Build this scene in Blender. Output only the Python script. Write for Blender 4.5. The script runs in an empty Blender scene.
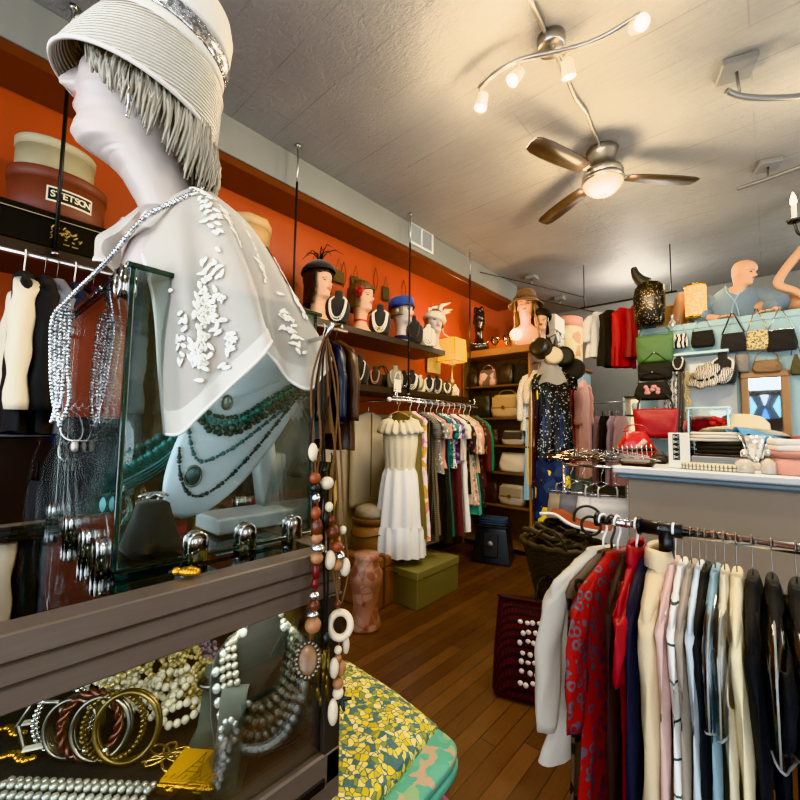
import bpy, math, random
from mathutils import Vector, Matrix, noise
R = math.radians
PI = math.pi
rnd = random.Random(11)
COL = bpy.context.scene.collection
V = Vector

# ---------------------------------------------------------------- camera model (also used to measure the place)
FPX = 410.0
YAW, PIT, ROL, EYE = R(42), math.atan(30 / 410), 0.0137, V((0, 0, 1.45))
_s, _c = math.sin(YAW), math.cos(YAW)
_sp, _cp = math.sin(PIT), math.cos(PIT)
_F = V((-_s * _cp, _c * _cp, _sp))
_U = V((_s * _sp, -_c * _sp, _cp))
_R = V((_c, _s, 0))
CR = _R * math.cos(ROL) + _U * math.sin(ROL)
CU = _U * math.cos(ROL) - _R * math.sin(ROL)

def ray(px, py): return _F + CR * ((px - 400) / FPX) - CU * ((py - 400) / FPX)
def PX(px, py, x): d = ray(px, py); return EYE + d * (x / d.x)
def PY(px, py, y): d = ray(px, py); return EYE + d * (y / d.y)
def PZ(px, py, z): d = ray(px, py); return EYE + d * ((z - EYE.z) / d.z)
def PT(px, py, t): return EYE + ray(px, py) * t

# ---------------------------------------------------------------- node materials
MATS = {}
def _new(name):
    m = bpy.data.materials.new(name); m.use_nodes = True
    nt = m.node_tree
    b = nt.nodes['Principled BSDF']
    return m, nt, b
def N(nt, t, **kw):
    n = nt.nodes.new(t)
    for k, v in kw.items(): setattr(n, k, v)
    return n
def c4(c): return (c[0], c[1], c[2], 1.0)
def hexc(h):
    h = h.lstrip('#'); o = []
    for i in (0, 2, 4):
        v = int(h[i:i + 2], 16) / 255
        o.append(v / 12.92 if v <= .04045 else ((v + .055) / 1.055) ** 2.4)
    return tuple(o)
def C(c): return hexc(c) if isinstance(c, str) else c

def coords(nt, scale=(1, 1, 1), kind='Object', rot=(0, 0, 0)):
    tc = N(nt, 'ShaderNodeTexCoord'); mp = N(nt, 'ShaderNodeMapping')
    mp.inputs['Scale'].default_value = scale
    mp.inputs['Rotation'].default_value = rot
    nt.links.new(tc.outputs[kind], mp.inputs['Vector'])
    return mp.outputs['Vector']
def noise_n(nt, vec, scale, detail=4, rough=.55, dist=0):
    n = N(nt, 'ShaderNodeTexNoise')
    n.inputs['Scale'].default_value = scale; n.inputs['Detail'].default_value = detail
    n.inputs['Roughness'].default_value = rough; n.inputs['Distortion'].default_value = dist
    nt.links.new(vec, n.inputs['Vector']); return n
def mixc(nt, fac, a, b, blend='MIX'):
    m = N(nt, 'ShaderNodeMix', data_type='RGBA', blend_type=blend)
    for key, v in ((0, fac), (6, a), (7, b)):
        if isinstance(v, (int, float)): m.inputs[key].default_value = v
        elif isinstance(v, (tuple, list)): m.inputs[key].default_value = c4(v)
        else: nt.links.new(v, m.inputs[key])
    return m.outputs[2]
def math_n(nt, op, a, b=None, c=None):
    m = N(nt, 'ShaderNodeMath', operation=op)
    for i, v in enumerate((a, b, c)):
        if v is None: continue
        if isinstance(v, (int, float)): m.inputs[i].default_value = v
        else: nt.links.new(v, m.inputs[i])
    return m.outputs[0]
def ramp(nt, fac, stops, interp='LINEAR'):
    r = N(nt, 'ShaderNodeValToRGB'); cr = r.color_ramp; cr.interpolation = interp
    while len(cr.elements) < len(stops): cr.elements.new(.5)
    for e, (p, col) in zip(cr.elements, stops): e.position = p; e.color = c4(C(col))
    nt.links.new(fac, r.inputs['Fac']); return r.outputs['Color']
def bump(nt, b, h, strength=.3, dist=.01):
    n = N(nt, 'ShaderNodeBump'); n.inputs['Strength'].default_value = strength; n.inputs['Distance'].default_value = dist
    nt.links.new(h, n.inputs['Height']); nt.links.new(n.outputs['Normal'], b.inputs['Normal'])

def M(name, col, rough=.6, metal=0.0, var=None, bmp=None, emit=None, sheen=0, coat=0, alpha=1, stretch=(1, 1, 1), trans=0):
    """plain material: colour, optional noise variation var=(scale, colour2, amount), optional bump bmp=(scale, strength)"""
    if name in MATS: return MATS[name]
    m, nt, b = _new(name)
    col = C(col)
    b.inputs['Base Color'].default_value = c4(col)
    b.inputs['Roughness'].default_value = rough; b.inputs['Metallic'].default_value = metal
    if sheen: b.inputs['Sheen Weight'].default_value = sheen
    if coat: b.inputs['Coat Weight'].default_value = coat; b.inputs['Coat Roughness'].default_value = .15
    vec = coords(nt, stretch) if (var or bmp) else None
    if var:
        n = noise_n(nt, vec, var[0])
        f = math_n(nt, 'MULTIPLY', n.outputs['Fac'], var[2])
        nt.links.new(mixc(nt, f, col, C(var[1])), b.inputs['Base Color'])
    if bmp:
        n = noise_n(nt, vec, bmp[0], 5)
        bump(nt, b, n.outputs['Fac'], bmp[1])
    if emit:
        b.inputs['Emission Color'].default_value = c4(C(emit[0])); b.inputs['Emission Strength'].default_value = emit[1]
    if alpha < 1: b.inputs['Alpha'].default_value = alpha
    if trans:
        tl = N(nt, 'ShaderNodeBsdfTranslucent'); tl.inputs['Color'].default_value = c4(col)
        mx = N(nt, 'ShaderNodeMixShader'); mx.inputs[0].default_value = trans
        out = nt.nodes['Material Output']
        nt.links.new(b.outputs[0], mx.inputs[1]); nt.links.new(tl.outputs[0], mx.inputs[2])
        nt.links.new(mx.outputs[0], out.inputs['Surface'])
    MATS[name] = m
    return m

def glass(name, tint=(.93, .97, .96), gloss=.9, refl=1.0, rough=0.0):
    """thin pane: clear with a Fresnel reflection"""
    if name in MATS: return MATS[name]
    m, nt, b = _new(name); nt.nodes.remove(b)
    tr = N(nt, 'ShaderNodeBsdfTransparent'); tr.inputs[0].default_value = c4(tint)
    gl = N(nt, 'ShaderNodeBsdfGlossy'); gl.inputs['Color'].default_value = (gloss, gloss, gloss, 1); gl.inputs['Roughness'].default_value = rough
    fr = N(nt, 'ShaderNodeFresnel'); fr.inputs['IOR'].default_value = 1.5
    f = math_n(nt, 'MULTIPLY', fr.outputs[0], refl)
    mx = N(nt, 'ShaderNodeMixShader')
    nt.links.new(f, mx.inputs[0]); nt.links.new(tr.outputs[0], mx.inputs[1]); nt.links.new(gl.outputs[0], mx.inputs[2])
    nt.links.new(mx.outputs[0], nt.nodes['Material Output'].inputs['Surface'])
    MATS[name] = m; return m

def sheer(name, col, opacity=.82, trans=.45, bmp=None):
    """thin woven cloth: diffuse + translucent, with some threads missing"""
    if name in MATS: return MATS[name]
    m, nt, b = _new(name); col = C(col)
    b.inputs['Base Color'].default_value = c4(col); b.inputs['Roughness'].default_value = .7
    tl = N(nt, 'ShaderNodeBsdfTranslucent'); tl.inputs['Color'].default_value = c4(col)
    tr = N(nt, 'ShaderNodeBsdfTransparent')
    m1 = N(nt, 'ShaderNodeMixShader'); m1.inputs[0].default_value = trans
    m2 = N(nt, 'ShaderNodeMixShader'); m2.inputs[0].default_value = opacity
    nt.links.new(b.outputs[0], m1.inputs[1]); nt.links.new(tl.outputs[0], m1.inputs[2])
    nt.links.new(tr.outputs[0], m2.inputs[1]); nt.links.new(m1.outputs[0], m2.inputs[2])
    nt.links.new(m2.outputs[0], nt.nodes['Material Output'].inputs['Surface'])
    if bmp:
        n = noise_n(nt, coords(nt), bmp[0], 5); bump(nt, b, n.outputs['Fac'], bmp[1])
    MATS[name] = m; return m

def pat(name, kind, cols, scale=20, rough=.7, metal=0, axis=0, duty=.5, warp=0, sheen=0):
    """patterned cloth in object space"""
    if name in MATS: return MATS[name]
    m, nt, b = _new(name)
    b.inputs['Roughness'].default_value = rough; b.inputs['Metallic'].default_value = metal
    if sheen: b.inputs['Sheen Weight'].default_value = sheen
    cols = [C(c) for c in cols]
    vec = coords(nt)
    if warp:
        nn = noise_n(nt, vec, scale * .5, 2)
        va = N(nt, 'ShaderNodeVectorMath', operation='MULTIPLY_ADD')
        nt.links.new(nn.outputs['Color'], va.inputs[0]); va.inputs[1].default_value = (warp,) * 3
        nt.links.new(vec, va.inputs[2]); vec = va.outputs[0]
    def stripe(ax, sc, du):
        sx = N(nt, 'ShaderNodeSeparateXYZ'); nt.links.new(vec, sx.inputs[0])
        f = math_n(nt, 'FRACT', math_n(nt, 'MULTIPLY', sx.outputs[ax], sc))
        return math_n(nt, 'LESS_THAN', f, du)
    def vor(sc, out='Distance', feat='F1'):
        v = N(nt, 'ShaderNodeTexVoronoi', feature=feat); v.inputs['Scale'].default_value = sc
        nt.links.new(vec, v.inputs['Vector']); return v.outputs[out]
    out = None
    if kind == 'stripe': out = mixc(nt, stripe(axis, scale, duty), cols[0], cols[1])
    elif kind == 'plaid':
        a = mixc(nt, math_n(nt, 'MULTIPLY', stripe(0, scale, .5), .6), cols[0], cols[1])
        a = mixc(nt, math_n(nt, 'MULTIPLY', stripe(2, scale, .5), .6), a, cols[1])
        out = mixc(nt, stripe(2, scale, .08), a, cols[2])
    elif kind == 'dots': out = mixc(nt, math_n(nt, 'LESS_THAN', vor(scale), duty), cols[0], cols[1])
    elif kind == 'zebra':
        w = N(nt, 'ShaderNodeTexWave'); w.inputs['Scale'].default_value = scale; w.inputs['Distortion'].default_value = 5; w.inputs['Detail Scale'].default_value = 1.5
        nt.links.new(vec, w.inputs['Vector'])
        out = mixc(nt, math_n(nt, 'LESS_THAN', w.outputs['Fac'], duty), cols[0], cols[1])
    elif kind in ('floral', 'mosaic'):
        sep = N(nt, 'ShaderNodeSeparateColor'); nt.links.new(vor(scale, 'Color'), sep.inputs[0])
        k = len(cols)
        out = ramp(nt, sep.outputs[0], [(i / k, c) for i, c in enumerate(cols)], 'CONSTANT')
        if kind == 'floral':
            e = vor(scale, 'Distance', 'DISTANCE_TO_EDGE')
            out = mixc(nt, math_n(nt, 'LESS_THAN', e, duty * .12), out, cols[0])
    elif kind == 'leopard':
        d = vor(scale); a = math_n(nt, 'LESS_THAN', math_n(nt, 'ABSOLUTE', math_n(nt, 'SUBTRACT', d, .33)), .12)
        out = mixc(nt, a, cols[0], cols[1])
    elif kind == 'sequin':
        sep = N(nt, 'ShaderNodeSeparateColor'); nt.links.new(vor(scale, 'Color'), sep.inputs[0])
        out = mixc(nt, math_n(nt, 'GREATER_THAN', sep.outputs[0], duty), cols[0], cols[1])
        d = math_n(nt, 'MULTIPLY', sep.outputs[1], 1.0)
        bump(nt, b, d, .6, .004)
    elif kind == 'rows':
        w = N(nt, 'ShaderNodeTexWave', wave_profile='SIN'); w.bands_direction = 'Z'; w.inputs['Scale'].default_value = scale
        nt.links.new(vec, w.inputs['Vector'])
        out = mixc(nt, w.outputs['Fac'], cols[0], cols[1]); bump(nt, b, w.outputs['Fac'], .8, .004)
    elif kind == 'weave':
        w = N(nt, 'ShaderNodeTexBrick'); w.inputs['Scale'].default_value = scale
        w.inputs['Color1'].default_value = c4(cols[0]); w.inputs['Color2'].default_value = c4(cols[1]); w.inputs['Mortar'].default_value = c4(cols[2])
        w.inputs['Mortar Size'].default_value = .06
        nt.links.new(vec, w.inputs['Vector']); out = w.outputs['Color']
        bump(nt, b, w.outputs['Fac'], -.6, .004)
    nt.links.new(out, b.inputs['Base Color'])
    MATS[name] = m; return m

# ---------------------------------------------------------------- mesh building
class MB:
    def __init__(s): s.v = []; s.f = []; s.mi = []; s.sm = []
    def add(s, vs, fs, m=0, smooth=True):
        o = len(s.v); s.v.extend([tuple(p) for p in vs])
        for f in fs: s.f.append(tuple(i + o for i in f)); s.mi.append(m); s.sm.append(smooth)
        return s
    def box(s, c, d, b=None, rz=0, m=0, rot=None):
        hx, hy, hz = d[0] / 2, d[1] / 2, d[2] / 2
        if b is None: b = min(.006, min(hx, hy, hz) * .4)
        b = min(b, min(hx, hy, hz) * .9)
        vs = []; idx = {}
        for sx in (-1, 1):
            for sy in (-1, 1):
                for sz in (-1, 1):
                    for a in range(3):
                        p = [sx * hx, sy * hy, sz * hz]
                        for k, (sg, h) in enumerate(((sx, hx), (sy, hy), (sz, hz))):
                            if k != a: p[k] = sg * (h - b)
                        idx[(sx, sy, sz, a)] = len(vs); vs.append(V(p))
        fs = []
        def k(sx, sy, sz, a): return idx[(sx, sy, sz, a)]
        for g in (-1, 1):
            q = [k(g, -1, -1, 0), k(g, 1, -1, 0), k(g, 1, 1, 0), k(g, -1, 1, 0)]; fs.append(q if g > 0 else q[::-1])
            q = [k(-1, g, -1, 1), k(-1, g, 1, 1), k(1, g, 1, 1), k(1, g, -1, 1)]; fs.append(q if g > 0 else q[::-1])
            q = [k(-1, -1, g, 2), k(1, -1, g, 2), k(1, 1, g, 2), k(-1, 1, g, 2)]; fs.append(q if g > 0 else q[::-1])
        for a in (-1, 1):
            for e in (-1, 1):
                fs.append([k(a, e, -1, 0), k(a, e, 1, 0), k(a, e, 1, 1), k(a, e, -1, 1)][::(-1 if a * e > 0 else 1)][::-1])
                fs.append([k(a, -1, e, 0), k(a, 1, e, 0), k(a, 1, e, 2), k(a, -1, e, 2)][::(1 if a * e > 0 else -1)][::-1])
                fs.append([k(-1, a, e, 1), k(1, a, e, 1), k(1, a, e, 2), k(-1, a, e, 2)][::(-1 if a * e > 0 else 1)][::-1])
        for sx in (-1, 1):
            for sy in (-1, 1):
                for sz in (-1, 1):
                    t = [k(sx, sy, sz, 0), k(sx, sy, sz, 1), k(sx, sy, sz, 2)]
                    fs.append(t if sx * sy * sz > 0 else t[::-1])
        mt = (rot.to_matrix() if rot is not None and not isinstance(rot, Matrix) else rot) if rot is not None else Matrix.Rotation(rz, 3, 'Z')
        c = V(c)
        s.add([mt @ p + c for p in vs], fs, m, False); return s
    def loft(s, rings, closed=True, cap=True, m=0, smooth=True):
        n = len(rings[0]); vs = [p for r in rings for p in r]; fs = []
        for i in range(len(rings) - 1):
            for j in range(n if closed else n - 1):
                j2 = (j + 1) % n
                fs.append((i * n + j, i * n + j2, (i + 1) * n + j2, (i + 1) * n + j))
        if cap and closed:
            fs.append(tuple(range(n))[::-1]); fs.append(tuple((len(rings) - 1) * n + j for j in range(n)))
        s.add(vs, fs, m, smooth); return s
    def tube(s, pts, r, n=8, closed=False, m=0, cap=True, flat=1.0):
        pts = [V(p) for p in pts]; k = len(pts)
        if k < 2: return s
        rs = r if isinstance(r, (list, tuple)) else [r] * k
        tans = []
        for i in range(k):
            a = pts[(i - 1) % k] if (closed or i > 0) else pts[i]; b = pts[(i + 1) % k] if (closed or i < k - 1) else pts[i]
            t = b - a; tans.append(t.normalized() if t.length > 1e-9 else V((0, 0, 1)))
        up = V((0, 0, 1)) if abs(tans[0].z) < .9 else V((1, 0, 0))
        nrm = (up - tans[0] * up.dot(tans[0])).normalized(); rings = []
        for i in range(k):
            nrm = nrm - tans[i] * nrm.dot(tans[i])
            nrm = nrm.normalized() if nrm.length > 1e-6 else V((1, 0, 0))
            bi = tans[i].cross(nrm)
            rings.append([pts[i] + (nrm * math.cos(2 * PI * j / n) + bi * math.sin(2 * PI * j / n) * flat) * rs[i] for j in range(n)])
        if closed: rings.append(rings[0])
        s.loft(rings, True, cap and not closed, m); return s
    def lathe(s, prof, c=(0, 0, 0), n=24, sx=1, sy=1, m=0, mt=None, cap=True):
        c = V(c); rings = []
        for r, z in prof:
            ring = [V((r * sx * math.cos(2 * PI * j / n), r * sy * math.sin(2 * PI * j / n), z)) for j in range(n)]
            rings.append([(mt @ p if mt else p) + c for p in ring])
        s.loft(rings, True, cap, m); return s
    def sph(s, c, r, n=8, k=5, sc=(1, 1, 1), m=0, mt=None):
        c = V(c); rings = []
        for i in range(k + 1):
            a = PI * i / k; rr = max(math.sin(a), .02)
            ring = [V((math.cos(2 * PI * j / n) * rr * r * sc[0], math.sin(2 * PI * j / n) * rr * r * sc[1], -math.cos(a) * r * sc[2])) for j in range(n)]
            rings.append([(mt @ p if mt else p) + c for p in ring])
        s.loft(rings, True, True, m); return s
    def grid(s, rows, m=0, smooth=True): return s.loft(rows, False, False, m, smooth)
    def beads(s, path, r, gap=2.0, n=6, k=4, m=0, mult=None):
        """spheres evenly spaced along a path"""
        path = [V(p) for p in path]; d = 0; nxt = 0; i = 0
        for a, b in zip(path, path[1:]):
            L = (b - a).length
            while nxt <= d + L and L > 1e-9:
                q = a.lerp(b, (nxt - d) / L); rr = r * (mult[i % len(mult)] if mult else 1)
                s.sph(q, rr, n, k, m=m); nxt += rr * gap; i += 1
            d += L
        return s
    def build(s, name, mats, parent=None, org=None, mod=None):
        me = bpy.data.meshes.new(name)
        vs = s.v if org is None else [(p[0] - org[0], p[1] - org[1], p[2] - org[2]) for p in s.v]
        me.from_pydata(vs, [], s.f)
        for mt in (mats if isinstance(mats, (list, tuple)) else [mats]): me.materials.append(mt)
        me.polygons.foreach_set('material_index', s.mi); me.polygons.foreach_set('use_smooth', s.sm)
        me.update()
        o = bpy.data.objects.new(name, me); COL.objects.link(o)
        if parent is not None: o.parent = parent
        elif org is not None: o.location = org
        if mod == 'solid': md = o.modifiers.new('thick', 'SOLIDIFY'); md.thickness = .002; md.offset = 0
        if mod == 'sub': md = o.modifiers.new('sub', 'SUBSURF'); md.levels = 1; md.render_levels = 1
        return o

def tag(o, label, cat, group=None, kind=None):
    o['label'] = label; o['category'] = cat
    if group: o['group'] = group
    if kind: o['kind'] = kind
    return o
def T(name, label, cat, loc=(0, 0, 0), rz=0, group=None):
    o = bpy.data.objects.new(name, None); COL.objects.link(o); o.empty_display_size = .05
    o.location = loc; o.rotation_euler = (0, 0, rz)
    return tag(o, label, cat, group)
def struct(name, mb, mat, label=None):
    o = mb.build(name, mat); o['kind'] = 'structure'
    if label: o['label'] = label
    return o
def dup(root, loc, rz, label, group=None):
    r = root.copy(); COL.objects.link(r); r.location = loc; r.rotation_euler = (0, 0, rz); r['label'] = label
    if group: r['group'] = group
    for ch in list(root.children):
        c = ch.copy(); COL.objects.link(c); c.parent = r
        for g in list(ch.children):
            d = g.copy(); COL.objects.link(d); d.parent = c
    return r
def lerp_table(tab, z):
    if z <= tab[0][0]: return tab[0][1:]
    for a, b in zip(tab, tab[1:]):
        if z <= b[0]:
            t = (z - a[0]) / (b[0] - a[0]); t = t * t * (3 - 2 * t) * .5 + t * .5
            return tuple(x + (y - x) * t for x, y in zip(a[1:], b[1:]))
    return tab[-1][1:]
def catmull(P, n, closed=False):
    out = []; k = len(P); rng = range(k if closed else k - 1)
    for i in rng:
        p0 = P[(i - 1) % k] if (closed or i > 0) else P[i]; p1 = P[i]; p2 = P[(i + 1) % k]
        p3 = P[(i + 2) % k] if (closed or i + 2 < k) else p2
        for j in range(n):
            t = j / n
            out.append(.5 * ((2 * p1) + (p2 - p0) * t + (2 * p0 - 5 * p1 + 4 * p2 - p3) * t * t + (3 * p1 - p0 - 3 * p2 + p3) * t ** 3))
    if not closed: out.append(P[-1].copy())
    return out
def path(pts, n=8, closed=False): return catmull([V(p) for p in pts], n, closed)
def light(name, typ, loc, e, col=(1, 1, 1), size=.1, rot=None, sy=None, spot=None):
    d = bpy.data.lights.new(name, typ); d.energy = e; d.color = col
    if typ == 'AREA':
        d.size = size
        if sy: d.shape = 'RECTANGLE'; d.size_y = sy
    else: d.shadow_soft_size = size
    if spot: d.spot_size = spot; d.spot_blend = .6
    o = bpy.data.objects.new(name, d); COL.objects.link(o); o.location = loc
    if rot: o.rotation_euler = rot
    return o
# ---------------------------------------------------------------- shared materials
CHROME = M('chrome', (.75, .75, .76), .16, 1)
STEEL = M('brushed_nickel', (.5, .48, .45), .3, 1)
BLACKM = M('black_metal', (.015, .015, .016), .4, .3)
BLACKP = M('black_plastic', (.012, .012, .013), .35)
VELVET = M('black_velvet', (.012, .012, .015), .85, sheen=.3)
WOOD = M('oak_wood', '#a5713f', .5, var=(6, '#6e4522', .7), stretch=(1, 1, 8))
DWOOD = M('dark_wood', '#2e211a', .45, var=(5, '#1a110c', .7))
PEARL = M('pearl', '#efe6cf', .18, coat=.6)
PEARLY = M('gold_pearl', '#d9c68f', .2, .25, coat=.4)
GOLD = M('gold', '#d6a740', .25, 1)
SILVER = M('silver', (.78, .78, .77), .18, 1)
SILVERB = pat('rhinestones', 'sequin', [(.45, .45, .46), (.95, .95, .95)], 260, .15, .9)
CRYST = M('crystal', (.85, .88, .88), .08, .6)
TURQ = M('turquoise', '#3f9a94', .4, var=(30, '#274f4b', .7))
JADE = M('jade_bead', '#3b5a51', .35, var=(40, '#20352f', .8))
WIRE = M('hanger_wire', (.22, .2, .18), .35, .9)
PLAST = M('white_plastic', (.85, .85, .83), .35)
CLEARH = glass('clear_plastic', (.93, .93, .92), .95, 2.2, .08)
SKIN = M('mannequin_skin', '#e3b391', .45, var=(8, '#cf9a78', .25))
PALE = M('mannequin_pale', '#b9ada6', .42, var=(10, '#a99c95', .3))
LIP = M('lip_rose', '#b0524f', .4)
EYEM = M('painted_eye', '#2a211d', .3)
PAPER = M('paper', '#efe9da', .8)
LEATHB = M('black_leather', (.018, .017, .017), .35, bmp=(90, .15))
LEATHBR = M('brown_leather', '#3a2216', .45, bmp=(60, .15), var=(7, '#23140d', .7))
CORD = M('tan_cord', '#6d4c33', .8)

# ---------------------------------------------------------------- heads
HEAD = [(-.17, .085, .085, .085), (-.155, .08, .08, .08), (-.13, .06, .066, .062), (-.10, .045, .06, .052), (-.06, .041, .055, .049), (-.03, .045, .055, .05), (-.014, .052, .057, .053),
        (-.004, .07, .059, .055), (.004, .086, .061, .056), (.016, .0945, .064, .057), (.026, .092, .068, .059), (.034, .088, .072, .060), (.045, .090, .078, .062),
        (.055, .0905, .083, .064), (.064, .092, .087, .066), (.074, .0915, .091, .068), (.09, .091, .097, .071), (.108, .087, .102, .073), (.118, .088, .104, .074), (.13, .094, .106, .0755),
        (.15, .0945, .107, .0765), (.175, .085, .102, .073), (.197, .066, .086, .061), (.212, .043, .062, .044), (.221, .022, .035, .025), (.225, .004, .006, .005)]
NOSE = [(.068, 0, .010), (.072, .012, .011), (.077, .024, .0115), (.083, .026, .010), (.095, .018, .008), (.108, .010, .007), (.12, .004, .007), (.13, 0, .008)]
def g(x, s): return math.exp(-(x / s) ** 2)
def head_pt(z, a, off=0.0, feat=True, hairw=False):
    f, b, w = lerp_table(HEAD, z)
    if hairw:
        f2, b2, w2 = lerp_table(HEAD, .105); b = max(b, b2 * .92) if z < .105 else b; w = max(w, w2) if z < .105 else w
    ca, sa = math.cos(a), math.sin(a)
    low = max(0, min(1, (.06 - z) / .06)) if z > -.01 else 0
    q = 1 + .55 * low if ca > 0 else 1
    x = (w + off) * math.copysign(abs(sa) ** q, sa)
    y = (f + off) * abs(ca) ** .92 if ca > 0 else -(b + off) * abs(ca) ** .92
    if feat and ca > 0:
        nz, ns = lerp_table(NOSE, z)
        y += nz * g(x, ns)
        y += .0045 * g(z - .0635, .0045) * g(x, .017) + .0055 * g(z - .0505, .0055) * g(x, .016) - .003 * g(z - .0575, .0022) * g(x, .02)
        for sx in (-1, 1):
            y -= .010 * g(x - sx * .031, .015) * g(z - .112, .011)
            y += .0055 * g(x - sx * .031, .010) * g(z - .111, .0075)
            y += .003 * g(x - sx * .03, .016) * g(z - .129, .006)
            y += .0035 * g(x - sx * .045, .014) * g(z - .088, .014)
            y -= .003 * g(x - sx * .007, .004) * g(z - .070, .004)
    return V((x, -y, z))
def head_mesh(na, nz, zmin=-.17):
    """one continuous head and neck; faces painted skin 0, lips 1, eyes 2"""
    mb = MB(); rings = []
    angs = []
    for j in range(na):
        u = j / na * 2 - 1
        angs.append(PI * (u * .62 + .38 * u ** 3) if abs(u) <= 1 else 0)
    zs = []
    for i in range(nz + 1):
        u = i / nz; zs.append(zmin + (.225 - zmin) * u)
    for z in zs: rings.append([head_pt(z, a) for a in angs])
    mb.loft(rings, True, True)
    for i, fc in enumerate(mb.f):
        if len(fc) > 4: continue
        c = V((0, 0, 0))
        for k in fc: c += V(mb.v[k])
        c /= 4
        if c.y < -.055:
            lw = .021 * math.sqrt(max(0, 1 - ((c.z - .0575) / .0115) ** 2))
            if abs(c.x) < lw: mb.mi[i] = 1
            for sx in (-1, 1):
                if ((c.x - sx * .031) / .013) ** 2 + ((c.z - .1115) / .005) ** 2 < 1: mb.mi[i] = 2
                if abs((c.z - .1305) + ((c.x - sx * .03) / .02) ** 2 * .005) < .0022 and abs(c.x - sx * .032) < .017: mb.mi[i] = 2
    return mb
def ears(mb, m=0):
    for sx in (-1, 1): mb.sph((sx * .074, .008, .095), .03, 10, 8, (.28, .62, 1.05), m)
    return mb
_headcache = {}
def head_obj(skin, parent, na=56, nz=70, name='head', lip=None):
    key = (skin.name, na, lip.name if lip else '')
    if key in _headcache:
        o = bpy.data.objects.new(name, _headcache[key]); COL.objects.link(o); o.parent = parent; return o
    mb = ears(head_mesh(na, nz)); o = mb.build(name, [skin, lip or LIP, EYEM], parent); _headcache[key] = o.data; return o
def hair_obj(mat, parent, vol=.012, zlow=-.02, face=62, fringe=.165, wave=.006, seed=1, flip=0):
    mb = MB(); rings = []; na = 56; nz = 34
    for i in range(nz + 1):
        z = zlow + (.226 - zlow) * i / nz; ring = []
        lowt = max(0, (.09 - z) / (.09 - zlow)) if z < .09 else 0
        for j in range(na):
            a = -PI + 2 * PI * j / na
            p = head_pt(min(z, .2249), a, vol * (1 + .8 * lowt) + (.004 if z > .2 else 0), False, True)
            k = noise.noise(V((math.cos(a) * 9 + seed, math.sin(a) * 9, z * 5))) * wave + math.sin(a * 23 + seed + z * 20) * wave * .45
            q = V((p.x, p.y, 0)); L = q.length
            if L > 1e-5: q *= (L + k) / L
            ring.append(V((q.x + flip * lowt * .03, q.y, p.z + (vol if z > .215 else 0))))
        rings.append(ring)
    vs = [p for r in rings for p in r]; fs = []
    for i in range(nz):
        z = zlow + (.226 - zlow) * (i + .5) / nz
        for j in range(na):
            a = abs(-PI + 2 * PI * (j + .5) / na)
            fr = face + (10 if z < .05 else 0)
            if z < fringe + .012 * math.cos(a * 2) and a < R(fr): continue
            j2 = (j + 1) % na
            fs.append((i * na + j, i * na + j2, (i + 1) * na + j2, (i + 1) * na + j))
    mb.add(vs, fs)
    o = mb.build('hair', mat, parent); md = o.modifiers.new('thick', 'SOLIDIFY'); md.thickness = .008; md.offset = -1
    return o
def hairmat(name, c1, c2): return M(name, c1, .45, var=(40, c2, .9), bmp=(60, .5), stretch=(1, 1, .15))

# ---------------------------------------------------------------- necklace busts
BUST = [(0, .062, .018), (.04, .074, .028), (.25, .084, .034), (.45, .088, .032), (.6, .083, .028), (.7, .066, .024), (.76, .04, .022), (.82, .031, .021), (1, .027, .019)]
def bust_front(x, z, h):
    w, d = lerp_table(BUST, z / h); k = h / .25
    lean = .05 * (1 - z / h) * k
    return -(lean + d * k * math.sqrt(max(0, 1 - (x / (w * k)) ** 2)))
def bust_mesh(h, mat, name='necklace_bust'):
    mb = MB(); k = h / .25; rings = []
    for i in range(25):
        z = i / 24; w, d = lerp_table(BUST, z); lean = .05 * (1 - z) * k
        rings.append([V((w * k * math.cos(2 * PI * j / 20), -lean + d * k * math.sin(2 * PI * j / 20), z * h)) for j in range(20)])
    mb.loft(rings)
    mb.box((0, .035 * k, .42 * h), (.05 * k, .012, .8 * h)); mb.box((0, .015 * k, .006), (.13 * k, .12 * k, .012))
    return mb
def strand(h, zt, drop, wid, r, n=40):
    pts = []; k = h / .25
    for i in range(n + 1):
        u = -1 + 2 * i / n; x = wid * k * math.sin(u * PI / 2); z = (zt - drop * (1 - abs(u) ** 2.2)) * h
        xx = max(-.08 * k, min(.08 * k, x)); w, d = lerp_table(BUST, z / h)
        if abs(xx) > w * k * .95: xx = math.copysign(w * k * .95, xx)
        pts.append(V((xx, bust_front(xx, z, h) - r * .9, z)))
    return pts
_bustcache = {}
def bust(loc, rz, h, mat, label, group=None, name='necklace_bust'):
    key = (h, mat.name)
    if key in _bustcache:
        o = bpy.data.objects.new(name, _bustcache[key]); COL.objects.link(o)
    else:
        o = bust_mesh(h, mat).build(name, mat); _bustcache[key] = o.data
    o.location = loc; o.rotation_euler = (0, 0, rz); tag(o, label, 'necklace display', group); return o
def necklace(loc, rz, h, label, mat, r=.005, drop=.5, wid=.05, rows=1, zt=.8, pend=None, mult=None, gap=2.0, group=None, n=6, k=4):
    t = T('necklace', label, 'necklace', loc, rz, group)
    mb = MB()
    for i in range(rows): mb.beads(strand(h, zt - i * .01, drop + i * r * 2.3 / h, wid + i * r * .7, r), r, gap, n, k, mult=mult)
    mb.build('bead_strand', mat, t)
    if pend:
        z = (zt - drop) * h - pend[0]; p = MB().sph((0, bust_front(0, max(z, .002), h) - r * 1.2, z), pend[0], 10, 8, (.8, .3, 1.1)); p.build('pendant', pend[1], t)
    return t

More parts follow.
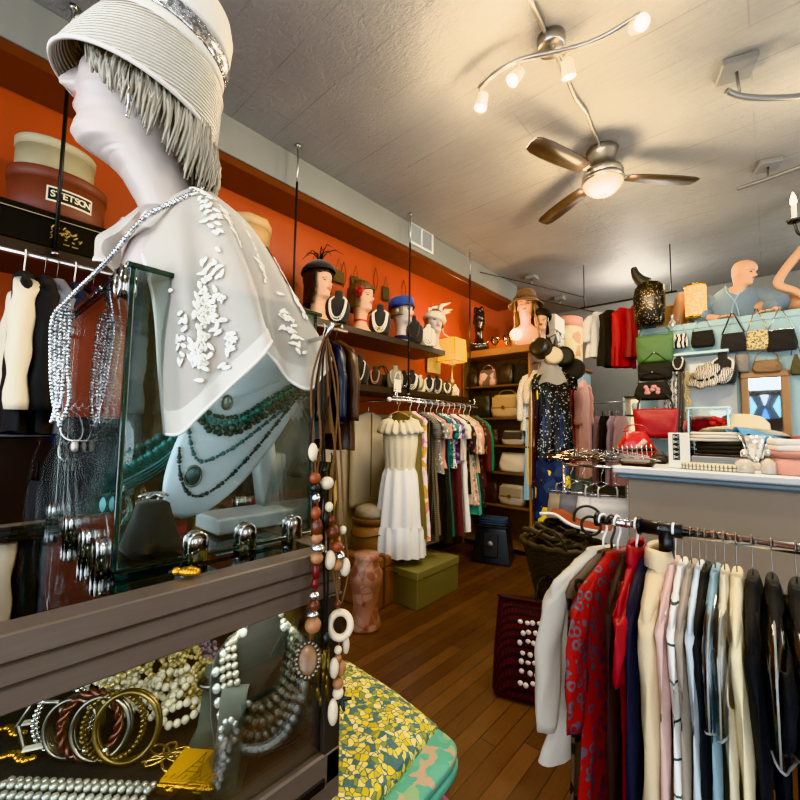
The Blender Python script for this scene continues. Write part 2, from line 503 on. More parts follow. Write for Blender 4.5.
# ---------------------------------------------------------------- garments on hangers (hung from a bar along local y at the origin, facing -y)
GR = {}
def hanger(loc, rz, w, mat, label, group=None, barr=.013, drop=.1, wide=None):
    key = ('h', round(w, 2), mat.name, barr, drop)
    if key in GR:
        o = bpy.data.objects.new('clothes_hanger', GR[key]); COL.objects.link(o)
    else:
        mb = MB(); r = .0017 if mat in (WIRE, CHROME, BLACKM) else .0035
        rr = barr + r + .001
        hook = [V((rr * math.cos(a), 0, rr * math.sin(a))) for a in [R(200) - R(i * 20) for i in range(12)]]
        hook += [V((rr * .9, 0, -.03)), V((0, 0, -.055)), V((0, 0, -drop))]
        mb.tube(hook, r, 6)
        hw = w * .41; sl = hw * .38 + .016
        mb.tube([V((0, 0, -drop)), V((hw * .3, 0, -drop - sl * .22)), V((hw, 0, -drop - sl)), V((hw * .96, 0, -drop - sl - .012)), V((-hw * .96, 0, -drop - sl - .012)), V((-hw, 0, -drop - sl)), V((-hw * .3, 0, -drop - sl * .22)), V((0, 0, -drop))], r * (1.2 if r < .003 else 1.6), 6)
        o = mb.build('clothes_hanger', mat); GR[key] = o.data
    o.location = loc; o.rotation_euler = (0, 0, rz); return tag(o, label, 'hanger', group)
def garment(name, label, cat, loc, rz, L, mat, w=.42, th=.03, slth=None, sleeve=None, hem=1.0, waist=.86, folds=7, amp=.012, seed=0, drop=.1, slmat=None, collar=None, strap=False, vneck=.0, group=None, lean=0):
    t = T(name, label, cat, loc, rz, group)
    rn = random.Random(seed * 7 + 3)
    hw = w / 2; sl = hw * .38; na = 40; rings = []; ph = [rn.uniform(0, 6.28) for _ in range(4)]
    prof = [(0, .062, min(.03, th * .8)), (.012, .066, min(.036, th * 1.1)), (.03, hw * .5, min(.034, th * 1.3))] if not strap else [(0, hw * .45, th * .8), (.02, hw * .5, th * .9), (.04, hw * .55, th)]
    z0 = drop - .006 + (.11 if strap else 0)
    prof += [(sl + .004, hw * .95, min(.024 + th * .2, th * 1.1)), (sl + .05, hw * (.97 if sleeve else .9), th * .9), (.26, hw * (.9 if not strap else .8), th * 1.05), (.42, hw * waist, th)]
    if strap: prof = prof[:3] + [(.1, hw * .78, th), (.2, hw * .74, th), (.34, hw * waist, th)]
    if strap and name in ('skirt', 'trousers'): prof = [(0, hw * .74, th * .7), (.035, hw * .75, th * .75), (.06, hw * .78, th), (.25, hw * .88, th * 1.1), (.34, hw * .92, th)]
    LL = L - z0
    prof = [p for p in prof if p[0] < LL * .8] + [(LL, hw * hem, th * 1.15)]
    nz = 26
    for i in range(nz + 1):
        u = (i / nz) ** 1.35; d = u * LL
        a_, b_ = lerp_table(prof, d); k = min(1, max(0, (d - .12) / .5))
        ring = []
        for j in range(na):
            a = 2 * PI * j / na; ca, sa = math.cos(a), math.sin(a)
            f = 1 + 0 * a
            wob = k * (amp * math.sin(folds * a + ph[0] + d * 1.7) + amp * .6 * math.sin((folds + 4) * a + ph[1] - d * 2.3)) + .35 * amp * noise.noise(V((ca * 3 + seed, sa * 3, d * 7))) + .003 * noise.noise(V((ca * 6, sa * 6 + seed, d * 16)))
            x = a_ * math.copysign(abs(ca) ** .8, ca); y = b_ * math.copysign(abs(sa) ** .8, sa)
            y += wob * (1 if abs(sa) > .2 else .6); x += wob * .7 * ca
            z = -z0 - d
            if i == 0 or d < .02: z -= 0 if sa > 0 else vneck
            if i == nz: z += .006 * math.sin(3 * a + ph[2])
            ring.append(V((x + lean * d, y, z)))
        rings.append(ring)
    mb = MB().loft(rings, True, False)
    if not strap: mb.f.append(tuple(range(na))[::-1]); mb.mi.append(0); mb.sm.append(False)
    mb.build('body', mat, t)
    if sleeve:
        sL = {'short': .2, 'mid': .36, 'long': .56}[sleeve] if isinstance(sleeve, str) else sleeve
        for sx in (-1, 1):
            rs = []; n2 = 16
            for i in range(n2 + 1):
                u = i / n2; cx = sx * (hw * .8 + .05 * min(1, u * 2.2) + .01 * u); cz = -z0 - sl * .78 - u * sL + .03 * math.sin(min(1, u * 3) * PI / 2) - .02
                cy = -.012 * math.sin(u * 2.6)
                ra = .05 * (1 - .3 * u) + .0025 * math.sin(u * 17 + ph[3]); rb = (slth or (th * .95 + .012)) * (1 - .15 * u) * (1 + .1 * math.sin(u * 21 + ph[0]))
                ring = []
                for j in range(14):
                    a = 2 * PI * j / 14
                    ring.append(V((cx + ra * math.cos(a) + lean * (.2 + u * sL), cy + rb * math.sin(a) + .004 * math.sin(3 * a + u * 9), cz + (.04 * sx * -math.cos(a) if u < .3 else 0) * (1 - u / .3 if u < .3 else 0))))
                rs.append(ring)
            MB().loft(rs, True, True).build('sleeve', slmat or mat, t)
    if collar:
        mb = MB(); rs = []
        for zz, k in ((0, 1.0), (.024, 1.08), (.016, 1.2), (-.022, 1.4)):
            rs.append([V((.062 * k * math.cos(2 * PI * j / 24), min(.035, th * 1.25) * k * math.sin(2 * PI * j / 24), -z0 + zz + .01 - .03 * max(0, -math.sin(2 * PI * j / 24)) * (k - 1) * 4)) for j in range(24)])
        mb.loft(rs, True, False).build('collar', collar, t, mod='solid')
    if strap:
        for sx in (-1, 1): MB().tube([V((sx * hw * .48, 0, -z0 - .03)), V((sx * hw * .5, .004, -z0 + .05)), V((sx * hw * .45, 0, -drop - sl * .42))], .006, 6).build('strap', mat, t)
    return t

# ---------------------------------------------------------------- bags
def bag(name, label, cat, loc, rz, w, h, d, mat, top=.85, bot=.95, handle=None, hh=.12, hmat=None, hr=.006, flap=None, clasp=None, group=None, bulge=.1, hx=.3, frame=None, hang=False, hpart='handle', decor=None):
    """handbag standing on z=0 of loc (or hung by its handle apex when hang=True), front to -y"""
    t = T(name, label, cat, loc, rz, group); o = V((0, 0, -(h + hh) if hang else 0))
    rings = []; na = 32
    prof = [(0, bot * .9, .7), (.04, bot, .95), (.3, bot + (1 - bot) * .5 + bulge, 1.0), (.65, (1 + top) / 2 + bulge * .6, .85), (.95, top + .02, .5), (1, top, .4)]
    for i in range(13):
        u = i / 12; a_, b_ = lerp_table(prof, u)
        rings.append([V((a_ * w / 2 * math.copysign(abs(math.cos(q)) ** .45, math.cos(q)), b_ * d / 2 * math.copysign(abs(math.sin(q)) ** .6, math.sin(q)) + .003 * math.sin(q * 5 + i), u * h)) + o for q in [2 * PI * j / na for j in range(na)]])
    MB().loft(rings).build('body', mat, t)
    hm = hmat or mat
    if handle == 'arc':
        pts = [V((-w * hx, 0, h * .96)) + o] + [V((-w * hx * math.cos(PI * i / 10), 0, h + hh * math.sin(PI * i / 10))) + o for i in range(11)] + [V((w * hx, 0, h * .96)) + o]
        MB().tube(pts, hr, 8).build(hpart, hm, t)
    elif handle == 'tri':
        MB().tube([V((-w * hx, 0, h * .97)) + o, V((-w * hx * .1, 0, h + hh)) + o, V((w * hx * .1, 0, h + hh)) + o, V((w * hx, 0, h * .97)) + o], hr, 6).build(hpart, hm, t)
    elif handle == 'twin':
        for sy in (-1, 1):
            pts = [V((-w * hx * math.cos(PI * i / 10), sy * d * .22, h * .9 + hh * math.sin(PI * i / 10))) + o for i in range(11)]
            MB().tube(pts, hr, 8).build(hpart, hm, t)
    if frame:
        MB().box(V((0, 0, h)) + o, (w * top * 1.03, d * .3, h * .05)).build('frame', frame, t)
    if flap:
        MB().box(V((0, -d * .46, h * .66)) + o, (w * .86, d * .16, h * .5), b=d * .07).build('flap', flap, t)
    if clasp:
        MB().box(V((0, -d * .56, h * .45)) + o, (w * .12, d * .12, h * .12)).build('clasp', clasp, t) if flap else MB().sph(V((0, 0, h * 1.03)) + o, w * .035, 8, 6).build('clasp', clasp, t)
    if decor: decor(t, o, w, h, d)
    return t
def hatbox(name, label, loc, r, h, mat, lid, group=None, rope=None, rz=0, sx=1, lidh=.28):
    t = T(name, label, 'hat box', loc, rz, group)
    MB().lathe([(r * .97, 0), (r, .006), (r, h * (1 - lidh) - .002)], n=40, sx=sx).build('box', mat, t)
    MB().lathe([(r * 1.03, h * (1 - lidh)), (r * 1.035, h - .008), (r * 1.0, h), (r * .9, h)], n=40, sx=sx).build('lid', lid, t)
    if rope: MB().tube([V((r * 1.05 * math.cos(a) * sx, r * 1.05 * math.sin(a), h * .55 - .03 * math.sin((a - PI) * 1.0) ** 2)) for a in [PI + PI * i / 14 for i in range(15)]], .005, 6).build('cord', rope, t)
    return t
def carton(name, label, cat, loc, rz, d, mat, lid=None, lidh=.2, group=None):
    t = T(name, label, cat, loc, rz, group)
    h = d[2] * (1 - lidh) if lid else d[2]
    MB().box((0, 0, h / 2), (d[0], d[1], h)).build('box', mat, t)
    if lid: MB().box((0, 0, h + d[2] * lidh / 2), (d[0] + .012, d[1] + .012, d[2] * lidh)).build('lid', lid, t)
    return t
def cloth_fold(name, label, cat, loc, rz, d, mat, layers=3, seed=0, group=None):
    """a folded cloth: soft layered slab"""
    mb = MB(); rn = random.Random(seed)
    for k in range(layers):
        hz = d[2] / layers; w = d[0] * rn.uniform(.93, 1); dd = d[1] * rn.uniform(.93, 1); rings = []
        for i in range(9):
            u = i / 8; zz = hz * k + hz * u; e = 1 - .06 * (2 * u - 1) ** 4
            rings.append([V((w / 2 * e * math.copysign(abs(math.cos(q)) ** .35, math.cos(q)), dd / 2 * e * math.copysign(abs(math.sin(q)) ** .35, math.sin(q)), zz + (.15 * hz) * noise.noise(V((math.cos(q) * 2 + seed, math.sin(q) * 2, k)))) ) for q in [2 * PI * j / 40 for j in range(40)]])
        mb.loft(rings)
    o = mb.build(name, mat); o.location = loc; o.rotation_euler = (0, 0, rz); return tag(o, label, cat, group)
# ================================================================ SETTING
XL, XR, YF, YB, ZC = -3.05, 2.6, -2.3, 7.4, 3.62
def floor_mat():
    m, nt, b = _new('floor_boards')
    vec = coords(nt)
    sx = N(nt, 'ShaderNodeSeparateXYZ'); nt.links.new(vec, sx.inputs[0])
    q = math_n(nt, 'DIVIDE', sx.outputs[0], .083)
    row = math_n(nt, 'FLOOR', q); fr = math_n(nt, 'FRACT', q)
    wn = N(nt, 'ShaderNodeTexWhiteNoise', noise_dimensions='1D'); nt.links.new(row, wn.inputs['W'])
    yq = math_n(nt, 'ADD', math_n(nt, 'DIVIDE', sx.outputs[1], 1.7), math_n(nt, 'MULTIPLY', wn.outputs['Value'], 9.0))
    seg = math_n(nt, 'FLOOR', yq); fy = math_n(nt, 'FRACT', yq)
    wn2 = N(nt, 'ShaderNodeTexWhiteNoise', noise_dimensions='2D'); cb = N(nt, 'ShaderNodeCombineXYZ')
    nt.links.new(row, cb.inputs[0]); nt.links.new(seg, cb.inputs[1]); nt.links.new(cb.outputs[0], wn2.inputs['Vector'])
    base = ramp(nt, wn2.outputs['Value'], [(0, '#4a2b1b'), (.35, '#573521'), (.7, '#63402a'), (1, '#704a30')])
    gv = coords(nt, (30, 1.6, 1)); gn = noise_n(nt, gv, 3, 6, .6)
    col = mixc(nt, math_n(nt, 'MULTIPLY', gn.outputs['Fac'], .75), base, '#24130b' if False else hexc('#24130b'))
    wv = noise_n(nt, coords(nt, (1, 1, 1)), 1.1, 3)
    col = mixc(nt, ramp(nt, wv.outputs['Fac'], [(.45, (0, 0, 0)), (.75, (.4, .4, .4))]), col, hexc('#7a5a3c'))
    gap = math_n(nt, 'MAXIMUM', math_n(nt, 'LESS_THAN', fr, .05), math_n(nt, 'LESS_THAN', fy, .003))
    col = mixc(nt, gap, col, hexc('#120906'))
    nt.links.new(col, b.inputs['Base Color'])
    rr = ramp(nt, gn.outputs['Fac'], [(.3, (.24, .24, .24)), (.8, (.5, .5, .5))]); nt.links.new(rr, b.inputs['Roughness'])
    bump(nt, b, math_n(nt, 'SUBTRACT', math_n(nt, 'MULTIPLY', gn.outputs['Fac'], .25), gap), .35, .004)
    return m
def ceil_mat():
    m, nt, b = _new('ceiling_board')
    vec = coords(nt); sx = N(nt, 'ShaderNodeSeparateXYZ'); nt.links.new(vec, sx.inputs[0])
    wob = noise_n(nt, coords(nt, (.8, 3, 1)), 2, 3)
    yy = math_n(nt, 'ADD', sx.outputs[1], math_n(nt, 'MULTIPLY', wob.outputs['Fac'], .02))
    fr = math_n(nt, 'FRACT', math_n(nt, 'DIVIDE', yy, .305)); seam = math_n(nt, 'LESS_THAN', fr, .018)
    fx = math_n(nt, 'FRACT', math_n(nt, 'DIVIDE', sx.outputs[0], 1.22)); seamx = math_n(nt, 'MULTIPLY', math_n(nt, 'LESS_THAN', fx, .006), .5)
    seam = math_n(nt, 'MAXIMUM', seam, seamx)
    brk = noise_n(nt, coords(nt), 2.2, 3)
    seam = math_n(nt, 'MULTIPLY', seam, ramp(nt, brk.outputs['Fac'], [(.42, (0, 0, 0)), (.6, (1, 1, 1))]))
    st = noise_n(nt, coords(nt, (1.2, 14, 1)), 3, 5, .6)
    big = noise_n(nt, coords(nt), .7, 3)
    col = ramp(nt, big.outputs['Fac'], [(.3, (.25, .245, .245)), (.7, (.35, .342, .328))])
    col = mixc(nt, ramp(nt, st.outputs['Fac'], [(.45, (0, 0, 0)), (.72, (.45, .45, .45))]), col, (.25, .245, .24))
    col = mixc(nt, math_n(nt, 'MULTIPLY', seam, .6), col, (.1, .095, .09))
    nt.links.new(col, b.inputs['Base Color']); b.inputs['Roughness'].default_value = .55
    pf = noise_n(nt, coords(nt, (1, 1.6, 1)), 34, 4, .65)
    pk = noise_n(nt, coords(nt), 9, 6, .7, .6)
    h = math_n(nt, 'ADD', math_n(nt, 'MULTIPLY', pf.outputs['Fac'], .5), math_n(nt, 'MULTIPLY', pk.outputs['Fac'], .7))
    h = math_n(nt, 'SUBTRACT', h, math_n(nt, 'MULTIPLY', seam, .5))
    bump(nt, b, h, .75, .02); return m
def plaster(name, c1, c2, sc=1.5, bs=.15):
    return M(name, c1, .75, var=(sc, c2, .8), bmp=(40, bs))
ORANGE = M('orange_panelling', '#b24a1e', .5, var=(2.5, '#8e3512', .7), stretch=(1, 1, .12), bmp=(18, .2))
GREYW = plaster('grey_plaster', '#8f908b', '#7b7c77')
BLUEW = plaster('pale_blue_paint', '#9db7bb', '#8aa7ad')
WHITEW = plaster('white_paint', '#d9dcd8', '#c6cbc8')
CREAMW = plaster('cream_wall', '#cfc6b4', '#b7ab96')

W = 30
struct('floor', MB().box(((XL + XR) / 2, (YF + YB) / 2, -.05), (XR - XL + .4, YB - YF + .4, .1), b=.001), floor_mat())
struct('ceiling', MB().box(((XL + XR) / 2, (YF + YB) / 2, ZC + .05), (XR - XL + .4, YB - YF + .4, .1), b=.001), ceil_mat())
struct('wall_left', MB().box((XL - .05, (YF + YB) / 2, ZC / 2), (.1, YB - YF, ZC), b=.001), ORANGE)
struct('wall_back', MB().box(((XL + XR) / 2, YB + .05, ZC / 2), (XR - XL, .1, ZC), b=.001), GREYW)
# right wall with a side window beyond the counter, front wall with the shop window
def wall_with_hole(name, axis, pos, a0, a1, h0, h1, z0, z1, mat, th=.1):
    mb = MB()
    def seg(p, q, zz0, zz1):
        c = ((p + q) / 2, pos, (zz0 + zz1) / 2); d = (q - p, th, zz1 - zz0)
        if axis == 'x': c = (pos, (p + q) / 2, (zz0 + zz1) / 2); d = (th, q - p, zz1 - zz0)
        mb.box(c, d, b=.001)
    seg(a0, h0, 0, ZC); seg(h1, a1, 0, ZC); seg(h0, h1, 0, z0); seg(h0, h1, z1, ZC)
    struct(name, mb, mat)
mbw = MB()
for y0, y1, z0, z1 in ((YF, -1.9, 0, ZC), (.7, 2.9, 0, ZC), (4.4, YB, 0, ZC), (-1.9, .7, 0, .5), (-1.9, .7, 2.9, ZC), (2.9, 4.4, 0, 1.0), (2.9, 4.4, 2.4, ZC)):
    mbw.box((XR + .05, (y0 + y1) / 2, (z0 + z1) / 2), (.1, y1 - y0, z1 - z0), b=.001)
struct('wall_right', mbw, CREAMW)
wall_with_hole('wall_front', 'y', YF - .05, XL, XR, -2.4, 2.0, .55, 3.0, CREAMW)
PANE = glass('window_glass')
def window(n, c, w, h, axis):
    mb = MB(); fr = .07
    def bx(a, z, wa, hz):
        mb.box((c[0], c[1] + a, c[2] + z) if axis == 'x' else (c[0] + a, c[1], c[2] + z), (.06, wa, hz) if axis == 'x' else (wa, .06, hz))
    bx(0, h / 2 - fr / 2, w, fr); bx(0, -h / 2 + fr / 2, w, fr); bx(w / 2 - fr / 2, 0, fr, h - 2 * fr); bx(-w / 2 + fr / 2, 0, fr, h - 2 * fr); bx(0, 0, .04, h - 2 * fr)
    o = struct('window_%d' % n, mb, WHITEW)
    p = MB().box(c, (.006, w - 2 * fr, h - 2 * fr) if axis == 'x' else (w - 2 * fr, .006, h - 2 * fr), b=.001).build('pane', PANE, o)
window(1, (-.2, YF - .05, 1.775), 4.4, 2.45, 'y')
window(2, (XR + .05, 3.65, 1.7), 1.5, 1.4, 'x')
window(3, (XR + .05, -.6, 1.7), 2.6, 2.4, 'x')  # extra window, added so light reaches the case front and orange wall
# boxed duct along the top of the orange wall
SOF0, SOFZ = -2.72, 3.29
struct('trim_1', MB().box(((XL + SOF0) / 2 + .0, (YF + 5.6) / 2, (SOFZ + .06 + ZC) / 2), (SOF0 - XL, 5.6 - YF, ZC - SOFZ - .06), b=.004), GREYW, 'grey boxed duct running under the ceiling above the orange wall')
struct('trim_2', MB().box(((XL + SOF0) / 2 - .006, (YF + 5.6) / 2, SOFZ + .03), (SOF0 - XL - .012, 5.6 - YF, .06), b=.004), M('soffit_brown', '#6b3216', .22, var=(2, '#43200e', .7)), 'orange brown board under the boxed duct')
struct('baseboard_left', MB().box((XL + .01, (YF + YB) / 2, .07), (.02, YB - YF, .14)), DWOOD)
# closet block behind the bag shelves, with things stored on its top
struct('wall_closet', MB().box((-2.575, 5.95, 1.2), (.95, 1.9, 2.4), b=.004), BLUEW, 'pale blue closet wall beyond the bag shelves')
struct('trim_3', MB().box((-2.56, 5.93, 2.415), (1.0, 1.96, .03), b=.004), WOOD)
# purse wall, its ledge and the loft deck on top
struct('wall_partition', MB().box(((-.96 + XR) / 2, 4.74, 1.22), (XR + .96, .12, 2.44), b=.003), BLUEW, 'pale blue partition wall hung with evening purses')
struct('trim_4', MB().box(((-.96 + XR) / 2, 5.25, 2.47), (XR + .96, 1.15, .06), b=.004), BLUEW, 'pale blue deck on top of the purse wall')
struct('trim_5', MB().box((-.52, 4.62, 2.19), (.56, .12, .025), b=.003), M('ledge_blue', '#a9c0c4', .5))
struct('trim_6', MB().box((-.50, 4.672, 1.78), (.6, .012, .78), b=.003), WHITEW, 'white panel under the purse ledge')

# ---------------------------------------------------------------- ceiling fixtures
def P3(l, z): return [PZ(x, y, z) for x, y in l]
# conduit
t = MB().tube(path([PZ(528, -6, 3.605), PZ(548, 38, 3.605), PZ(566, 76, 3.605), PZ(575, 97, 3.6), PZ(586, 112, 3.6), PZ(590, 122, 3.605), PZ(600, 146, 3.6)], 5), .011, 8).build('conduit_pipe', STEEL)
tag(t, 'silver conduit pipe running over the ceiling to the fan', 'pipe')
# curved track lights
BULB = M('lit_bulb', '#fff2cf', .3, emit=('#ffd68a', 26))
BULBOFF = M('frosted_bulb', '#d8d8d2', .3)
def track(label, rail, zr, canopy, spots, lit, csize=.12, rmat=STEEL):
    t = T('track_light', label, 'light', canopy)
    def B(mb, nm, mt, par=t): return mb.build(nm, mt, par, org=canopy)
    if lit: B(MB().lathe([(csize * .55, -.07), (csize * .62, -.06), (csize * .62, 0)], canopy, 24), 'canopy', rmat)
    else: B(MB().box(canopy - V((0, 0, .02)), (csize, csize, .04), rz=.3), 'canopy', M('grey_box', '#77797a', .5))
    rp = path(rail, 8)
    B(MB().tube(rp, .012 if lit else .016, 8), 'rail', rmat)
    near = min(rp, key=lambda p: (p - canopy).length)
    B(MB().tube([canopy - V((0, 0, .03)), near], .008, 8), 'stem', rmat)
    for sp, dr in spots:
        top = min(rp, key=lambda p: (p - sp).length); d = V(dr).normalized()
        mt = d.to_track_quat('Z', 'Y').to_matrix()
        h = B(MB().lathe([(.012, -.045), (.03, -.03), (.034, .02), (.036, .05), (.031, .05)], sp, 20, mt=mt, cap=False), 'lamp_head', M('frosted_shade', '#f3e3bd', .3, emit=('#ffcf86', 2.0)) if lit else STEEL)
        bb = MB().sph(sp + d * .03, .027, 12, 8).build('bulb', BULB if lit else BULBOFF, h, org=canopy)
        B(MB().tube([top, sp - d * .04], .006, 6), 'arm', rmat)
        if lit: light('spot_lamp', 'POINT', sp + d * .085, 15, (1, .78, .48), .03)
    return t
ZR = 3.45
track('lit curved track light with four glowing spots hung below the ceiling', P3([(479, 88), (497, 72), (520, 60), (550, 53), (580, 46), (608, 34), (640, 14)], ZR), ZR, PZ(551, 38, ZC),
      [(PZ(482, 100, ZR - .06), (-.2, -.1, -1)), (PZ(517, 75, ZR - .05), (-.3, -.5, -.8)), (PZ(568, 67, ZR - .06), (.0, .3, -1)), (PZ(637, 26, ZR - .05), (.5, -.6, -.5))], True)
track('unlit grey curved track light nearer the shop window than its twin', P3([(727, 91), (740, 96), (765, 98), (800, 96), (840, 86), (880, 70)], 3.42), 3.42, PZ(736, 66, ZC), [], False, .17, M('grey_rail', '#6f706f', .4, .5))
track('unlit grey track light above the kimono mannequin', P3([(737, 189), (755, 183), (770, 178), (800, 167), (830, 156)], 3.44), 3.44, PZ(768, 163, ZC), [], False, .15, MATS['grey_rail'])
# ceiling fan (three blades at rest)
fc = PZ(602, 150, ZC); fc = V((fc.x, fc.y, ZC))
t = T('ceiling_fan', 'nickel ceiling fan with three dark blades and a glowing glass bowl', 'ceiling fan', fc)
MB().lathe([(.10, 0), (.115, -.012), (.10, -.05), (.085, -.10), (.10, -.15), (.13, -.17), (.145, -.20), (.145, -.235), (.12, -.25)], (0, 0, 0), 36).build('motor_housing', STEEL, t)
MB().lathe([(.148, -.235), (.15, -.26), (.142, -.27)], (0, 0, 0), 36).build('light_ring', STEEL, t)
MB().lathe([(.138, -.265), (.125, -.30), (.09, -.335), (.045, -.355), (.005, -.36)], (0, 0, 0), 36).build('glass_bowl', M('fan_bowl', '#ffe2a8', .35, emit=('#ffcb78', 3.2)), t)
MB().sph((0, 0, -.362), .02, 10, 6, (1, 1, .5)).build('finial', STEEL, t)
BLADE = M('walnut_blade', '#37281e', .45, var=(8, '#20150f', .6), stretch=(1, 6, 1))
for ad in (46, 148, 250):
    a = R(ad); mt = Matrix.Rotation(a, 3, 'Z') @ Matrix.Rotation(R(9), 3, 'X'); off = V((0, 0, -.205))
    ring = []
    out = [(.2, .05), (.3, .062), (.45, .072), (.6, .073), (.7, .066), (.745, .05), (.755, .0)]
    up = [V((x, y, 0)) for x, y in out]; dn = [V((x, -y, 0)) for x, y in out[-2::-1]]
    prof = up + dn
    top = [mt @ p + off for p in prof]; bot = [mt @ (p - V((0, 0, .008))) + off for p in prof]
    bl = MB().loft([bot, top]).build('blade', BLADE, t)
    MB().box(mt @ V((.17, 0, .002)) + off, (.13, .05, .012), rot=mt).build('bracket', STEEL, bl)
light('fan_light', 'POINT', fc + V((0, 0, -.50)), 46, (1, .77, .46), .1)
# low voltage cable fixtures over the shelves and the far end
for px, py, lab in ((532, 276, 'small ceiling junction box over the bag shelves'), (560, 297, 'small ceiling junction box over the stacked hat boxes')):
    p = PZ(px, py, ZC); t = T('junction_box', lab, 'ceiling box', p)
    MB().box((0, 0, -.025), (.14, .14, .05)).build('box', M('box_grey', '#8a8a86', .5), t)
    MB().tube([V((0, 0, -.05)), V((0, 0, -.12))], .008, 6).build('stem', STEEL, t)
    MB().tube(path([V((-.5, -1.2, -.1)), V((0, 0, -.12)), V((.35, 1.1, -.1))], 6), .006, 6).build('cable', BLACKM, t)
# vent in the duct
p = PX(421, 238, SOF0 + .004)
t = T('air_vent', 'white framed air vent with two panes in the duct', 'vent', p)
for zz in (-.095, .095): pass
mb = MB(); mb.box((.008, 0, .11), (.02, .40, .025)); mb.box((.008, 0, -.11), (.02, .40, .025)); mb.box((.008, .19, 0), (.02, .025, .2)); mb.box((.008, -.19, 0), (.02, .025, .2)); mb.box((.008, 0, 0), (.018, .02, .2))
mb.build('frame', WHITEW, t)
mb = MB()
for k in range(9): mb.box((.004, 0, -.09 + k * .0225), (.012, .36, .004), rot=Matrix.Rotation(R(35), 3, 'Y'))
mb.box((.0, 0, 0), (.004, .37, .2)); mb.build('louvre', M('vent_grey', '#9aa0a4', .5), t)
# threaded rods carrying the shelves
for px, ytop, xx, zb, lab in ((62, 20, -2.6, 2.3, 'black threaded rod before the reddish brown hat box'), (296, 128, -2.6, 2.3, 'black threaded rod beside the dark haired wig head'), (410, 212, -2.6, 1.8, 'long black threaded rod beside the blue hat'), (470, 247, -2.6, 1.8, 'black threaded rod beside the yellow lampshade')):
    q = PX(px, (ytop + 300) / 2, xx); t = T('threaded_rod', lab, 'rod', (xx, q.y, zb))
    L = ZC - zb
    MB().tube([V((0, 0, 0)), V((0, 0, L - .3))], .009, 8).build('rod', BLACKM, t)
    MB().tube([V((0, 0, L - .3)), V((0, 0, L))], .007, 8).build('bare_end', STEEL, t)
    MB().lathe([(.02, L - .02), (.02, L)], n=6).build('nut', STEEL, t)
    MB().lathe([(.018, -.01), (.018, .005)], n=6).build('nut', STEEL, t)

# ---------------------------------------------------------------- light
wd = bpy.data.worlds.new('World'); bpy.context.scene.world = wd; wd.use_nodes = True
wd.node_tree.nodes['Background'].inputs[0].default_value = (.75, .85, 1, 1); wd.node_tree.nodes['Background'].inputs[1].default_value = 1.5
light('shop_window_daylight', 'AREA', (-.2, YF + .05, 1.8), 120, (.86, .93, 1), 4.2, (R(90), 0, 0), 2.3)
light('side_window_daylight', 'AREA', (XR - .03, 3.65, 1.7), 45, (.88, .94, 1), 1.4, (0, R(90), 0), 1.3)
light('case_front_fill_light', 'AREA', (XR - .03, -.6, 1.75), 12, (.9, .94, 1), 2.4, (0, R(90), 0), 2.2)  # added light at the extra window, brightens the jewellery case front
light('back_room_light', 'POINT', (-1.3, 6.2, 3.1), 45, (1, .93, .82), .15)
light('front_fill_light', 'AREA', (.4, -.9, 3.55), 24, (1, .88, .7), .5, (0, 0, 0))  # fill added behind the camera for floor, rack and case top, no fixture
light('aisle_fill_light', 'AREA', (-1.3, 2.6, 3.55), 26, (1, .84, .62), .4, (0, 0, 0))  # added fill that lifts the dark aisle, no fixture modelled
light('counter_fill_light', 'AREA', (.5, 2.5, 3.55), 30, (1, .87, .68), .4, (0, 0, 0))  # warm fill added over the counter side, no lamp hangs here
light('case_fill_light', 'AREA', (-.61, .0, 1.165), 1.3, (1, .93, .8), .85, (R(38), 0, R(90)), .02)  # added strip of light under the rail, brightens the dark case interior
light('loft_daylight', 'POINT', (1.2, 6.0, 3.2), 30, (1, .97, .92), .2)

# leaded window panel hung in the shop window (seen in the wall mirror)
t = T('stained_glass_panel', 'blue and clear leaded glass panel hung in the shop window, reflected in the oak mirror', 'stained glass', (-.05, YF + .16, 1.74))
mb = MB(); W_, H_ = .46, .5
for c, d in (((0, 0, H_ / 2 + .05), (W_ + .32, .03, .12)), ((0, 0, -H_ / 2 - .15), (W_ + .32, .03, .30)), ((W_ / 2 + .10, 0, 0), (.2, .03, H_)), ((-W_ / 2 - .10, 0, 0), (.2, .03, H_))): mb.box((c[0], c[1], c[2] + .3), d)
mb.build('frame', DWOOD, t)
def tri(pts, nm, mt): 
    MB().add([V((x, y_, z + .3)) for y_ in (-.003, .003) for x, z in pts], [tuple(range(len(pts))), tuple(range(2 * len(pts) - 1, len(pts) - 1, -1))], 0, False).build(nm, mt, t)
GLB = glass('blue_leaded', (.25, .5, .75), .6, 1); GLC = glass('aqua_leaded', (.55, .8, .85), .6, 1); GLD = glass('grey_leaded', (.16, .17, .19), .5, 1); GLW = glass('clear_leaded', (.85, .9, .95), .6, 1)
a, b = W_ / 2, H_ / 2
for pts, mt in ((((-a, b), (-a * .3, b), (0, 0), (-a * .3, -b), (-a, -b), (-a * .55, 0)), GLD), (((a, b), (a * .3, b), (0, 0), (a * .3, -b), (a, -b), (a * .55, 0)), GLD), (((-a * .3, b), (a * .3, b), (0, .0)), GLW), (((-a * .3, -b), (a * .3, -b), (0, 0)), GLB), (((-a, b), (-a * .55, 0), (-a, -b)), GLC), (((a, b), (a * .55, 0), (a, -b)), GLC)): tri(pts, 'leaded_pane', mt)
mb = MB()
for sx in (-1, 1): mb.tube([(sx * a, 0, b + .3), (sx * a * .55, 0, .3), (sx * a, 0, -b + .3)], .006, 6).tube([(sx * a * .3, 0, b + .3), (0, 0, .3), (sx * a * .3, 0, -b + .3)], .006, 6)
mb.build('lead_came', BLACKM, t)
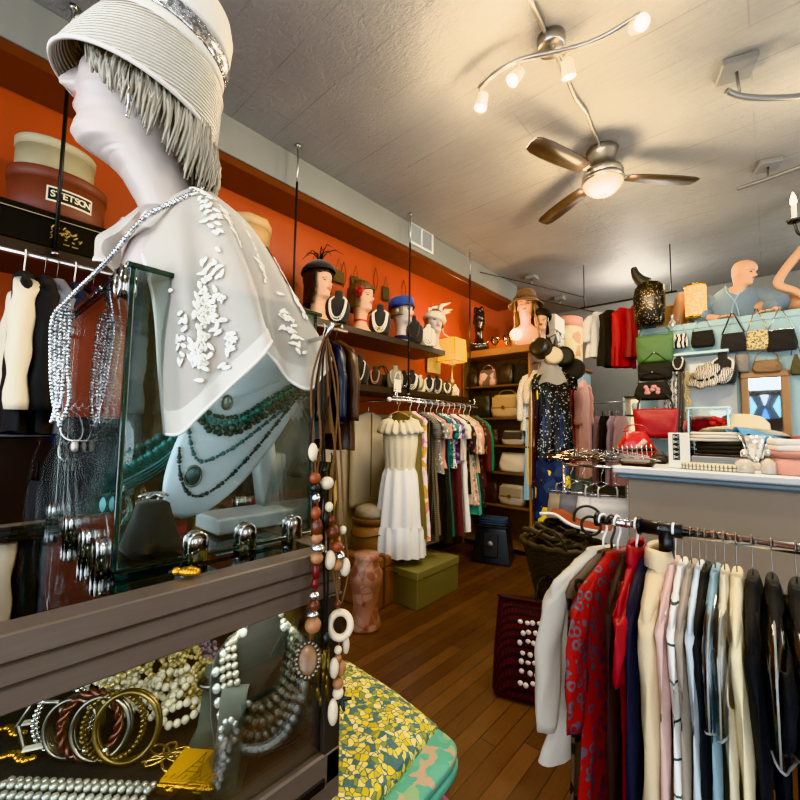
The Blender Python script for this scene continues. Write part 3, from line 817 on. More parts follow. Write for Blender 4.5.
MB().tube([(-.2, 0, H_ / 2 + .4), (-.2, 0, 3.0 - 1.74)], .003, 5).tube([(.2, 0, H_ / 2 + .4), (.2, 0, 3.0 - 1.74)], .003, 5).build('hanging_wire', BLACKM, t)
# ================================================================ JEWELLERY CASE (near the shop window)
CX0, CX1, CY0, CY1, CT = -.55, -1.16, -.50, .475, 1.25
DK = .925
RAIL = M('weathered_frame', '#7d7168', .42, .35, var=(7, '#5f554d', .7), stretch=(1, 1, 14))
RAILD = M('dark_frame', '#3c3733', .5, .3)
GL = glass('case_glass', (.95, .98, .97), .95, .8)
GLT = glass('case_top_glass', (.72, .78, .77), .95, 1.5)
t = T('jewelry_display_case', 'grey framed glass jewellery case full of bangles, pearls and velvet stands', 'display case', ((CX0 + CX1) / 2, (CY0 + CY1) / 2, 0))
o_ = t.location.copy()
def cp(mb, nm, mt, par=t): return mb.build(nm, mt, par, org=o_)
ym, xm, ly, lx = (CY0 + CY1) / 2, (CX0 + CX1) / 2, CY1 - CY0, CX0 - CX1
# stepped top rails
mb = MB()
for z0, z1, out in ((1.222, 1.25, .0), (1.198, 1.220, -.004), (1.170, 1.196, -.008)):
    mb.box((CX0 - .02 + out / 2 + .0, ym, (z0 + z1) / 2), (.04 + out, ly, z1 - z0), b=.002)
cp(mb, 'front_rail', RAIL)
mb = MB()
for z0, z1, out in ((1.222, 1.25, .0), (1.198, 1.220, -.004), (1.170, 1.196, -.008)):
    mb.box((xm - .02, CY1 - .02 + out / 2, (z0 + z1) / 2), (lx - .04, .04 + out, z1 - z0), b=.002)
cp(mb, 'end_rail', RAIL)
cp(MB().box((CX1 + .02, ym, 1.21), (.04, ly, .08)), 'back_rail', RAIL)
for x in (CX0 - .018, CX1 + .018):
    for y in (CY1 - .018, CY0 + .018): cp(MB().box((x, y, 1.05), (.034, .034, .25), b=.002), 'corner_post', RAILD)
mb = MB().box((CX0 - .02, ym, .905), (.04, ly, .05), b=.003).box((CX0 - .012, ym, .865), (.024, ly, .03), b=.002).box((xm, CY1 - .015, .89), (lx, .03, .075), b=.003).box((CX1 + .02, ym, .89), (.04, ly, .075))
cp(mb, 'bottom_rail', RAIL)
cp(MB().box((CX0 + .001, CY1 - .075, .888), (.004, .085, .014), b=.001), 'vent_slot', BLACKP)
cp(MB().box((xm, ym, DK - .012), (lx - .05, ly - .05, .02)), 'velvet_deck', M('deck_velvet', (.016, .017, .018), .8, bmp=(120, .2)))
cp(MB().box((CX0 - .012, ym, 1.05), (.004, ly - .07, .25), b=.0005), 'front_glass', GL)
cp(MB().box((xm, CY1 - .012, 1.05), (lx - .07, .004, .25), b=.0005), 'end_glass', GL)
cp(MB().box((xm, ym, CT - .004), (lx - .075, ly - .075, .006), b=.0005), 'top_glass', GLT)
cp(MB().box((CX1 + .045, ym, 1.05), (.006, ly - .08, .25)), 'back_panel', M('case_back', '#23211f', .6))
cp(MB().box((-.93, ym, .43), (.40, ly - .12, .86)), 'base_cabinet', DWOOD)

# ---- glass cube on top
BX0, BX1, BY0, BY1, BZ = -.655, -1.14, .165, .475, 1.676
t = T('glass_display_box', 'frameless glass box with chrome clips standing on the jewellery case', 'display case', ((BX0 + BX1) / 2, (BY0 + BY1) / 2, CT))
o_ = t.location.copy()
def gp(mb, nm, mt): return mb.build(nm, mt, t, org=o_)
GB = glass('box_glass', (.93, .965, .955), .95, .8); GE = glass('box_edge', (.32, .47, .44), .9, 1.3, .1)
xm, ym, lx, ly, hz = (BX0 + BX1) / 2, (BY0 + BY1) / 2, BX0 - BX1, BY1 - BY0, BZ - CT
zc = CT + .004 + hz / 2
gp(MB().box((BX0, ym, zc), (.006, ly, hz - .01), b=.0004), 'front_pane', GB)
gp(MB().box((BX1, ym, zc), (.006, ly, hz - .01), b=.0004), 'back_pane', GB)
gp(MB().box((xm, BY0, zc), (lx, .006, hz - .01), b=.0004), 'end_pane', GB)
gp(MB().box((xm, BY1, zc), (lx, .006, hz - .01), b=.0004), 'end_pane', GB)
gp(MB().box((xm, ym, BZ - .003), (lx + .02, ly + .02, .008), b=.0008), 'top_pane', GB)
gp(MB().box((BX0 + .002, BY0 - .002, zc), (.007, .007, hz - .01), b=.001).box((BX0, BY1 + .001, zc), (.006, .004, hz - .01)).box((BX0 + .005, ym, CT + .006), (.006, ly, .006)).box((BX0 + .008, ym, BZ - .003), (.004, ly + .02, .008)), 'polished_edge', GE)
gp(MB().tube([(BX0 - .045, BY0 + .01, CT + .01), (BX0 - .045, BY0 + .01, BZ - .01)], .0022, 6), 'steel_rod', CHROME)
CLIPM = M('clip_mirror', (.62, .6, .58), .08, 1)
def clip(x, y, z, ax, up=1, s=1.0):
    out = []
    for i in range(13):
        a = PI * i / 12; out.append((.013 * s * math.cos(a), (.028 + .013 * math.sin(a)) * s))
    out = [(.013 * s, 0)] + out + [(-.013 * s, 0)]
    def pt(u, h, d): return V((x + d, y + u, z + up * h)) if ax == 'x' else V((x + u, y + d, z + up * h))
    r0 = [pt(u, h, -.009) for u, h in out]; r1 = [pt(u, h, .009) for u, h in out]
    return MB().loft([r0, r1]).tube([pt(u, h, .0095) for u, h in out], .0022, 6).tube([pt(u, h, -.0095) for u, h in out], .0022, 6)
for px, py in ((195, 558), (245, 545), (292, 530)):
    q = PX(px, py, BX0); gp(clip(BX0, q.y, CT, 'x'), 'clip', CLIPM)
for x in (-.715, -.80, -.93, -1.10): gp(clip(x, BY0, CT, 'y', 1, .95), 'clip', CLIPM)
gp(clip(BX0, BY1 - .08, BZ + .004, 'x', -1, 1), 'clip', CLIPM)
gp(clip(-.69, BY0, BZ + .004, 'y', -1, 1.1), 'clip', CLIPM); gp(clip(-1.12, BY0, BZ + .004, 'y', -1, 1), 'clip', CLIPM); gp(clip(-.93, BY1, CT, 'y', 1, 1), 'clip', CLIPM)
gp(MB().tube([(BX0 - .02, BY1 - .05, 1.60), (-.545, BY1 - .055, 1.605), (-.53, BY1 - .055, 1.625)], .004, 8), 'necklace_peg', CHROME)

# ---- things on the deck of the case
def deck(px, py, z=DK): return PZ(px, py, z)
def ring_pts(c, r, axis, n=36, sx=1.0):
    ax = V(axis).normalized(); u = ax.cross(V((0, 0, 1))).normalized(); v = u.cross(ax)
    return [V(c) + (u * math.cos(2 * PI * i / n) * sx + v * math.sin(2 * PI * i / n)) * r for i in range(n)]
BRASS = M('antique_brass', '#8f7a4e', .3, .9, var=(60, '#4d3f22', .7)); BRONZE = M('rose_bronze', '#8a5f55', .35, .8, var=(80, '#4a2f2a', .7)); OLDS = M('old_silver', '#9a958b', .28, .95, var=(70, '#4f4b44', .7))
bang = [(40, 752, .034, 'hexagon', OLDS, 'six sided silver bangle at the open end of the bangle row'), (62, 750, .040, 'bead', SILVER, 'silver bead wire bangle standing behind the brass ones'),
        (72, 754, .036, 'flat', OLDS, 'wide pale engraved bangle second in the bangle row'), (88, 756, .040, 'twist', BRONZE, 'twisted rose bronze bangle in the middle of the row'),
        (100, 758, .039, 'tube', OLDS, 'plain dull silver bangle behind the frontmost brass pair'), (112, 758, .041, 'bead', BRASS, 'knobbly dark brass bangle beside the smooth front one'), (126, 760, .043, 'tube', BRASS, 'smooth brass bangle at the front of the row beside the butterfly brooch')]
for px, py, r, kd, mt, lab in bang:
    r *= 1.12; p = deck(px, py); ax = V((.62, -.62, .16)); w_ = .004
    t = T('bangle', lab, 'bangle', p, 0, 'bangles standing on the case deck')
    c = V((-.0, .0, r + .003)); mb = MB()
    if kd == 'bead':
        for dd in (-.004, .004): mb.beads(ring_pts(c + ax.normalized() * dd, r, ax, 60) + [ring_pts(c + ax.normalized() * dd, r, ax, 60)[0]], .0038, 1.9, 6, 4)
    elif kd == 'hexagon': mb.tube(ring_pts(c, r, ax, 6), .0045, 6, True)
    elif kd == 'flat':
        for dd in (-.008, -.004, 0, .004, .008): mb.tube(ring_pts(c + ax.normalized() * dd, r, ax, 40), .0032, 6, True)
    elif kd == 'twist':
        for ph in (0, PI):
            base = ring_pts(c, r, ax, 90); mb.tube([q + (q - c).normalized() * .004 * math.cos(i * .6 + ph) + ax.normalized() * .004 * math.sin(i * .6 + ph) for i, q in enumerate(base)], .0036, 6, True)
    else:
        for dd in (-.003, .004): mb.tube(ring_pts(c + ax.normalized() * dd, r, ax, 48), .0036, 8, True)
    mb.build('band', mt, t)
    if kd in ('flat', 'twist'): MB().sph(c + ring_pts((0, 0, 0), r, ax, 8)[5] + V((.004, -.004, 0)), .008, 8, 6, (1, 1, .8)).build('ornament', SILVER, t)
# heap of pearl strands
heap = [(132, 690, .055, .075, .0048, PEARLY, 'thin gold pearl rope coiled over the back of the pearl heap'), (185, 688, .05, .07, .0042, PEARLY, 'fine gold toned pearl strand lying across the top of the heap'),
        (175, 705, .055, .045, .0072, PEARL, 'large cream pearl strand in the middle of the heap'), (190, 715, .05, .03, .0072, PEARL, 'large cream pearl strand at the front of the heap'),
        (150, 705, .06, .02, .0062, PEARL, 'cream pearl strand trailing behind the bangles'), (112, 695, .05, .035, .0055, PEARL, 'creamy pearl strand at the bangle end of the heap'),
        (203, 700, .045, .055, .0045, PEARLY, 'gold bead strand spilling towards the velvet ramps'), (165, 695, .045, .02, .006, PEARL, 'cream pearl strand lying under the gold ropes'),
        (140, 680, .06, .06, .0058, PEARL, 'glossy cream pearl rope high on the heap by the case rail'), (118, 705, .045, .02, .0068, PEARL, 'round cream pearl strand low beside the brass bangles'), (205, 712, .04, .03, .006, PEARLY, 'champagne pearl strand at the ramp side of the heap'), (170, 678, .065, .07, .005, PEARLY, 'pale gold pearl rope along the back of the heap')]
for k, (px, py, rr, zz, r, mt, lab) in enumerate(heap):
    p = deck(px, py); rn = random.Random(k + 5); t = T('pearl_necklace', lab, 'necklace', p, 0, 'heaped pearl necklaces')
    mb = MB(); tot = 3 if r < .006 else 2
    for lp in range(tot):
        pts = []; a0 = rn.uniform(0, 6); q = rr * (1 - .25 * lp); e = rn.uniform(.5, .8)
        for i in range(41):
            a = 2 * PI * i / 40; rad = q * (1 + .22 * math.sin(3 * a + a0) + .12 * math.sin(5 * a + 2 * a0))
            x, y = rad * math.cos(a), rad * e * math.sin(a); c_, s_ = math.cos(a0), math.sin(a0)
            x, y = x * c_ - y * s_, x * s_ + y * c_
            h = max(0, zz * (1 - (x * x + y * y) / (rr * 1.25) ** 2)) + r * (1 + .7 * lp) + .006 * math.sin(4 * a + a0)
            pts.append(V((x, y, max(r, h))))
        mb.beads(pts, r, 1.98, 7, 5)
    mb.build('bead_strand', mt, t)
# amethyst cluster
p = deck(207, 672); mb = MB(); rn = random.Random(3)
for i in range(26): mb.sph((rn.gauss(0, .014), rn.gauss(0, .010), .045 + abs(rn.gauss(0, .012))), .006, 6, 4)
mb.lathe([(.02, 0), (.014, .02), (.018, .045)])
tag(mb.build('crystal_cluster', M('lilac_crystal', '#b7a9bd', .15, .2), None), 'lilac crystal bead cluster behind the pearl heap', 'bead cluster').location = p
# butterfly brooch, gold clips, bead bracelet, compact
def wing(mb, c, a, L, w, z=.004):
    d = V((math.cos(a), math.sin(a), 0)); n = V((-d.y, d.x, 0)); pts = []
    for i in range(25):
        q = 2 * PI * i / 24; pts.append(V(c) + d * (L / 2 + L / 2 * math.cos(q)) + n * w * math.sin(q) + V((0, 0, z + .006 * math.sin(q / 2))))
    mb.tube(pts[:-1], .0022, 6, True)
p = deck(167, 762); mb = MB()
for a, L in ((.3, .045), (.9, .035), (2.2, .035), (2.9, .045), (-.6, .03), (3.9, .03)): wing(mb, (0, 0, 0), a + .4, L, .009)
mb.tube([(-.02, -.03, .006), (0, 0, .008), (.02, .03, .006)], .003, 6)
ob = mb.build('butterfly_brooch', M('pale_gold', '#c7a868', .25, .9), None); ob.location = p; tag(ob, 'pale gold openwork brooch lying between the bangles and the yellow compact', 'brooch')
for px, py, lab, s in ((12, 735, 'gold leaf clip with a white tip at the edge of the case deck', 1.0), (18, 762, 'gold twisted clasp lying before the silver hexagonal bangle', 1.2)):
    p = deck(px, py); t = T('gold_clip', lab, 'clip', p, .6 * s)
    mb = MB()
    for i in range(7): mb.sph((i * .008 - .024, .006 * math.sin(i), .007), .009 * (1 - .08 * abs(i - 3)), 8, 5, (1, .8, .7))
    mb.build('body', GOLD, t); MB().box((.02, .006, .018), (.03, .012, .003), rz=.4).build('paper_tag', PAPER, t)
p0 = deck(-6, 800); p1 = deck(150, 806); t = T('bead_bracelet', 'three row bracelet of smoky silver pearls along the front of the deck', 'bracelet', p0)
mb = MB(); d = p1 - p0; nrm = V((-d.y, d.x, 0)).normalized()
for k in range(3): mb.beads([V((0, 0, .006)) + nrm * (k * .012) + d * (i / 20) + V((0, 0, .004 * (k == 1))) for i in range(21)], .0062, 2.0, 8, 6)
mb.build('bead_row', M('smoky_pearl', '#b9bab2', .12, .5, coat=.5), t)
p = deck(197, 777); t = T('compact_case', 'yellow gold compact engraved with a lattice tower beside the velvet ramps', 'compact', p, R(38))
MB().box((0, 0, .007), (.085, .07, .014), b=.002).build('case', GOLD, t)
MB().box((0, 0, .0155), (.078, .063, .002), b=.0005).build('lid_plate', M('compact_lid', '#e0a91c', .35, .1, var=(20, '#c08a10', .5)), t)
mb = MB()
ENG = M('engraving', '#5a3d0c', .6)
zz = .0169
for sx in (-1, 1): mb.tube([(sx * .016, -.022, zz), (sx * .009, -.006, zz), (sx * .004, .006, zz), (0, .026, zz)], .0007, 4)
for yy, w_ in ((-.012, .012), (-.003, .0075), (.006, .004)): mb.tube([(-w_, yy, zz), (w_, yy, zz)], .0007, 4)
for k in range(9): mb.tube([(-.036 + k * .009, -.026, zz), (-.033 + k * .009, -.022 + .004 * (k % 2), zz)], .0006, 4)
mb.build('engraved_tower', ENG, t)
for s in (-.02, .02): MB().tube([(s - .006, -.036, .010), (s + .006, -.036, .010)], .004, 8).build('hinge', GOLD, t)
# velvet ramps with sparkling bracelets
RAMP = M('ramp_velvet', '#59615a', .7, sheen=.3)
for px, py, lab, wh, lab2 in ((232, 762, 'dark green velvet ramp standing next to the yellow compact', 1.15, 'sparkling flower bracelet on the ramp beside the compact'), (215, 722, 'dark green velvet ramp behind the first, wearing a plain cuff', 1.0, 'silver cuff on the velvet ramp nearest the pearls')):
    p = deck(px, py); rz = R(50)
    prof = [(-.055, .0), (-.035, .012), (-.018, .045), (-.006, .085), (.006, .095), (.018, .085), (.026, .05), (.03, 0)]
    pr = catmull([V((0, y * wh, z * wh)) for y, z in prof], 5); mb = MB()
    mb.grid([[q + V((x, 0, 0)) for q in pr] for x in (-.02, -.019, .019, .02)]); mb.box((0, -.01, .002), (.05, .11, .004))
    ob = mb.build('velvet_ramp', RAMP, None, mod='solid'); ob.location = p; ob.rotation_euler = (0, 0, rz); tag(ob, lab, 'display stand')
    t = T('bracelet', lab2, 'bracelet', p, rz); mb = MB(); rn = random.Random(int(px))
    if wh > 1.1:
        for i in range(9):
            a = 2 * PI * i / 9; mb.sph((.012 * math.cos(a), -.024 * wh, .055 * wh + .018 * math.sin(a)), .0048, 6, 4)
        for i in range(14): mb.sph((rn.uniform(-.006, .006), -.030 * wh - .002 * i, .05 * wh - i * .0035), .0042, 6, 4)
        mb.build('crystals', CRYST, t)
    else:
        mb.tube([V((.024 * math.cos(a), -.004 + .014 * math.sin(a) - .012, .078)) for a in [2 * PI * i / 30 for i in range(30)]], .005, 8, True); mb.build('cuff', OLDS, t)
# velvet bust with the crystal collar
bp_ = V((-.685, .405, DK)); brz = R(62); bh = .235
bust(bp_, brz, bh, M('bust_green', '#1b201d', .75, sheen=.3), 'large dark velvet bust inside the case wearing a crystal collar')
t = T('crystal_collar', 'wide collar of smoky pearls and crystal drops on the velvet bust in the case', 'necklace', bp_, brz)
SM = M('smoky_bead', '#b5b3a6', .12, .55, coat=.5); mb = MB()
for i in range(3): mb.beads(strand(bh, .84 - i * .02, .52 + i * .06, .052 + i * .009, .006), .0062, 2.0, 8, 5)
mb.build('bead_rows', SM, t); mb = MB()
for i, q in enumerate(strand(bh, .78, .68, .080, .006, 26)): mb.sph(q + V((0, -.003, -.006)), .0072, 8, 5, (1, .8, 1.15))
mb.build('crystal_drops', CRYST, t)

# ---- gold clip on the case top
p = PZ(190, 577, CT + .001); t = T('gold_brooch', 'small gold shell brooch lying on the glass top before the box', 'brooch', p, R(35))
mb = MB()
for i in range(6): mb.sph((.004 * i - .01, 0, .007), .010 - .001 * abs(i - 2), 8, 5, (.5, 1, .7))
mb.sph((-.02, 0, .006), .006, 8, 5); mb.build('shell', GOLD, t); MB().sph((-.027, 0, .005), .004, 8, 5).build('dark_tip', BLACKP, t)

# ---- white necklace board in the glass box
A_, B_, E_ = PT(213, 374, .74), PT(306, 388, .86), PT(184, 517, .735)
mid = (A_ + B_) / 2; nb = (B_ - A_).cross(E_ - mid).normalized()
if nb.dot(EYE - mid) < 0: nb = -nb
def bd(u, v, off=0): 
    w_ = (1 - max(0, v) ** 2.6) ** .5 if v < 1 else 0
    return mid + (E_ - mid) * v + (B_ - A_) * .5 * u * w_ + nb * (.016 * (1 - u * u) * w_ + off)
def bplane(px, py, off=.004):
    d = ray(px, py); q = EYE + d * ((mid - EYE).dot(nb) / d.dot(nb)); rel = q - mid
    ax = (B_ - A_) * .5; ey = E_ - mid
    aa, bb, cc = ax.dot(ax), ax.dot(ey), ey.dot(ey); p1, p2 = rel.dot(ax), rel.dot(ey); dt = aa * cc - bb * bb
    u, v = (p1 * cc - p2 * bb) / dt, (p2 * aa - p1 * bb) / dt
    w_ = (1 - min(1, max(0, v)) ** 2.6) ** .5; u = u / max(.05, w_)
    return q + nb * (.016 * max(0, 1 - u * u) * w_ + off + .003)
MARB = M('white_marble', '#dfe3e2', .3, var=(5, '#c6ccd0', .6))
bc = PZ(248, 523, CT + .01); bc.x -= .02; t = T('necklace_board', 'white necklace bust on a marble foot inside the glass box', 'necklace display', (bc.x, bc.y, CT + .002)); o_ = t.location.copy()
mb = MB(); rows = []
for i in range(27):
    v = -.25 + 1.25 * (i / 26); v = min(v, .9995)
    sw = 1 if v > 0 else 1 - (-v / .25) ** .8 * .68
    rows.append([bd(-1 + 2 * j / 16, max(v, 0)) + ((E_ - mid) * min(v, 0)) + (B_ - A_) * .5 * (-1 + 2 * j / 16) * (sw - 1) for j in range(17)])
ob = mb.grid(rows).build('bust_panel', M('bust_white', '#dfe8ee', .5), t, org=o_); md = ob.modifiers.new('thick', 'SOLIDIFY'); md.thickness = .008; md.offset = 0
q = (mid + E_) / 2
MB().box((bc.x, bc.y, CT + .017), (.10, .15, .03), b=.004, rz=0).build('foot', MARB, t, org=o_)
ptop = bplane(262, 412, -.035); pbot = PZ(268, 507, CT + .03) + (ptop - EYE).normalized() * .03; pbot.z = CT + .03; MB().tube([pbot, ptop], .026, 4).build('post', MARB, t, org=o_)
def bneck(label, pxs, mats, r, gap=2.0, mult=None, pend=None, extra=None):
    pts = path([bplane(x, y, .003 + r) for x, y in pxs], 10); t = T('necklace', label, 'necklace', pts[len(pts) // 2])
    o2 = t.location.copy(); MB().beads(pts, r, gap, 7, 5, mult=mult).build('bead_strand', mats, t, org=o2)
    if extra: 
        for dx, dy, m2, r2, mu in extra: MB().beads(path([bplane(x + dx, y + dy, .003 + r2 * 1.5) for x, y in pxs], 10), r2, 1.9, 7, 5, mult=mu).build('bead_strand', m2, t, org=o2)
    if pend:
        c = bplane(pend[0], pend[1], .008); mt = nb.to_track_quat('Z', 'Y').to_matrix()
        MB().sph(c, pend[2], 14, 8, (.72, 1.0, .28), mt=mt).build('pendant', pend[3], t, org=o2)
        MB().tube([c + mt @ V((pend[2] * .8 * math.cos(a), pend[2] * 1.1 * math.sin(a), .002)) for a in [2 * PI * i / 24 for i in range(24)]], .0015, 6, True).build('pendant_rim', OLDS, t, org=o2)
bneck('fine silver chain with an abalone drop, topmost on the white bust', [(214, 392), (225, 398), (250, 390), (275, 379)], SILVER, .0012, 1.8, pend=(223, 401, .012, M('abalone', '#5f8f8c', .15, .3, var=(60, '#c9c3a8', .8))))
bneck('chunky jade and turquoise stone necklace across the white bust', [(196, 412), (205, 424), (230, 425), (260, 408), (300, 386)], JADE, .0055, 1.9, mult=[1, 1.5, 1, .8, 1.3], extra=[(2, -6, TURQ, .0045, [1, 1.3, .8]), (4, -11, JADE, .004, [1.2, .8, 1]), (2, 5, M('dark_jade', '#2c4038', .3), .004, [1, 1.4])])
bneck('teal bead necklace with an oval filigree pendant on the white bust', [(187, 425), (190, 448), (198, 459), (215, 453), (240, 438), (288, 402)], M('teal_bead', '#3c6a6c', .3, .2), .003, 1.9, mult=[1, 1, 1.4], pend=(190, 473, .017, M('filigree', '#6f8d8f', .35, .7, var=(120, '#2f4548', .9))))
bneck('long dark bead necklace lowest on the white bust', [(178, 447), (178, 470), (184, 488), (197, 493), (220, 480), (250, 450), (292, 400)], M('smoke_bead', '#39474a', .25, .3), .0027, 1.9, mult=[1, 1, 1, 1.5, 1.5])
# ---- other things in the glass box
def boxp(px, py, z=CT + .003): return PZ(px, py, z)
p = boxp(150, 560); p = V((min(p.x, -.70), p.y, p.z))
p = V((-.745, .235, CT + .003)); t = T('ring_stand', 'black velvet ring cone stand holding a silver leaf ring in the glass box', 'display stand', p, R(45))
MB().lathe([(.05, 0), (.05, .006), (.034, .05), (.026, .075), (.02, .078)], n=4).build('cone', VELVET, t)
p2 = p + V((0, 0, .085)); t = T('leaf_ring', 'silver leaf ring on the black cone stand', 'ring', p2, .4); mb = MB()
for a in (0, .9, 2.0, 2.9, 4.2, 5.2): wing(mb, (0, 0, 0), a, .02, .004, 0)
mb.tube(ring_pts((0, 0, -.004), .009, (1, 0, 0), 16), .0016, 6, True); mb.build('leaves', SILVER, t)
# turquoise strands heaped behind the edge
for k, (a, b, r, mt, lab) in enumerate([(((100, 487), (130, 470), (160, 452), (192, 428)), .78, .0045, TURQ, 'turquoise chip strand hanging nearest the white bust'), (((98, 498), (128, 484), (160, 466), (190, 440)), .79, .003, M('teal_cord', '#2d7f80', .5), 'smooth teal cord strand under the turquoise chips'),
        (((103, 478), (125, 458), (150, 447), (185, 425)), .81, .0055, M('dark_teal', '#22504f', .3, var=(40, '#5fa09b', .7)), 'dark teal bead strand behind the turquoise chips')]):
    t = T('necklace', lab, 'necklace', PT(a[1][0], a[1][1], b)); o2 = t.location.copy(); mb = MB()
    for q in range(4):
        pts = path([PT(x, y + q * 3.5 - 5, b + .012 * q) for x, y in a], 10)
        mb.beads(pts, r, 1.7, 6, 4, mult=[1, 1.4, .8, 1.2]) if k != 1 else mb.tube(pts, r * .7, 6)
    mb.build('bead_strand', mt, t, org=o2)
p = boxp(107, 520); p = V((-.76, .2, CT + .003))
t = T('turquoise_stone', 'smooth pale turquoise stone on a small easel in the glass box corner', 'stone', PT(107, 515, .62) * 1)
q = t.location.copy(); MB().sph((0, 0, .016), .013, 14, 10, (.8, .8, 1.15)).build('stone', M('pale_turquoise', '#7fc3c4', .35), t)
MB().tube([(0, .0, -.0 + .003), (0, .01, CT - q.z + .004)], .003, 6).build('stand', CHROME, t)
ACR = glass('acrylic', (.93, .95, .95), .6, .12, .03)
for px, py, tt, h, lab, lab2 in ((98, 505, .80, .30, 'clear acrylic neck form with a silver chain in the glass box', 'silver chain on the clear neck form'), (62, 520, .9, .22, 'clear acrylic neck form nearest the clothes rail in the glass box', 'thin silver choker with a coin on the clear neck form')):
    p = PT(px, py, tt); p = V((max(p.x, -1.08), max(.21, p.y), CT + .004))
    ob = bust(p, R(40), h, ACR, lab)
    necklace(p, R(40), h, lab2, SILVER, .0022, .3, .045, 1, .86, (.010, OLDS))
for k, (dx, dy) in enumerate(((-.93, .22), (-.99, .25), (-1.03, .3))):
    t = T('cuff_bracelet', ('green glass cuff standing in the glass box beside the clips', 'clear glass cuff standing behind the green one', 'amber edged glass cuff deepest in the glass box')[k], 'bracelet', (dx, dy, CT + .004), .5 + k)
    MB().tube(ring_pts((0, 0, .036), .033, (.5, -.8, .1), 28), .006, 8, True).build('band', (glass('green_acr', (.55, .75, .6), .9, 2, .03), ACR, glass('amber_acr', (.8, .66, .4), .9, 2, .03))[k], t)

# ---- necklaces hanging from the peg at the corner of the glass box
TERRA = M('terracotta_bead', '#94492c', .4, var=(30, '#5f2a17', .6)); BROWNB = M('brown_bead', '#5a2c1c', .3); BONE = M('bone_bead', '#d6c7b0', .45); TANB = M('tan_bead', '#a1714e', .45); REDC = M('dark_red_bead', '#5c1414', .35)
XH = -.533
def PT2(x, y, off=0): return PX(x, y, XH + off)
def hang(label, cords, beads, extra=None):
    t = T('beaded_necklace', label, 'necklace', PT2(cords[0][-1][0], cords[0][-1][1])); o2 = t.location.copy()
    peg = V((-.548, BY1 - .055, 1.61))
    mb = MB()
    for cl in cords: mb.tube(path([peg] + [PT2(x, y) for x, y in cl], 6), .0019, 5)
    mb.build('cord', CORD if 'cord' not in (extra or {}) else extra['cord'], t, org=o2)
    groups = {}
    for x, y, r, mt, sz in beads: groups.setdefault(mt.name, (mt, []))[1].append((x, y, r, sz))
    for nm, (mt, ls) in groups.items():
        for x, y, r, sz in ls: MB().sph(PT2(x, y, .004), r, 12, 8, (1, 1, sz)).build('bead', mt, t, org=o2)
    return t, o2
t, o2 = hang('brown corded necklace of terracotta and silver beads with a framed portrait pendant', [[(312, 380), (313, 440), (316, 480), (317, 560), (312, 640)], [(318, 385), (321, 440), (317, 480), (316, 600), (310, 640)]],
     [(313, 452, .0075, BONE, 1.9), (315, 478, .009, TERRA, 1), (315, 488, .008, BLACKP, 1), (316, 498, .007, SILVER, 1.2), (316, 513, .008, TERRA, 1.3), (317, 527, .009, BROWNB, 1.6), (317, 538, .009, TANB, .9), (318, 548, .011, SILVER, .8), (317, 558, .010, TANB, .9),
      (316, 572, .006, REDC, 2.2), (315, 584, .006, REDC, 1.6), (314, 595, .009, SILVER, .8), (314, 605, .009, BROWNB, 1), (313, 614, .009, SILVER, .7), (313, 625, .0125, TANB, .95)])
cpt = PT2(308, 660, .006); mt = (EYE - cpt).normalized().to_track_quat('Z', 'Y').to_matrix()
MB().sph(cpt, .021, 18, 8, (.72, 1.0, .25), mt=mt).build('portrait_pendant', M('portrait', '#43200f', .3, var=(26, '#d8b086', .55)), t, org=o2)
MB().beads([cpt + mt @ V((.0165 * math.cos(a), .0225 * math.sin(a), .002)) for a in [2 * PI * i / 30 for i in range(31)]], .0035, 1.7, 6, 4).build('pendant_rim', OLDS, t, org=o2)
mb = MB(); rn = random.Random(9)
for k in range(9):
    x = 316 + k * 1.6; mb.tube([PT2(x, 655 + rn.uniform(-8, 4)), PT2(x + rn.uniform(-3, 2), 678 + rn.uniform(0, 26), .004)], .0016, 5)
    mb.sph(PT2(x + rn.uniform(-3, 2), 690 + rn.uniform(-16, 14), .006), .004, 6, 4, (.6, .6, 2))
mb.build('gold_tassel', BRASS, t, org=o2)
t, o2 = hang('tan corded necklace ending in a white bone ring and shell drops', [[(328, 385), (335, 450), (338, 500), (336, 560), (338, 605)], [(334, 382), (340, 440), (344, 520), (348, 570), (341, 605)], [(338, 384), (333, 470), (330, 520), (333, 570), (339, 605)]],
     [(327, 483, .011, BONE, .95), (329, 507, .007, BONE, 1.2), (331, 520, .007, BROWNB, 1), (333, 532, .011, BROWNB, 1.1), (337, 546, .010, TERRA, .9), (340, 556, .009, SILVER, .9), (330, 560, .009, BONE, 1.7), (345, 567, .009, BONE, 1.7), (337, 565, .009, TANB, 1), (343, 530, .006, BONE, 1.2),
      (338, 604, .006, BROWNB, 1), (346, 645, .006, BONE, 2.4), (338, 650, .0065, BONE, 1), (338, 658, .006, TANB, 1), (334, 668, .008, BONE, 2.0), (341, 668, .008, TANB, 1.6), (338, 683, .009, TANB, 1), (338, 693, .009, BONE, 1), (333, 712, .0085, BONE, 2.4)])
rc = PT2(340, 625, .004); mtt = (EYE - rc).normalized()
MB().tube(ring_pts(rc, .0185, (mtt.x, mtt.y, .2), 30, .9), .0058, 10, True).build('bone_ring', BONE, t, org=o2)
mb = MB().tube(path([PT2(339, 640), PT2(338, 670), PT2(337, 700), PT2(333, 722)], 6), .0016, 5).build('drop_cord', CORD, t, org=o2)
sf = PT2(341, 699, .008); mb = MB(); mtt = (EYE - sf).normalized().to_track_quat('Z', 'Y').to_matrix()
for k in range(5): a = 2 * PI * k / 5; mb.tube([sf, sf + mtt @ V((.017 * math.cos(a), .017 * math.sin(a), 0))], [.005, .002], 6)
mb.build('starfish_charm', M('dark_starfish', '#25292a', .6), t, org=o2)
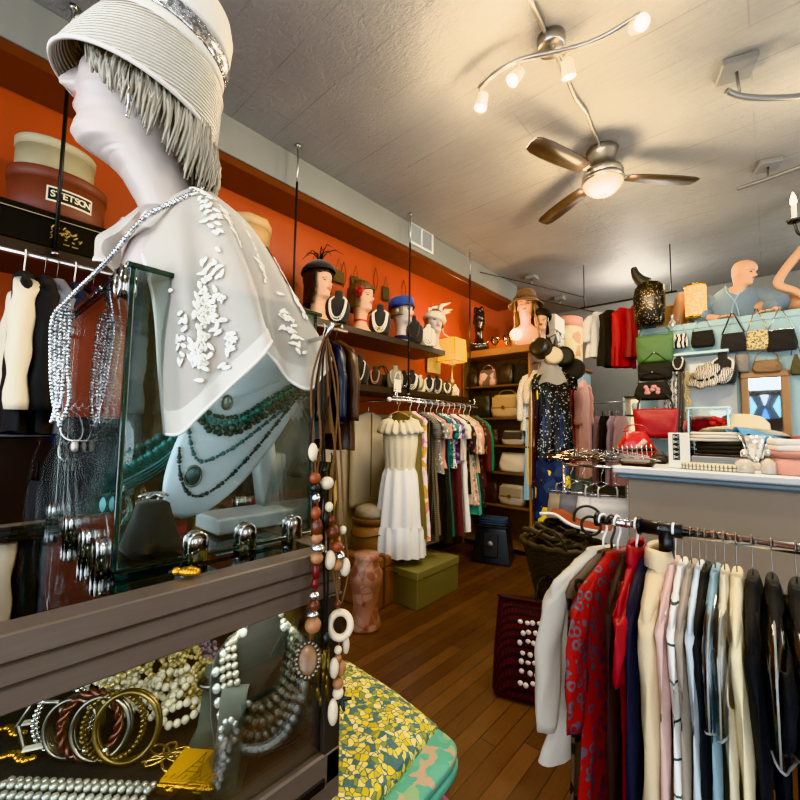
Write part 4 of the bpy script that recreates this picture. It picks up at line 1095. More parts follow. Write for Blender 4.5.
t, o2 = hang('plain thin black and brown cords hanging from the glass box corner', [[(322, 385), (325, 470), (324, 560), (326, 640)], [(316, 385), (309, 470), (322, 540), (326, 640)], [(330, 385), (322, 450), (328, 530), (327, 640)]], [(325, 470, .004, BLACKP, 1.5), (326, 640, .006, BLACKP, 2), (325, 520, .005, BLACKP, 3)], {'cord': M('black_cord', '#1b1412', .7)})
# ================================================================ WHITE MANNEQUIN WITH HAT AND CAPELET
HS = 1.16; HP = V((-.822, .210, 1.926)); HZ = R(-27)
Hm = Matrix.Translation(HP) @ Matrix.Rotation(HZ, 4, 'Z') @ Matrix.Rotation(R(-3), 4, 'X') @ Matrix.Diagonal((HS, HS, 1.32, 1))
BC = V((-.835, .31, BZ + .004))
t = T('mannequin_bust', 'white female mannequin bust in profile wearing a pale hat on the glass box', 'mannequin', BC)
mb = head_mesh(110, 150, -.075)
na = 110; nr = 151
ring0 = [V(p) for p in mb.v[:na]]
angs = [math.atan2(p.x, -p.y) for p in ring0]
mb.f = [f for f in mb.f if not (len(f) > 4 and max(f) < na)]
mb.mi = mb.mi[:len(mb.f)]; mb.sm = mb.sm[:len(mb.f)]
mb.v = [(p[0], p[1] + max(0, .005 - p[2]) * .62, p[2]) for p in mb.v]
def skull(p):
    k = 1 - .20 * max(0, min(1, (p[2] - .118) / .04)); return (p[0] * k, p[1] * k, p[2] - .02 * max(0, min(1, (p[2] - .15) / .07)))
mb.v = [skull(p) for p in mb.v]
mb.v = [tuple(Hm @ V(p)) for p in mb.v]
# the face paint indices moved with the removed cap: recompute by position
def fp(c):
    c = Hm.inverted() @ c
    if c.y < -.055:
        if abs(c.x) < .021 * math.sqrt(max(0, 1 - ((c.z - .0575) / .0115) ** 2)): return 1
        for sx in (-1, 1):
            if ((c.x - sx * .031) / .013) ** 2 + ((c.z - .1115) / .005) ** 2 < 1: return 2
    return 0
mb.mi = [fp(sum((V(mb.v[k]) for k in f), V()) / len(f)) for f in mb.f]
# shoulders: more rings below the neck
tor = R(-50); base_i = len(mb.v); prev = list(range(na))
for zz, w_, d_, cx, cy in ((1.825, .053, .056, -.82, .268), (1.80, .07, .066, -.818, .276), (1.787, .10, .072, -.823, .286), (1.772, .13, .08, -.828, .296), (1.75, .145, .085, -.832, .303), (1.72, .148, .09, -.835, .308), (BZ + .005, .142, .092, -.835, .31)):
    ids = []
    for a in angs:
        p = Matrix.Rotation(tor, 3, 'Z') @ V((w_ * math.sin(a), -d_ * math.cos(a), 0)); ids.append(len(mb.v)); mb.v.append((cx + p.x, cy + p.y, zz))
    for j in range(na):
        j2 = (j + 1) % na; mb.f.append((ids[j], ids[j2], prev[j2], prev[j])); mb.mi.append(0); mb.sm.append(True)
    prev = ids
mb.f.append(tuple(prev[::-1])); mb.mi.append(0); mb.sm.append(False)
mb.build('body', [PALE, M('lip_pink', '#b96f6c', .4), EYEM], t, org=BC)
em = MB()
for sx in (-1, 1): em.sph((sx * .075, .006, .093), .03, 12, 8, (.28, .62, 1.05))
em.v = [tuple(Hm @ V(p)) for p in em.v]; em.build('ear', PALE, t, org=BC)
HRM = hairmat('silver_blonde_hair', '#c2bbab', '#857d6e')
mb = MB(); rn = random.Random(8)
def lock(a0, z0, a1, z1, w_):
    pts = []
    for i in range(7):
        u = i / 6; a = a0 + (a1 - a0) * u; z = z0 + (z1 - z0) * u
        p = head_pt(max(z, -.06), a, .007 + .006 * math.sin(PI * u) + rn.uniform(0, .003), False, True); pts.append(Hm @ V((p.x, p.y, z)))
    mb.tube(pts, [w_ * k for k in (.9, 1, 1, 1, .9, .75, .4)], 6, flat=.45)
for k in range(360):
    a = rn.uniform(R(58), R(302)); back = 1 - abs(a - PI) / R(122)
    lock(a, rn.uniform(.085, .115) - .075 * back, a + rn.uniform(-.12, .12), (.072 - .10 * min(1, back * 1.6)) + rn.uniform(-.015, .02), rn.uniform(.0035, .0065))
for k in range(26):
    a = rn.uniform(R(-45), R(45)); lock(a, .134, a + rn.uniform(-.1, .1), rn.uniform(.108, .122), .0035)
mb.build('hair', HRM, t, org=BC)
# hat
STRAW = pat('white_braid_straw', 'rows', ['#bdb6aa', '#e6e2da'], 48, .45); FELT = M('white_felt', '#dfdad2', .6)
t = T('cloche_hat', 'white braided cloche hat with a rhinestone band on the mannequin head', 'hat', HP, HZ)
hm = Matrix.Diagonal((HS, HS, 1.2)) @ Matrix.Rotation(R(-17), 3, 'X'); hc = V((0, .010, .158))
def hl(prof, nm, mt, n=72, cap=False, sol=True):
    mb2 = MB().lathe([(r * .80, z * .95) for r, z in prof], hc, n, .95, 1.03, 0, hm, cap); ob = mb2.build(nm, mt, t)
    if sol: md = ob.modifiers.new('thick', 'SOLIDIFY'); md.thickness = .004; md.offset = -1
    return ob
hl([(.140, -.062), (.1385, -.05), (.134, -.03), (.127, -.005), (.119, .02), (.112, .04)], 'brim', STRAW)
hl([(.1125, .038), (.110, .05), (.109, .058)], 'felt_edge', FELT)
hl([(.109, .056), (.111, .06), (.110, .082), (.107, .086)], 'rhinestone_band', SILVERB)
hl([(.107, .084), (.104, .10), (.097, .13), (.082, .155), (.055, .172), (.02, .178), (.001, .178)], 'crown', FELT)
hl([(.140, -.064), (.1425, -.060), (.140, -.056)], 'brim_binding', FELT)
# earring
e0 = Hm @ V((-.079, .004, .066))
e0 = Hm @ V((.092, -.004, .066))
ob = MB().tube([e0, e0 - V((0, 0, .075))], .0011, 6).sph(e0 - V((0, 0, .08)), .003, 8, 5).tube([e0 + V((-.006, .006, 0)), e0 - V((.006, -.006, .055))], .0011, 6).build('drop_earring', SILVER, None, org=e0)
tag(ob, 'long thin silver drop earring on the white mannequin', 'earring')
# capelet: a draped surface, neck to hem, from the front opening round to the far shoulder
CAPE = sheer('white_chiffon', '#e6e2da', .74, .45, bmp=(60, .08))
cols = [
 [(150, 208, .72), (140, 232, .69), (155, 300, .625), (161, 370, .605), (166, 434, .60)],
 [(160, 203, .71), (152, 228, .665), (168, 300, .605), (176, 370, .59), (181, 433, .59)],
 [(168, 198, .705), (168, 222, .65), (184, 295, .588), (192, 365, .58), (200, 415, .58)],
 [(176, 194, .705), (185, 210, .655), (202, 285, .60), (214, 345, .59), (224, 392, .585)],
 [(184, 190, .71), (203, 203, .66), (224, 265, .60), (243, 318, .585), (256, 361, .58)],
 [(190, 188, .715), (215, 204, .67), (242, 258, .62), (260, 305, .60), (271, 341, .595)],
 [(194, 188, .725), (224, 208, .69), (246, 262, .655), (262, 310, .645), (263, 348, .645)],
 [(198, 188, .735), (232, 212, .70), (256, 268, .665), (270, 322, .66), (281, 371, .655)],
 [(202, 188, .745), (240, 217, .715), (268, 272, .685), (288, 330, .675), (305, 389, .67)],
 [(206, 188, .755), (247, 224, .745), (280, 280, .72), (303, 335, .715), (320, 379, .71)],
 [(208, 188, .765), (250, 230, .775), (284, 275, .76), (312, 322, .755), (331, 364, .755)],
 [(204, 188, .80), (243, 228, .84), (274, 272, .86), (298, 315, .87), (316, 350, .87)],
 [(190, 188, .83), (215, 222, .91), (235, 262, .96), (245, 300, .97), (250, 330, .97)],
 [(170, 190, .84), (165, 222, .95), (165, 255, 1.02), (165, 290, 1.03), (165, 310, 1.03)],
 [(152, 196, .82), (128, 222, .90), (112, 238, .94), (106, 255, .95), (104, 263, .95)],
 [(144, 202, .78), (112, 226, .82), (97, 236, .83), (94, 250, .83), (96, 260, .83)],
 [(142, 208, .74), (122, 230, .74), (104, 240, .75), (100, 252, .755), (108, 261, .755)],
]
g2 = [[PT(*c) for c in col] for col in cols]
g2 = [catmull(c, 9) for c in g2]
rows = [catmull([c[i] for c in g2], 8) for i in range(len(g2[0]))]
rows2 = []
for i, r_ in enumerate(rows):
    v = i / (len(rows) - 1); rr = []
    for j, p in enumerate(r_):
        k = noise.noise(V((j * .10, v * 2.2, 3))) * .014 * v + math.sin(j * .36 + 1.8 * v) * .006 * min(1, v * 2) * (1 - .4 * v)
        d = V((p.x - BC.x, p.y - BC.y, 0)).normalized(); rr.append(p + d * k)
    rows2.append(rr)
t = T('chiffon_capelet', 'sheer white embroidered chiffon capelet draped over the mannequin bust', 'capelet', BC)
cape_mb = MB().grid(rows2)
def rowpt(i, j): return rows2[max(0, min(len(rows2) - 1, i))][max(0, min(len(rows2[0]) - 1, j))]
def nrm(i, j):
    n_ = (rowpt(i, j + 1) - rowpt(i, j - 1)).cross(rowpt(i + 1, j) - rowpt(i - 1, j)).normalized()
    return n_ if n_.dot(rowpt(i, j) - BC) > 0 else -n_
HEMM = M('chiffon_hem', '#f6f3ee', .7, trans=.3)
mb = MB(); nI = len(rows2) - 1
mb.tube([p for p in rows2[nI]], .0028, 6); mb.tube([r_[0] for r_ in rows2], .0034, 6); mb.build('rolled_hem', HEMM, t, org=BC)
mb = MB().grid([[p + nrm(i, j) * .0015 for j, p in enumerate(rows2[i])] for i in range(nI - 4, nI + 1)]); mb.build('hem_band', sheer('chiffon_band', '#e6e2da', .8, .35), t, org=BC)
# embroidered leaves
EMB = M('embroidery', '#f7f4ec', .75, bmp=(200, .4)); mb = MB(); rn = random.Random(21)
def leafs(i0, j0, n_, spread, L=.0085, w_=.0036, ang=None):
    for k in range(int(n_ * 3.2)):
        i = int(i0 + rn.gauss(0, spread[0])); j = int(j0 + rn.gauss(0, spread[1]))
        if not (1 < i < nI - 3 and 1 < j < 85): continue
        c = rowpt(i, j) + nrm(i, j) * .003; nn = nrm(i, j); a = (ang if ang is not None else rn.uniform(0, 6.28)) + rn.uniform(-.5, .5)
        u = (rowpt(i + 1, j) - rowpt(i - 1, j)).normalized(); v_ = nn.cross(u); d = u * math.cos(a) + v_ * math.sin(a); e = nn.cross(d)
        ring = []
        for q in range(10):
            th = 2 * PI * q / 10; ring.append(c + d * L * math.cos(th) + e * w_ * math.sin(th) * (1 - .3 * math.cos(th)))
        top = [c + nn * .0009 + (p - c) * .6 for p in ring]; mb.loft([ring, top])
for i0, j0, n_ in ((22, 24, 13), (19, 28, 9), (26, 20, 12), (24, 14, 6), (14, 44, 11), (20, 78, 16), (24, 80, 14), (17, 60, 8), (27, 66, 8), (4, 40, 9), (12, 34, 8), (29, 28, 6)): leafs(i0, j0, n_, (2.0, 1.6))
cape_mb.add(mb.v, mb.f, 1); cape_mb.build('cloth', [CAPE, EMB], t, org=BC)
# rhinestone rope round the neck, falling down the outside of the glass
rp = [(205, 186, .76), (196, 191, .70), (180, 199, .672), (160, 208, .66), (143, 219, .655), (130, 233, .655), (116, 251, .665), (98, 270, .69), (80, 287, .71), (66, 302, .72)]
t = T('rhinestone_rope', 'long multi strand rhinestone rope hanging from the mannequin neck beside the box', 'necklace', PT(60, 420, .73)); o2 = t.location.copy()
mb = MB(); pts = path([PT(*q) for q in rp], 10)
mb.beads(pts, .0042, 1.5, 6, 4); mb.beads([p + V((.004, -.004, -.007)) for p in pts], .0042, 1.5, 6, 4); mb.build('neck_strand', SILVERB, t, org=o2)
mb = MB(); rn = random.Random(2)
for k in range(5):
    x = 51 + k * 4.2; e = rn.uniform(-6, 6)
    mb.beads(path([PT(67, 301, .72), PT(x + 2, 318, .722 + .004 * k), PT(x, 360, .724 + .004 * k), PT(x + e * .4, 400, .726), PT(56 + e * .8, 424 + e * .5, .727)], 10), .0042, 1.55, 6, 4)
mb.build('falling_strand', SILVERB, t, org=o2)
# ================================================================ LEFT WALL
SHX, SHZ1, SHZ2 = -2.62, 2.33, 1.845
t = MB().box(((XL + SHX) / 2, 1.40, SHZ1 - .03), (SHX - XL, 4.5, .06), b=.004).build('wall_shelf', DWOOD, None)
tag(t, 'long dark upper wall shelf carrying wig heads and hat boxes', 'shelf')
t = MB().box(((XL + SHX) / 2, 3.17, SHZ2 - .03), (SHX - XL, 1.9, .06), b=.004).build('wall_shelf', DWOOD, None)
tag(t, 'shorter dark lower shelf crowded with necklace busts', 'shelf')
# orange wall below the shelves is covered by a pale panel
struct('trim_7', MB().box((XL + .012, 3.2, .86), (.024, 2.0, 1.5), b=.003), CREAMW, 'cream wall panel behind the clothes rail')

# hat boxes near the glass case
def on1(px, py): q = PZ(px, py, SHZ1); return V((max(-2.88, min(q.x, -2.75)), q.y, SHZ1 + .001))
p = on1(52, 232); p = V((-2.78, .36, SHZ1 + .001))
BLK = M('gloss_black_card', '#0b0a0a', .22, coat=.4)
t = T('hat_box', 'flat glossy black hat box with a gold crest under the reddish brown one', 'hat box', p)
MB().box((0, 0, .075), (.30, .50, .15)).build('box', BLK, t); MB().box((0, 0, .165), (.315, .515, .035)).build('lid', BLK, t)
MB().box((.159, 0, .149), (.003, .515, .004)).build('lid_line', M('cream_edge', '#b9a98a', .5), t)
mb = MB(); rn = random.Random(4)
for k in range(24):
    y, z = rn.gauss(0, .028), .085 + rn.gauss(0, .018); mb.tube([V((.152, y, z)), V((.152, y + rn.uniform(-.018, .018), z + rn.uniform(-.012, .018)))], .0035, 5)
for k in range(5): mb.tube([V((.152, -.062 + (k % 2) * .008, .05 + k * .014)), V((.152, -.055 - (k % 2) * .006, .058 + k * .014))], .002, 4)
mb.tube([V((.152, -.01, .035)), V((.152, .015, .034))], .003, 4); mb.tube([V((.152, .025, .033)), V((.152, .05, .032))], .003, 4)
mb.build('gold_crest', M('gold_print', '#c8a86a', .4, .4), t)
RED = M('red_brown_card', '#7a4232', .55, var=(6, '#5d2f24', .5))
hb = V((-2.80, .34, SHZ1 + .185)); 
t = hatbox('hat_box', 'round reddish brown hat box with a lettered cream label', hb, .205, .235, RED, RED, sx=.78, lidh=.25)
# lettered label wrapped on the front of the round box
def wrap(cy, w, h, z, r0, sx, mt, name, par, th=.0):
    rows = []
    for i in range(2):
        rows.append([V(((r0 + th) * sx * math.cos(a), (r0 + th) * math.sin(a), z + (i - .5) * h)) for a in [(cy - w / 2 + w * j / 12) / r0 for j in range(13)]])
    return MB().grid(rows).build(name, mt, par)
wrap(.03, .20, .078, .10, .2065, .78, M('label_cream', '#e9dfc6', .7), 'label', t); wrap(.03, .185, .060, .10, .2072, .78, M('label_black', '#15110e', .6), 'label_field', t); 
def text(s, size, mat, name, par, loc, rot, ext=.0006):
    cu = bpy.data.curves.new(name, 'FONT'); cu.body = s; cu.size = size; cu.align_x = 'CENTER'; cu.align_y = 'CENTER'; cu.extrude = ext; cu.offset = .0008
    o = bpy.data.objects.new(name, cu); COL.objects.link(o); cu.materials.append(mat); o.parent = par; o.location = loc; o.rotation_euler = rot
    bpy.context.view_layer.update(); me = bpy.data.meshes.new_from_object(o.evaluated_get(bpy.context.evaluated_depsgraph_get())); me.name = name
    bpy.data.objects.remove(o); m2 = bpy.data.objects.new(name, me); COL.objects.link(m2); m2.parent = par; m2.location = loc; m2.rotation_euler = rot
    if not me.materials: me.materials.append(mat)
    return m2
CRL = M('letter_cream', '#efe4c8', .6)
for k, ch in enumerate('STETSON'):
    yy = .03 + (k - 3) * .0245; a = yy / .2085
    text(ch, .046, CRL, 'letter', t, (.2085 * .78 * math.cos(a), .2085 * math.sin(a), .10), (R(90), 0, R(90) + a * .8))
hatbox('hat_box', 'pale marbled round hat box on top of the reddish brown one', hb + V((.0, -.02, .237)), .165, .17, M('marbled_cream', '#b9ad8b', .6, var=(9, '#8c805f', .8)), M('marbled_cream2', '#c6bb9a', .6, var=(9, '#978b69', .8)), sx=.8)
carton('hat_box', 'white lidded box behind the chin of the mannequin', 'hat box', (-2.82, .74, SHZ1 + .001), 0, (.3, .27, .30), M('white_card', '#d8d8d0', .6), MATS['white_card'])
hatbox('hat_box', 'small black round box with a cream base beside the black crest box', (-2.70, .82, SHZ1 + .001), .06, .16, M('cream_card', '#b7a684', .6), BLK, lidh=.35)
# stacked octagon boxes beside the first wig head
p = PX(262, 330, -2.80); y0 = 1.40
def octbox(label, loc, r, h, m1, m2):
    t = T('hat_box', label, 'hat box', loc, R(22.5))
    MB().lathe([(r * .96, 0), (r, h * .7)], n=8).build('box', m1, t); MB().lathe([(r * 1.04, h * .68), (r * 1.05, h), (r * .8, h + .002)], n=8).build('lid', m2, t)
octbox('red patterned octagonal hat box at the bottom of the stack by the black rod', (-2.80, y0, SHZ1 + .001), .17, .20, pat('red_toile', 'mosaic', ['#8c2d22', '#7b241b', '#a04a38'], 24), M('red_card', '#7c261d', .6))
octbox('black octagonal hat box in the middle of the stack by the black rod', (-2.80, y0, SHZ1 + .205), .18, .21, M('charcoal_card', '#1d1c1b', .5), M('charcoal_card2', '#24211f', .45))
octbox('tan octagonal hat box on top of the stack by the black rod', (-2.80, y0, SHZ1 + .42), .17, .2, M('tan_card', '#b08f5f', .6), M('tan_card2', '#c2a273', .6))

# ---- wig heads on the upper shelf
def wig(label, px, rz, hairm, skin=SKIN, x=-2.76, s=1.2, vol=.012, zlow=-.02, face=62, fringe=.165, base=True, z=SHZ1, flip=0, lip=None, y=None, extra=None):
    q = PX(px, 320, x); loc = V((x, q.y if y is None else y, z + .17 * s + .001))
    t = T('wig_head', label, 'mannequin head', loc, rz); t.scale = (s, s, s)
    head_obj(skin, t, lip=lip)
    if hairm: hair_obj(hairm, t, vol, zlow, face, fringe, .007, px, flip)
    return t
BRH = hairmat('dark_brown_hair', '#2b1a12', '#120a07'); LBH = hairmat('light_brown_hair', '#6d5138', '#3a2819'); GRH = hairmat('ash_hair', '#8b7b66', '#55493c')
def hat_on(name, label, head, parts, tilt=0, z=.13, dx=0):
    """parts: list of (part name, profile, material, sx, sy)"""
    s = head.scale[0]; t = T(name, label, 'hat', head.location, head.rotation_euler[2]); t.scale = head.scale
    mt = Matrix.Rotation(R(tilt), 3, 'X')
    for nm, prof, m_, sx, sy in parts:
        o = MB().lathe(prof, (dx, .006, z), 40, sx, sy, 0, mt, False).build(nm, m_, t); md = o.modifiers.new('thick', 'SOLIDIFY'); md.thickness = .004
    return t
FACE = R(104)
h1 = wig('dark haired wig head wearing a black feathered cap on the upper shelf', 318, FACE, BRH, zlow=-.05, vol=.013)
t = hat_on('feathered_cap', 'small black cap with curling feathers on the dark haired wig head', h1, [('cap', [(.112, .03), (.105, .06), (.08, .09), (.045, .115), (.012, .13)], VELVET, .98, 1.15)], -4, .15)
for k in range(7):
    a = -1.2 + k * .4; MB().tube([V((.0, .0, .27)), V((.02 * math.sin(a), .05 * math.cos(a * 2.5), .33)), V((.05 * math.sin(a), .10 * math.cos(a * 2.5), .35)), V((.07 * math.sin(a), .16 * math.cos(a * 2.5), .31))], [.006, .005, .004, .001], 5).build('feather', BLACKP, t)
h2 = wig('wig head with a red flower and ribbon choker on the upper shelf', 361, FACE, LBH, zlow=.01, vol=.016, fringe=.15)
s = 1.2
t = T('flower_headpiece', 'red fabric flower and olive bow on the choker wearing wig head', 'headpiece', h2.location, h2.rotation_euler[2]); t.scale = h2.scale
mb = MB(); rn = random.Random(6)
for k in range(16):
    a = rn.uniform(0, 6.28); rr = rn.uniform(0, .03); mb.sph((-.09 - rn.uniform(0, .02), -.045 + rr * math.cos(a), .125 + rr * math.sin(a)), .018, 8, 5, (.5, 1, 1))
mb.build('flower', M('red_silk', '#a01a14', .6), t)
mb = MB()
for k in range(5): mb.sph((.02 + .02 * k - .05, .02, .235 + .008 * (k % 2)), .03, 8, 5, (1, .8, .6))
mb.build('bow', M('olive_silk', '#4d4730', .6), t)
t = T('ribbon_choker', 'red ribbon choker round the neck of the flowered wig head', 'choker', h2.location, h2.rotation_euler[2]); t.scale = h2.scale
rows = [[head_pt(z, 2 * PI * j / 40, .002, False) for j in range(41)] for z in (-.085, -.07)]; MB().grid(rows).build('ribbon', M('red_ribbon', '#a8161a', .5), t)
h3 = wig('pale wig head under a blue pillbox hat on the upper shelf', 402, FACE, GRH, skin=PALE, zlow=.06, vol=.008)
hat_on('pillbox_hat', 'royal blue pillbox hat on the pale wig head', h3, [('crown', [(.108, .005), (.112, .03), (.108, .085), (.09, .098), (.01, .1)], M('blue_felt', '#25438a', .75, sheen=.4), .84, 1.05), ('band', [(.112, .0), (.114, .02), (.111, .025)], M('navy_band', '#1b2c58', .5), .84, 1.05)], -6, .125)
t = T('scarf', 'navy scarf knotted on the base of the blue hatted wig head', 'scarf', h3.location, FACE); t.scale = h3.scale
rows = [[V((x * k * math.cos(a), y * k * math.sin(a), z)) for a in [2 * PI * j / 30 for j in range(31)]] for z, x, y, k in ((-.15, .085, .085, 1.03), (-.125, .064, .068, 1.06), (-.11, .056, .06, 1.08))]; MB().grid(rows).build('cloth', M('navy_silk', '#1b2340', .5), t)
h4 = wig('wig head under a tall cream feather hat at the end of the upper shelf', 434, R(62), GRH, skin=PALE, zlow=.05, vol=.008)
t = T('feather_hat', 'tall cream curled feather hat next to the yellow lampshade', 'hat', h4.location, h4.rotation_euler[2]); t.scale = h4.scale
FEA = M('cream_feather', '#ded3bd', .8, bmp=(80, .6))
mb = MB().lathe([(.115, 0), (.125, .02), (.105, .06), (.06, .09), (.01, .1)], (0, .0, .115), 30, .9, 1, 0, Matrix.Rotation(R(12), 3, 'Y')); mb.build('crown', FEA, t)
rn = random.Random(12)
for k in range(30):
    a = rn.uniform(0, 6.28); r0 = rn.uniform(.02, .10); b0 = V((r0 * math.cos(a), r0 * math.sin(a), .19 - r0 * .5)); tip = b0 + V((.10 + rn.uniform(-.05, .05), rn.uniform(-.04, .04), rn.uniform(.06, .15)))
    MB().tube([b0, b0.lerp(tip, .5) + V((-.02, 0, .03)), tip], [.012, .022, .003], 6, flat=.35).build('feather', FEA, t) if k < 14 else None
# necklace busts between the heads
WB = M('white_bead', '#e8e2d6', .25); GOLDB = M('gold_bead', '#b79656', .3, .7)
for px, lab, lab2, mt, kw in ((338, 'black velvet bust between the feathered cap and the flowered head', 'black and white bead rope on the bust beside the flowered head', WB, dict(r=.009, drop=.66, rows=2, wid=.055)),
        (380, 'black velvet bust between the flowered head and the blue hat', 'multi row white bead necklace with a gold medallion beside the blue hat', WB, dict(r=.008, drop=.6, rows=3, wid=.05, pend=(.022, GOLD))),
        (413, 'black velvet bust behind the long black rod', 'dark grey bead strand on the bust behind the long rod', M('grey_bead', '#4a4745', .3), dict(r=.007, drop=.6, rows=2)),
        (428, 'small white padded bust before the cream feather hat', 'three row pearl necklace before the cream feather hat', PEARL, dict(r=.011, drop=.55, rows=3, wid=.05))):
    q = PX(px, 330, -2.70 if px != 428 else -2.66); loc = V((q.x, q.y, SHZ1 + .001)); h = .30 if px < 420 else .24
    bust(loc, R(42), h, VELVET if px != 428 else M('white_pad', '#cfc9bd', .7), lab); necklace(loc, R(42), h, lab2, mt, **kw)
# small wallets pinned to the orange wall
for px, py, w_, h_, lab, col in ((338, 277, .13, .12, 'square olive wallet pinned to the orange wall above the first black bust', '#5b4a25'), (355, 284, .12, .14, 'dark olive pouch pinned above the flowered wig head', '#4a3b20'), (385, 294, .10, .15, 'small olive bag hanging on a string left of the blue hat', '#4b3d1f')):
    lab = lab.replace('left of', 'beside'); q = PX(px, py, XL + .015)
    bag('wall_pouch', lab, 'pouch', (q.x + .01, q.y, q.z + h_ / 2 + .12), R(90), w_, h_, .02, M('olive%d' % px, col, .7, var=(30, '#2e2411', .7)), top=1, bot=1, handle='tri', hh=.12, hr=.002, hang=True, bulge=0, hpart='string')
# jewelled trees / threads hanging on the orange wall
for px, py in ((344, 262), (404, 280), (376, 268)):
    q = PX(px, py, XL + .01); ob = MB().beads([V((0, -.03 * math.sin(PI * i / 10), -.25 * i / 10)) for i in range(11)] + [V((0, .03 * math.sin(PI * i / 10), -.25 + .25 * i / 10)) for i in range(11)], .004, 2, 5, 3).build('hanging_necklace', M('dark_chain', '#5b2d18', .4, .5), None)
    ob.location = q; tag(ob, {344: 'thin chain hanging on the orange wall above the first black bust', 404: 'thin chain hanging on the orange wall above the blue hat', 376: 'thin chain hanging on the orange wall between the two olive pouches'}[px], 'necklace')
# ---- lower shelf: row of busts
rowb = [(359, .27, VELVET, WB, dict(r=.008, drop=.7, rows=1, wid=.05, pend=(.02, SILVER)), 'tall black bust first on the lower shelf', 'white bead rope with a silver pendant first on the lower shelf'),
        (375, .19, M('brown_velvet', '#2a1a14', .8), M('rose_bead', '#b98d80', .3), dict(r=.006, drop=.6, rows=2), 'low brown bust before the small black handbag', 'pinkish bead necklace before the small black handbag'),
        (395, .23, M('grey_pad', '#8a857a', .7), M('mixed_bead', '#c9c1a8', .3), dict(r=.006, drop=.55, rows=2), 'grey padded bust behind the white beaded tag', 'cream bead strands behind the white beaded tag'),
        (404, .20, VELVET, SILVER, dict(r=.006, drop=.62, rows=2), 'black bust just beyond the white beaded tag', 'silver bead necklace just beyond the white beaded tag'),
        (412, .22, VELVET, PEARL, dict(r=.008, drop=.55, rows=3), 'black bust wearing cream pearls under the blue hat', 'broad cream pearl necklace under the blue hat'),
        (420, .18, M('cream_pad', '#c2b79d', .7), GOLDB, dict(r=.006, drop=.6, rows=2), 'cream bust in the middle of the lower shelf', 'gold bead necklace on the cream bust'),
        (429, .20, VELVET, WB, dict(r=.008, drop=.62, rows=2), 'black bust under the cream feather hat', 'white bead necklace under the cream feather hat'),
        (437, .21, VELVET, M('shell_bead', '#d6c9ae', .35), dict(r=.008, drop=.66, rows=2), 'black bust before the yellow picture', 'shell coloured bead rope before the yellow picture'),
        (447, .17, VELVET, PEARL, dict(r=.007, drop=.55, rows=2), 'short black bust next to the lamp base', 'pearl strand next to the lamp base'),
        (455, .14, M('pad_white2', '#d0c9bb', .7), SILVER, dict(r=.006, drop=.5, rows=1), 'tiny white bust at the far end of the lower shelf', 'silver strand at the far end of the lower shelf')]
for px, h, bm, nm, kw, l1, l2 in rowb:
    q = PX(px, 380, -2.70); loc = V((-2.70, q.y, SHZ2 + .001)); bust(loc, R(42), h, bm, l1); necklace(loc, R(42), h, l2, nm, n=5, k=4, **kw)
q = PX(382, 375, -2.84)
bag('handbag', 'small black handbag with twin handles among the lower shelf busts', 'handbag', (-2.84, q.y, SHZ2 + .001), R(80), .22, .15, .08, LEATHB, handle='twin', hh=.1, hr=.007)
q = PX(396, 372, -2.62); t = T('beaded_tag', 'white beaded purse panel hanging before the lower shelf', 'ornament', (SHX + .02, q.y, SHZ2 - .02))
MB().box((0, 0, .04), (.012, .10, .12), b=.004).build('panel', WB, t)
MB().beads([V((.0, 0, -.03 - .02 * i)) for i in range(6)], .008, 2, 6, 4).build('bead_drop', WB, t); MB().beads([V((.004, .045 * math.cos(a), .07 + .10 * math.sin(a))) for a in [PI * i / 14 for i in range(15)]], .006, 2, 6, 4).build('bead_loop', PEARL, t)
q = PX(434, 357, XL + .04); t = T('picture', 'pale yellow picture on the orange wall below the upper shelf end', 'picture', q)
MB().box((0, 0, 0), (.012, .26, .40)).build('frame', M('pic_frame', '#cdb877', .5), t); MB().box((.007, 0, 0), (.003, .22, .36)).build('print', M('pic_print', '#d9c890', .7, var=(14, '#a98f52', .8)), t)
# ---- yellow cube lamp
q = PX(452, 395, -2.72); lp = V((-2.72, q.y, SHZ2 + .001))
t = T('table_lamp', 'lit table lamp with a square yellow shade at the end of the shelves', 'lamp', lp)
MB().lathe([(.07, 0), (.075, .012), (.03, .03), (.016, .06), (.014, .12), (.03, .145), (.034, .165), (.03, .19), (.014, .215), (.012, .34), (.04, .355), (.05, .37), (.012, .375), (.010, .46)], n=20).build('base', M('lamp_brass', '#b08d4b', .35, .7), t)
SHD = M('yellow_shade', '#dcb63a', .7, var=(30, '#c19a26', .7), emit=('#ffd030', .3), trans=.12)
mb = MB(); rows = [[V((sx * w_, sy * w_, z)) for sx, sy in ((-1, -1), (1, -1), (1, 1), (-1, 1))] for z, w_ in ((.40, .125), (.67, .115))]; mb.loft(rows, True, False, smooth=False); mb.build('shade', SHD, t)
mb = MB()
for z, w_ in ((.40, .126), (.67, .116)): mb.tube([V((sx * w_, sy * w_, z)) for sx, sy in ((-1, -1), (1, -1), (1, 1), (-1, 1), (-1, -1))], .004, 4)
for sx, sy in ((-1, -1), (1, -1), (1, 1), (-1, 1)): mb.tube([V((sx * .126, sy * .126, .40)), V((sx * .116, sy * .116, .67))], .004, 4)
mb.build('shade_frame', M('shade_wire', '#4a3210', .5), t)
MB().sph((0, 0, .53), .035, 12, 8).build('bulb', BULB, t); MB().tube([V((0, 0, .46)), V((0, 0, .5))], .015, 8).build('socket', BLACKM, t)
MB().tube([V((0, .0, .67)), V((-.12, .0, .75)), V((-.29, 0, 1.15))], .005, 6).build('cord', M('lamp_cord', '#d9b46a', .5), t)
light('cube_lamp_light', 'POINT', lp + V((0, 0, .82)), 9, (1, .62, .25), .06); light('cube_lamp_down', 'POINT', lp + V((.16, -.16, .34)), 4, (1, .62, .25), .04)

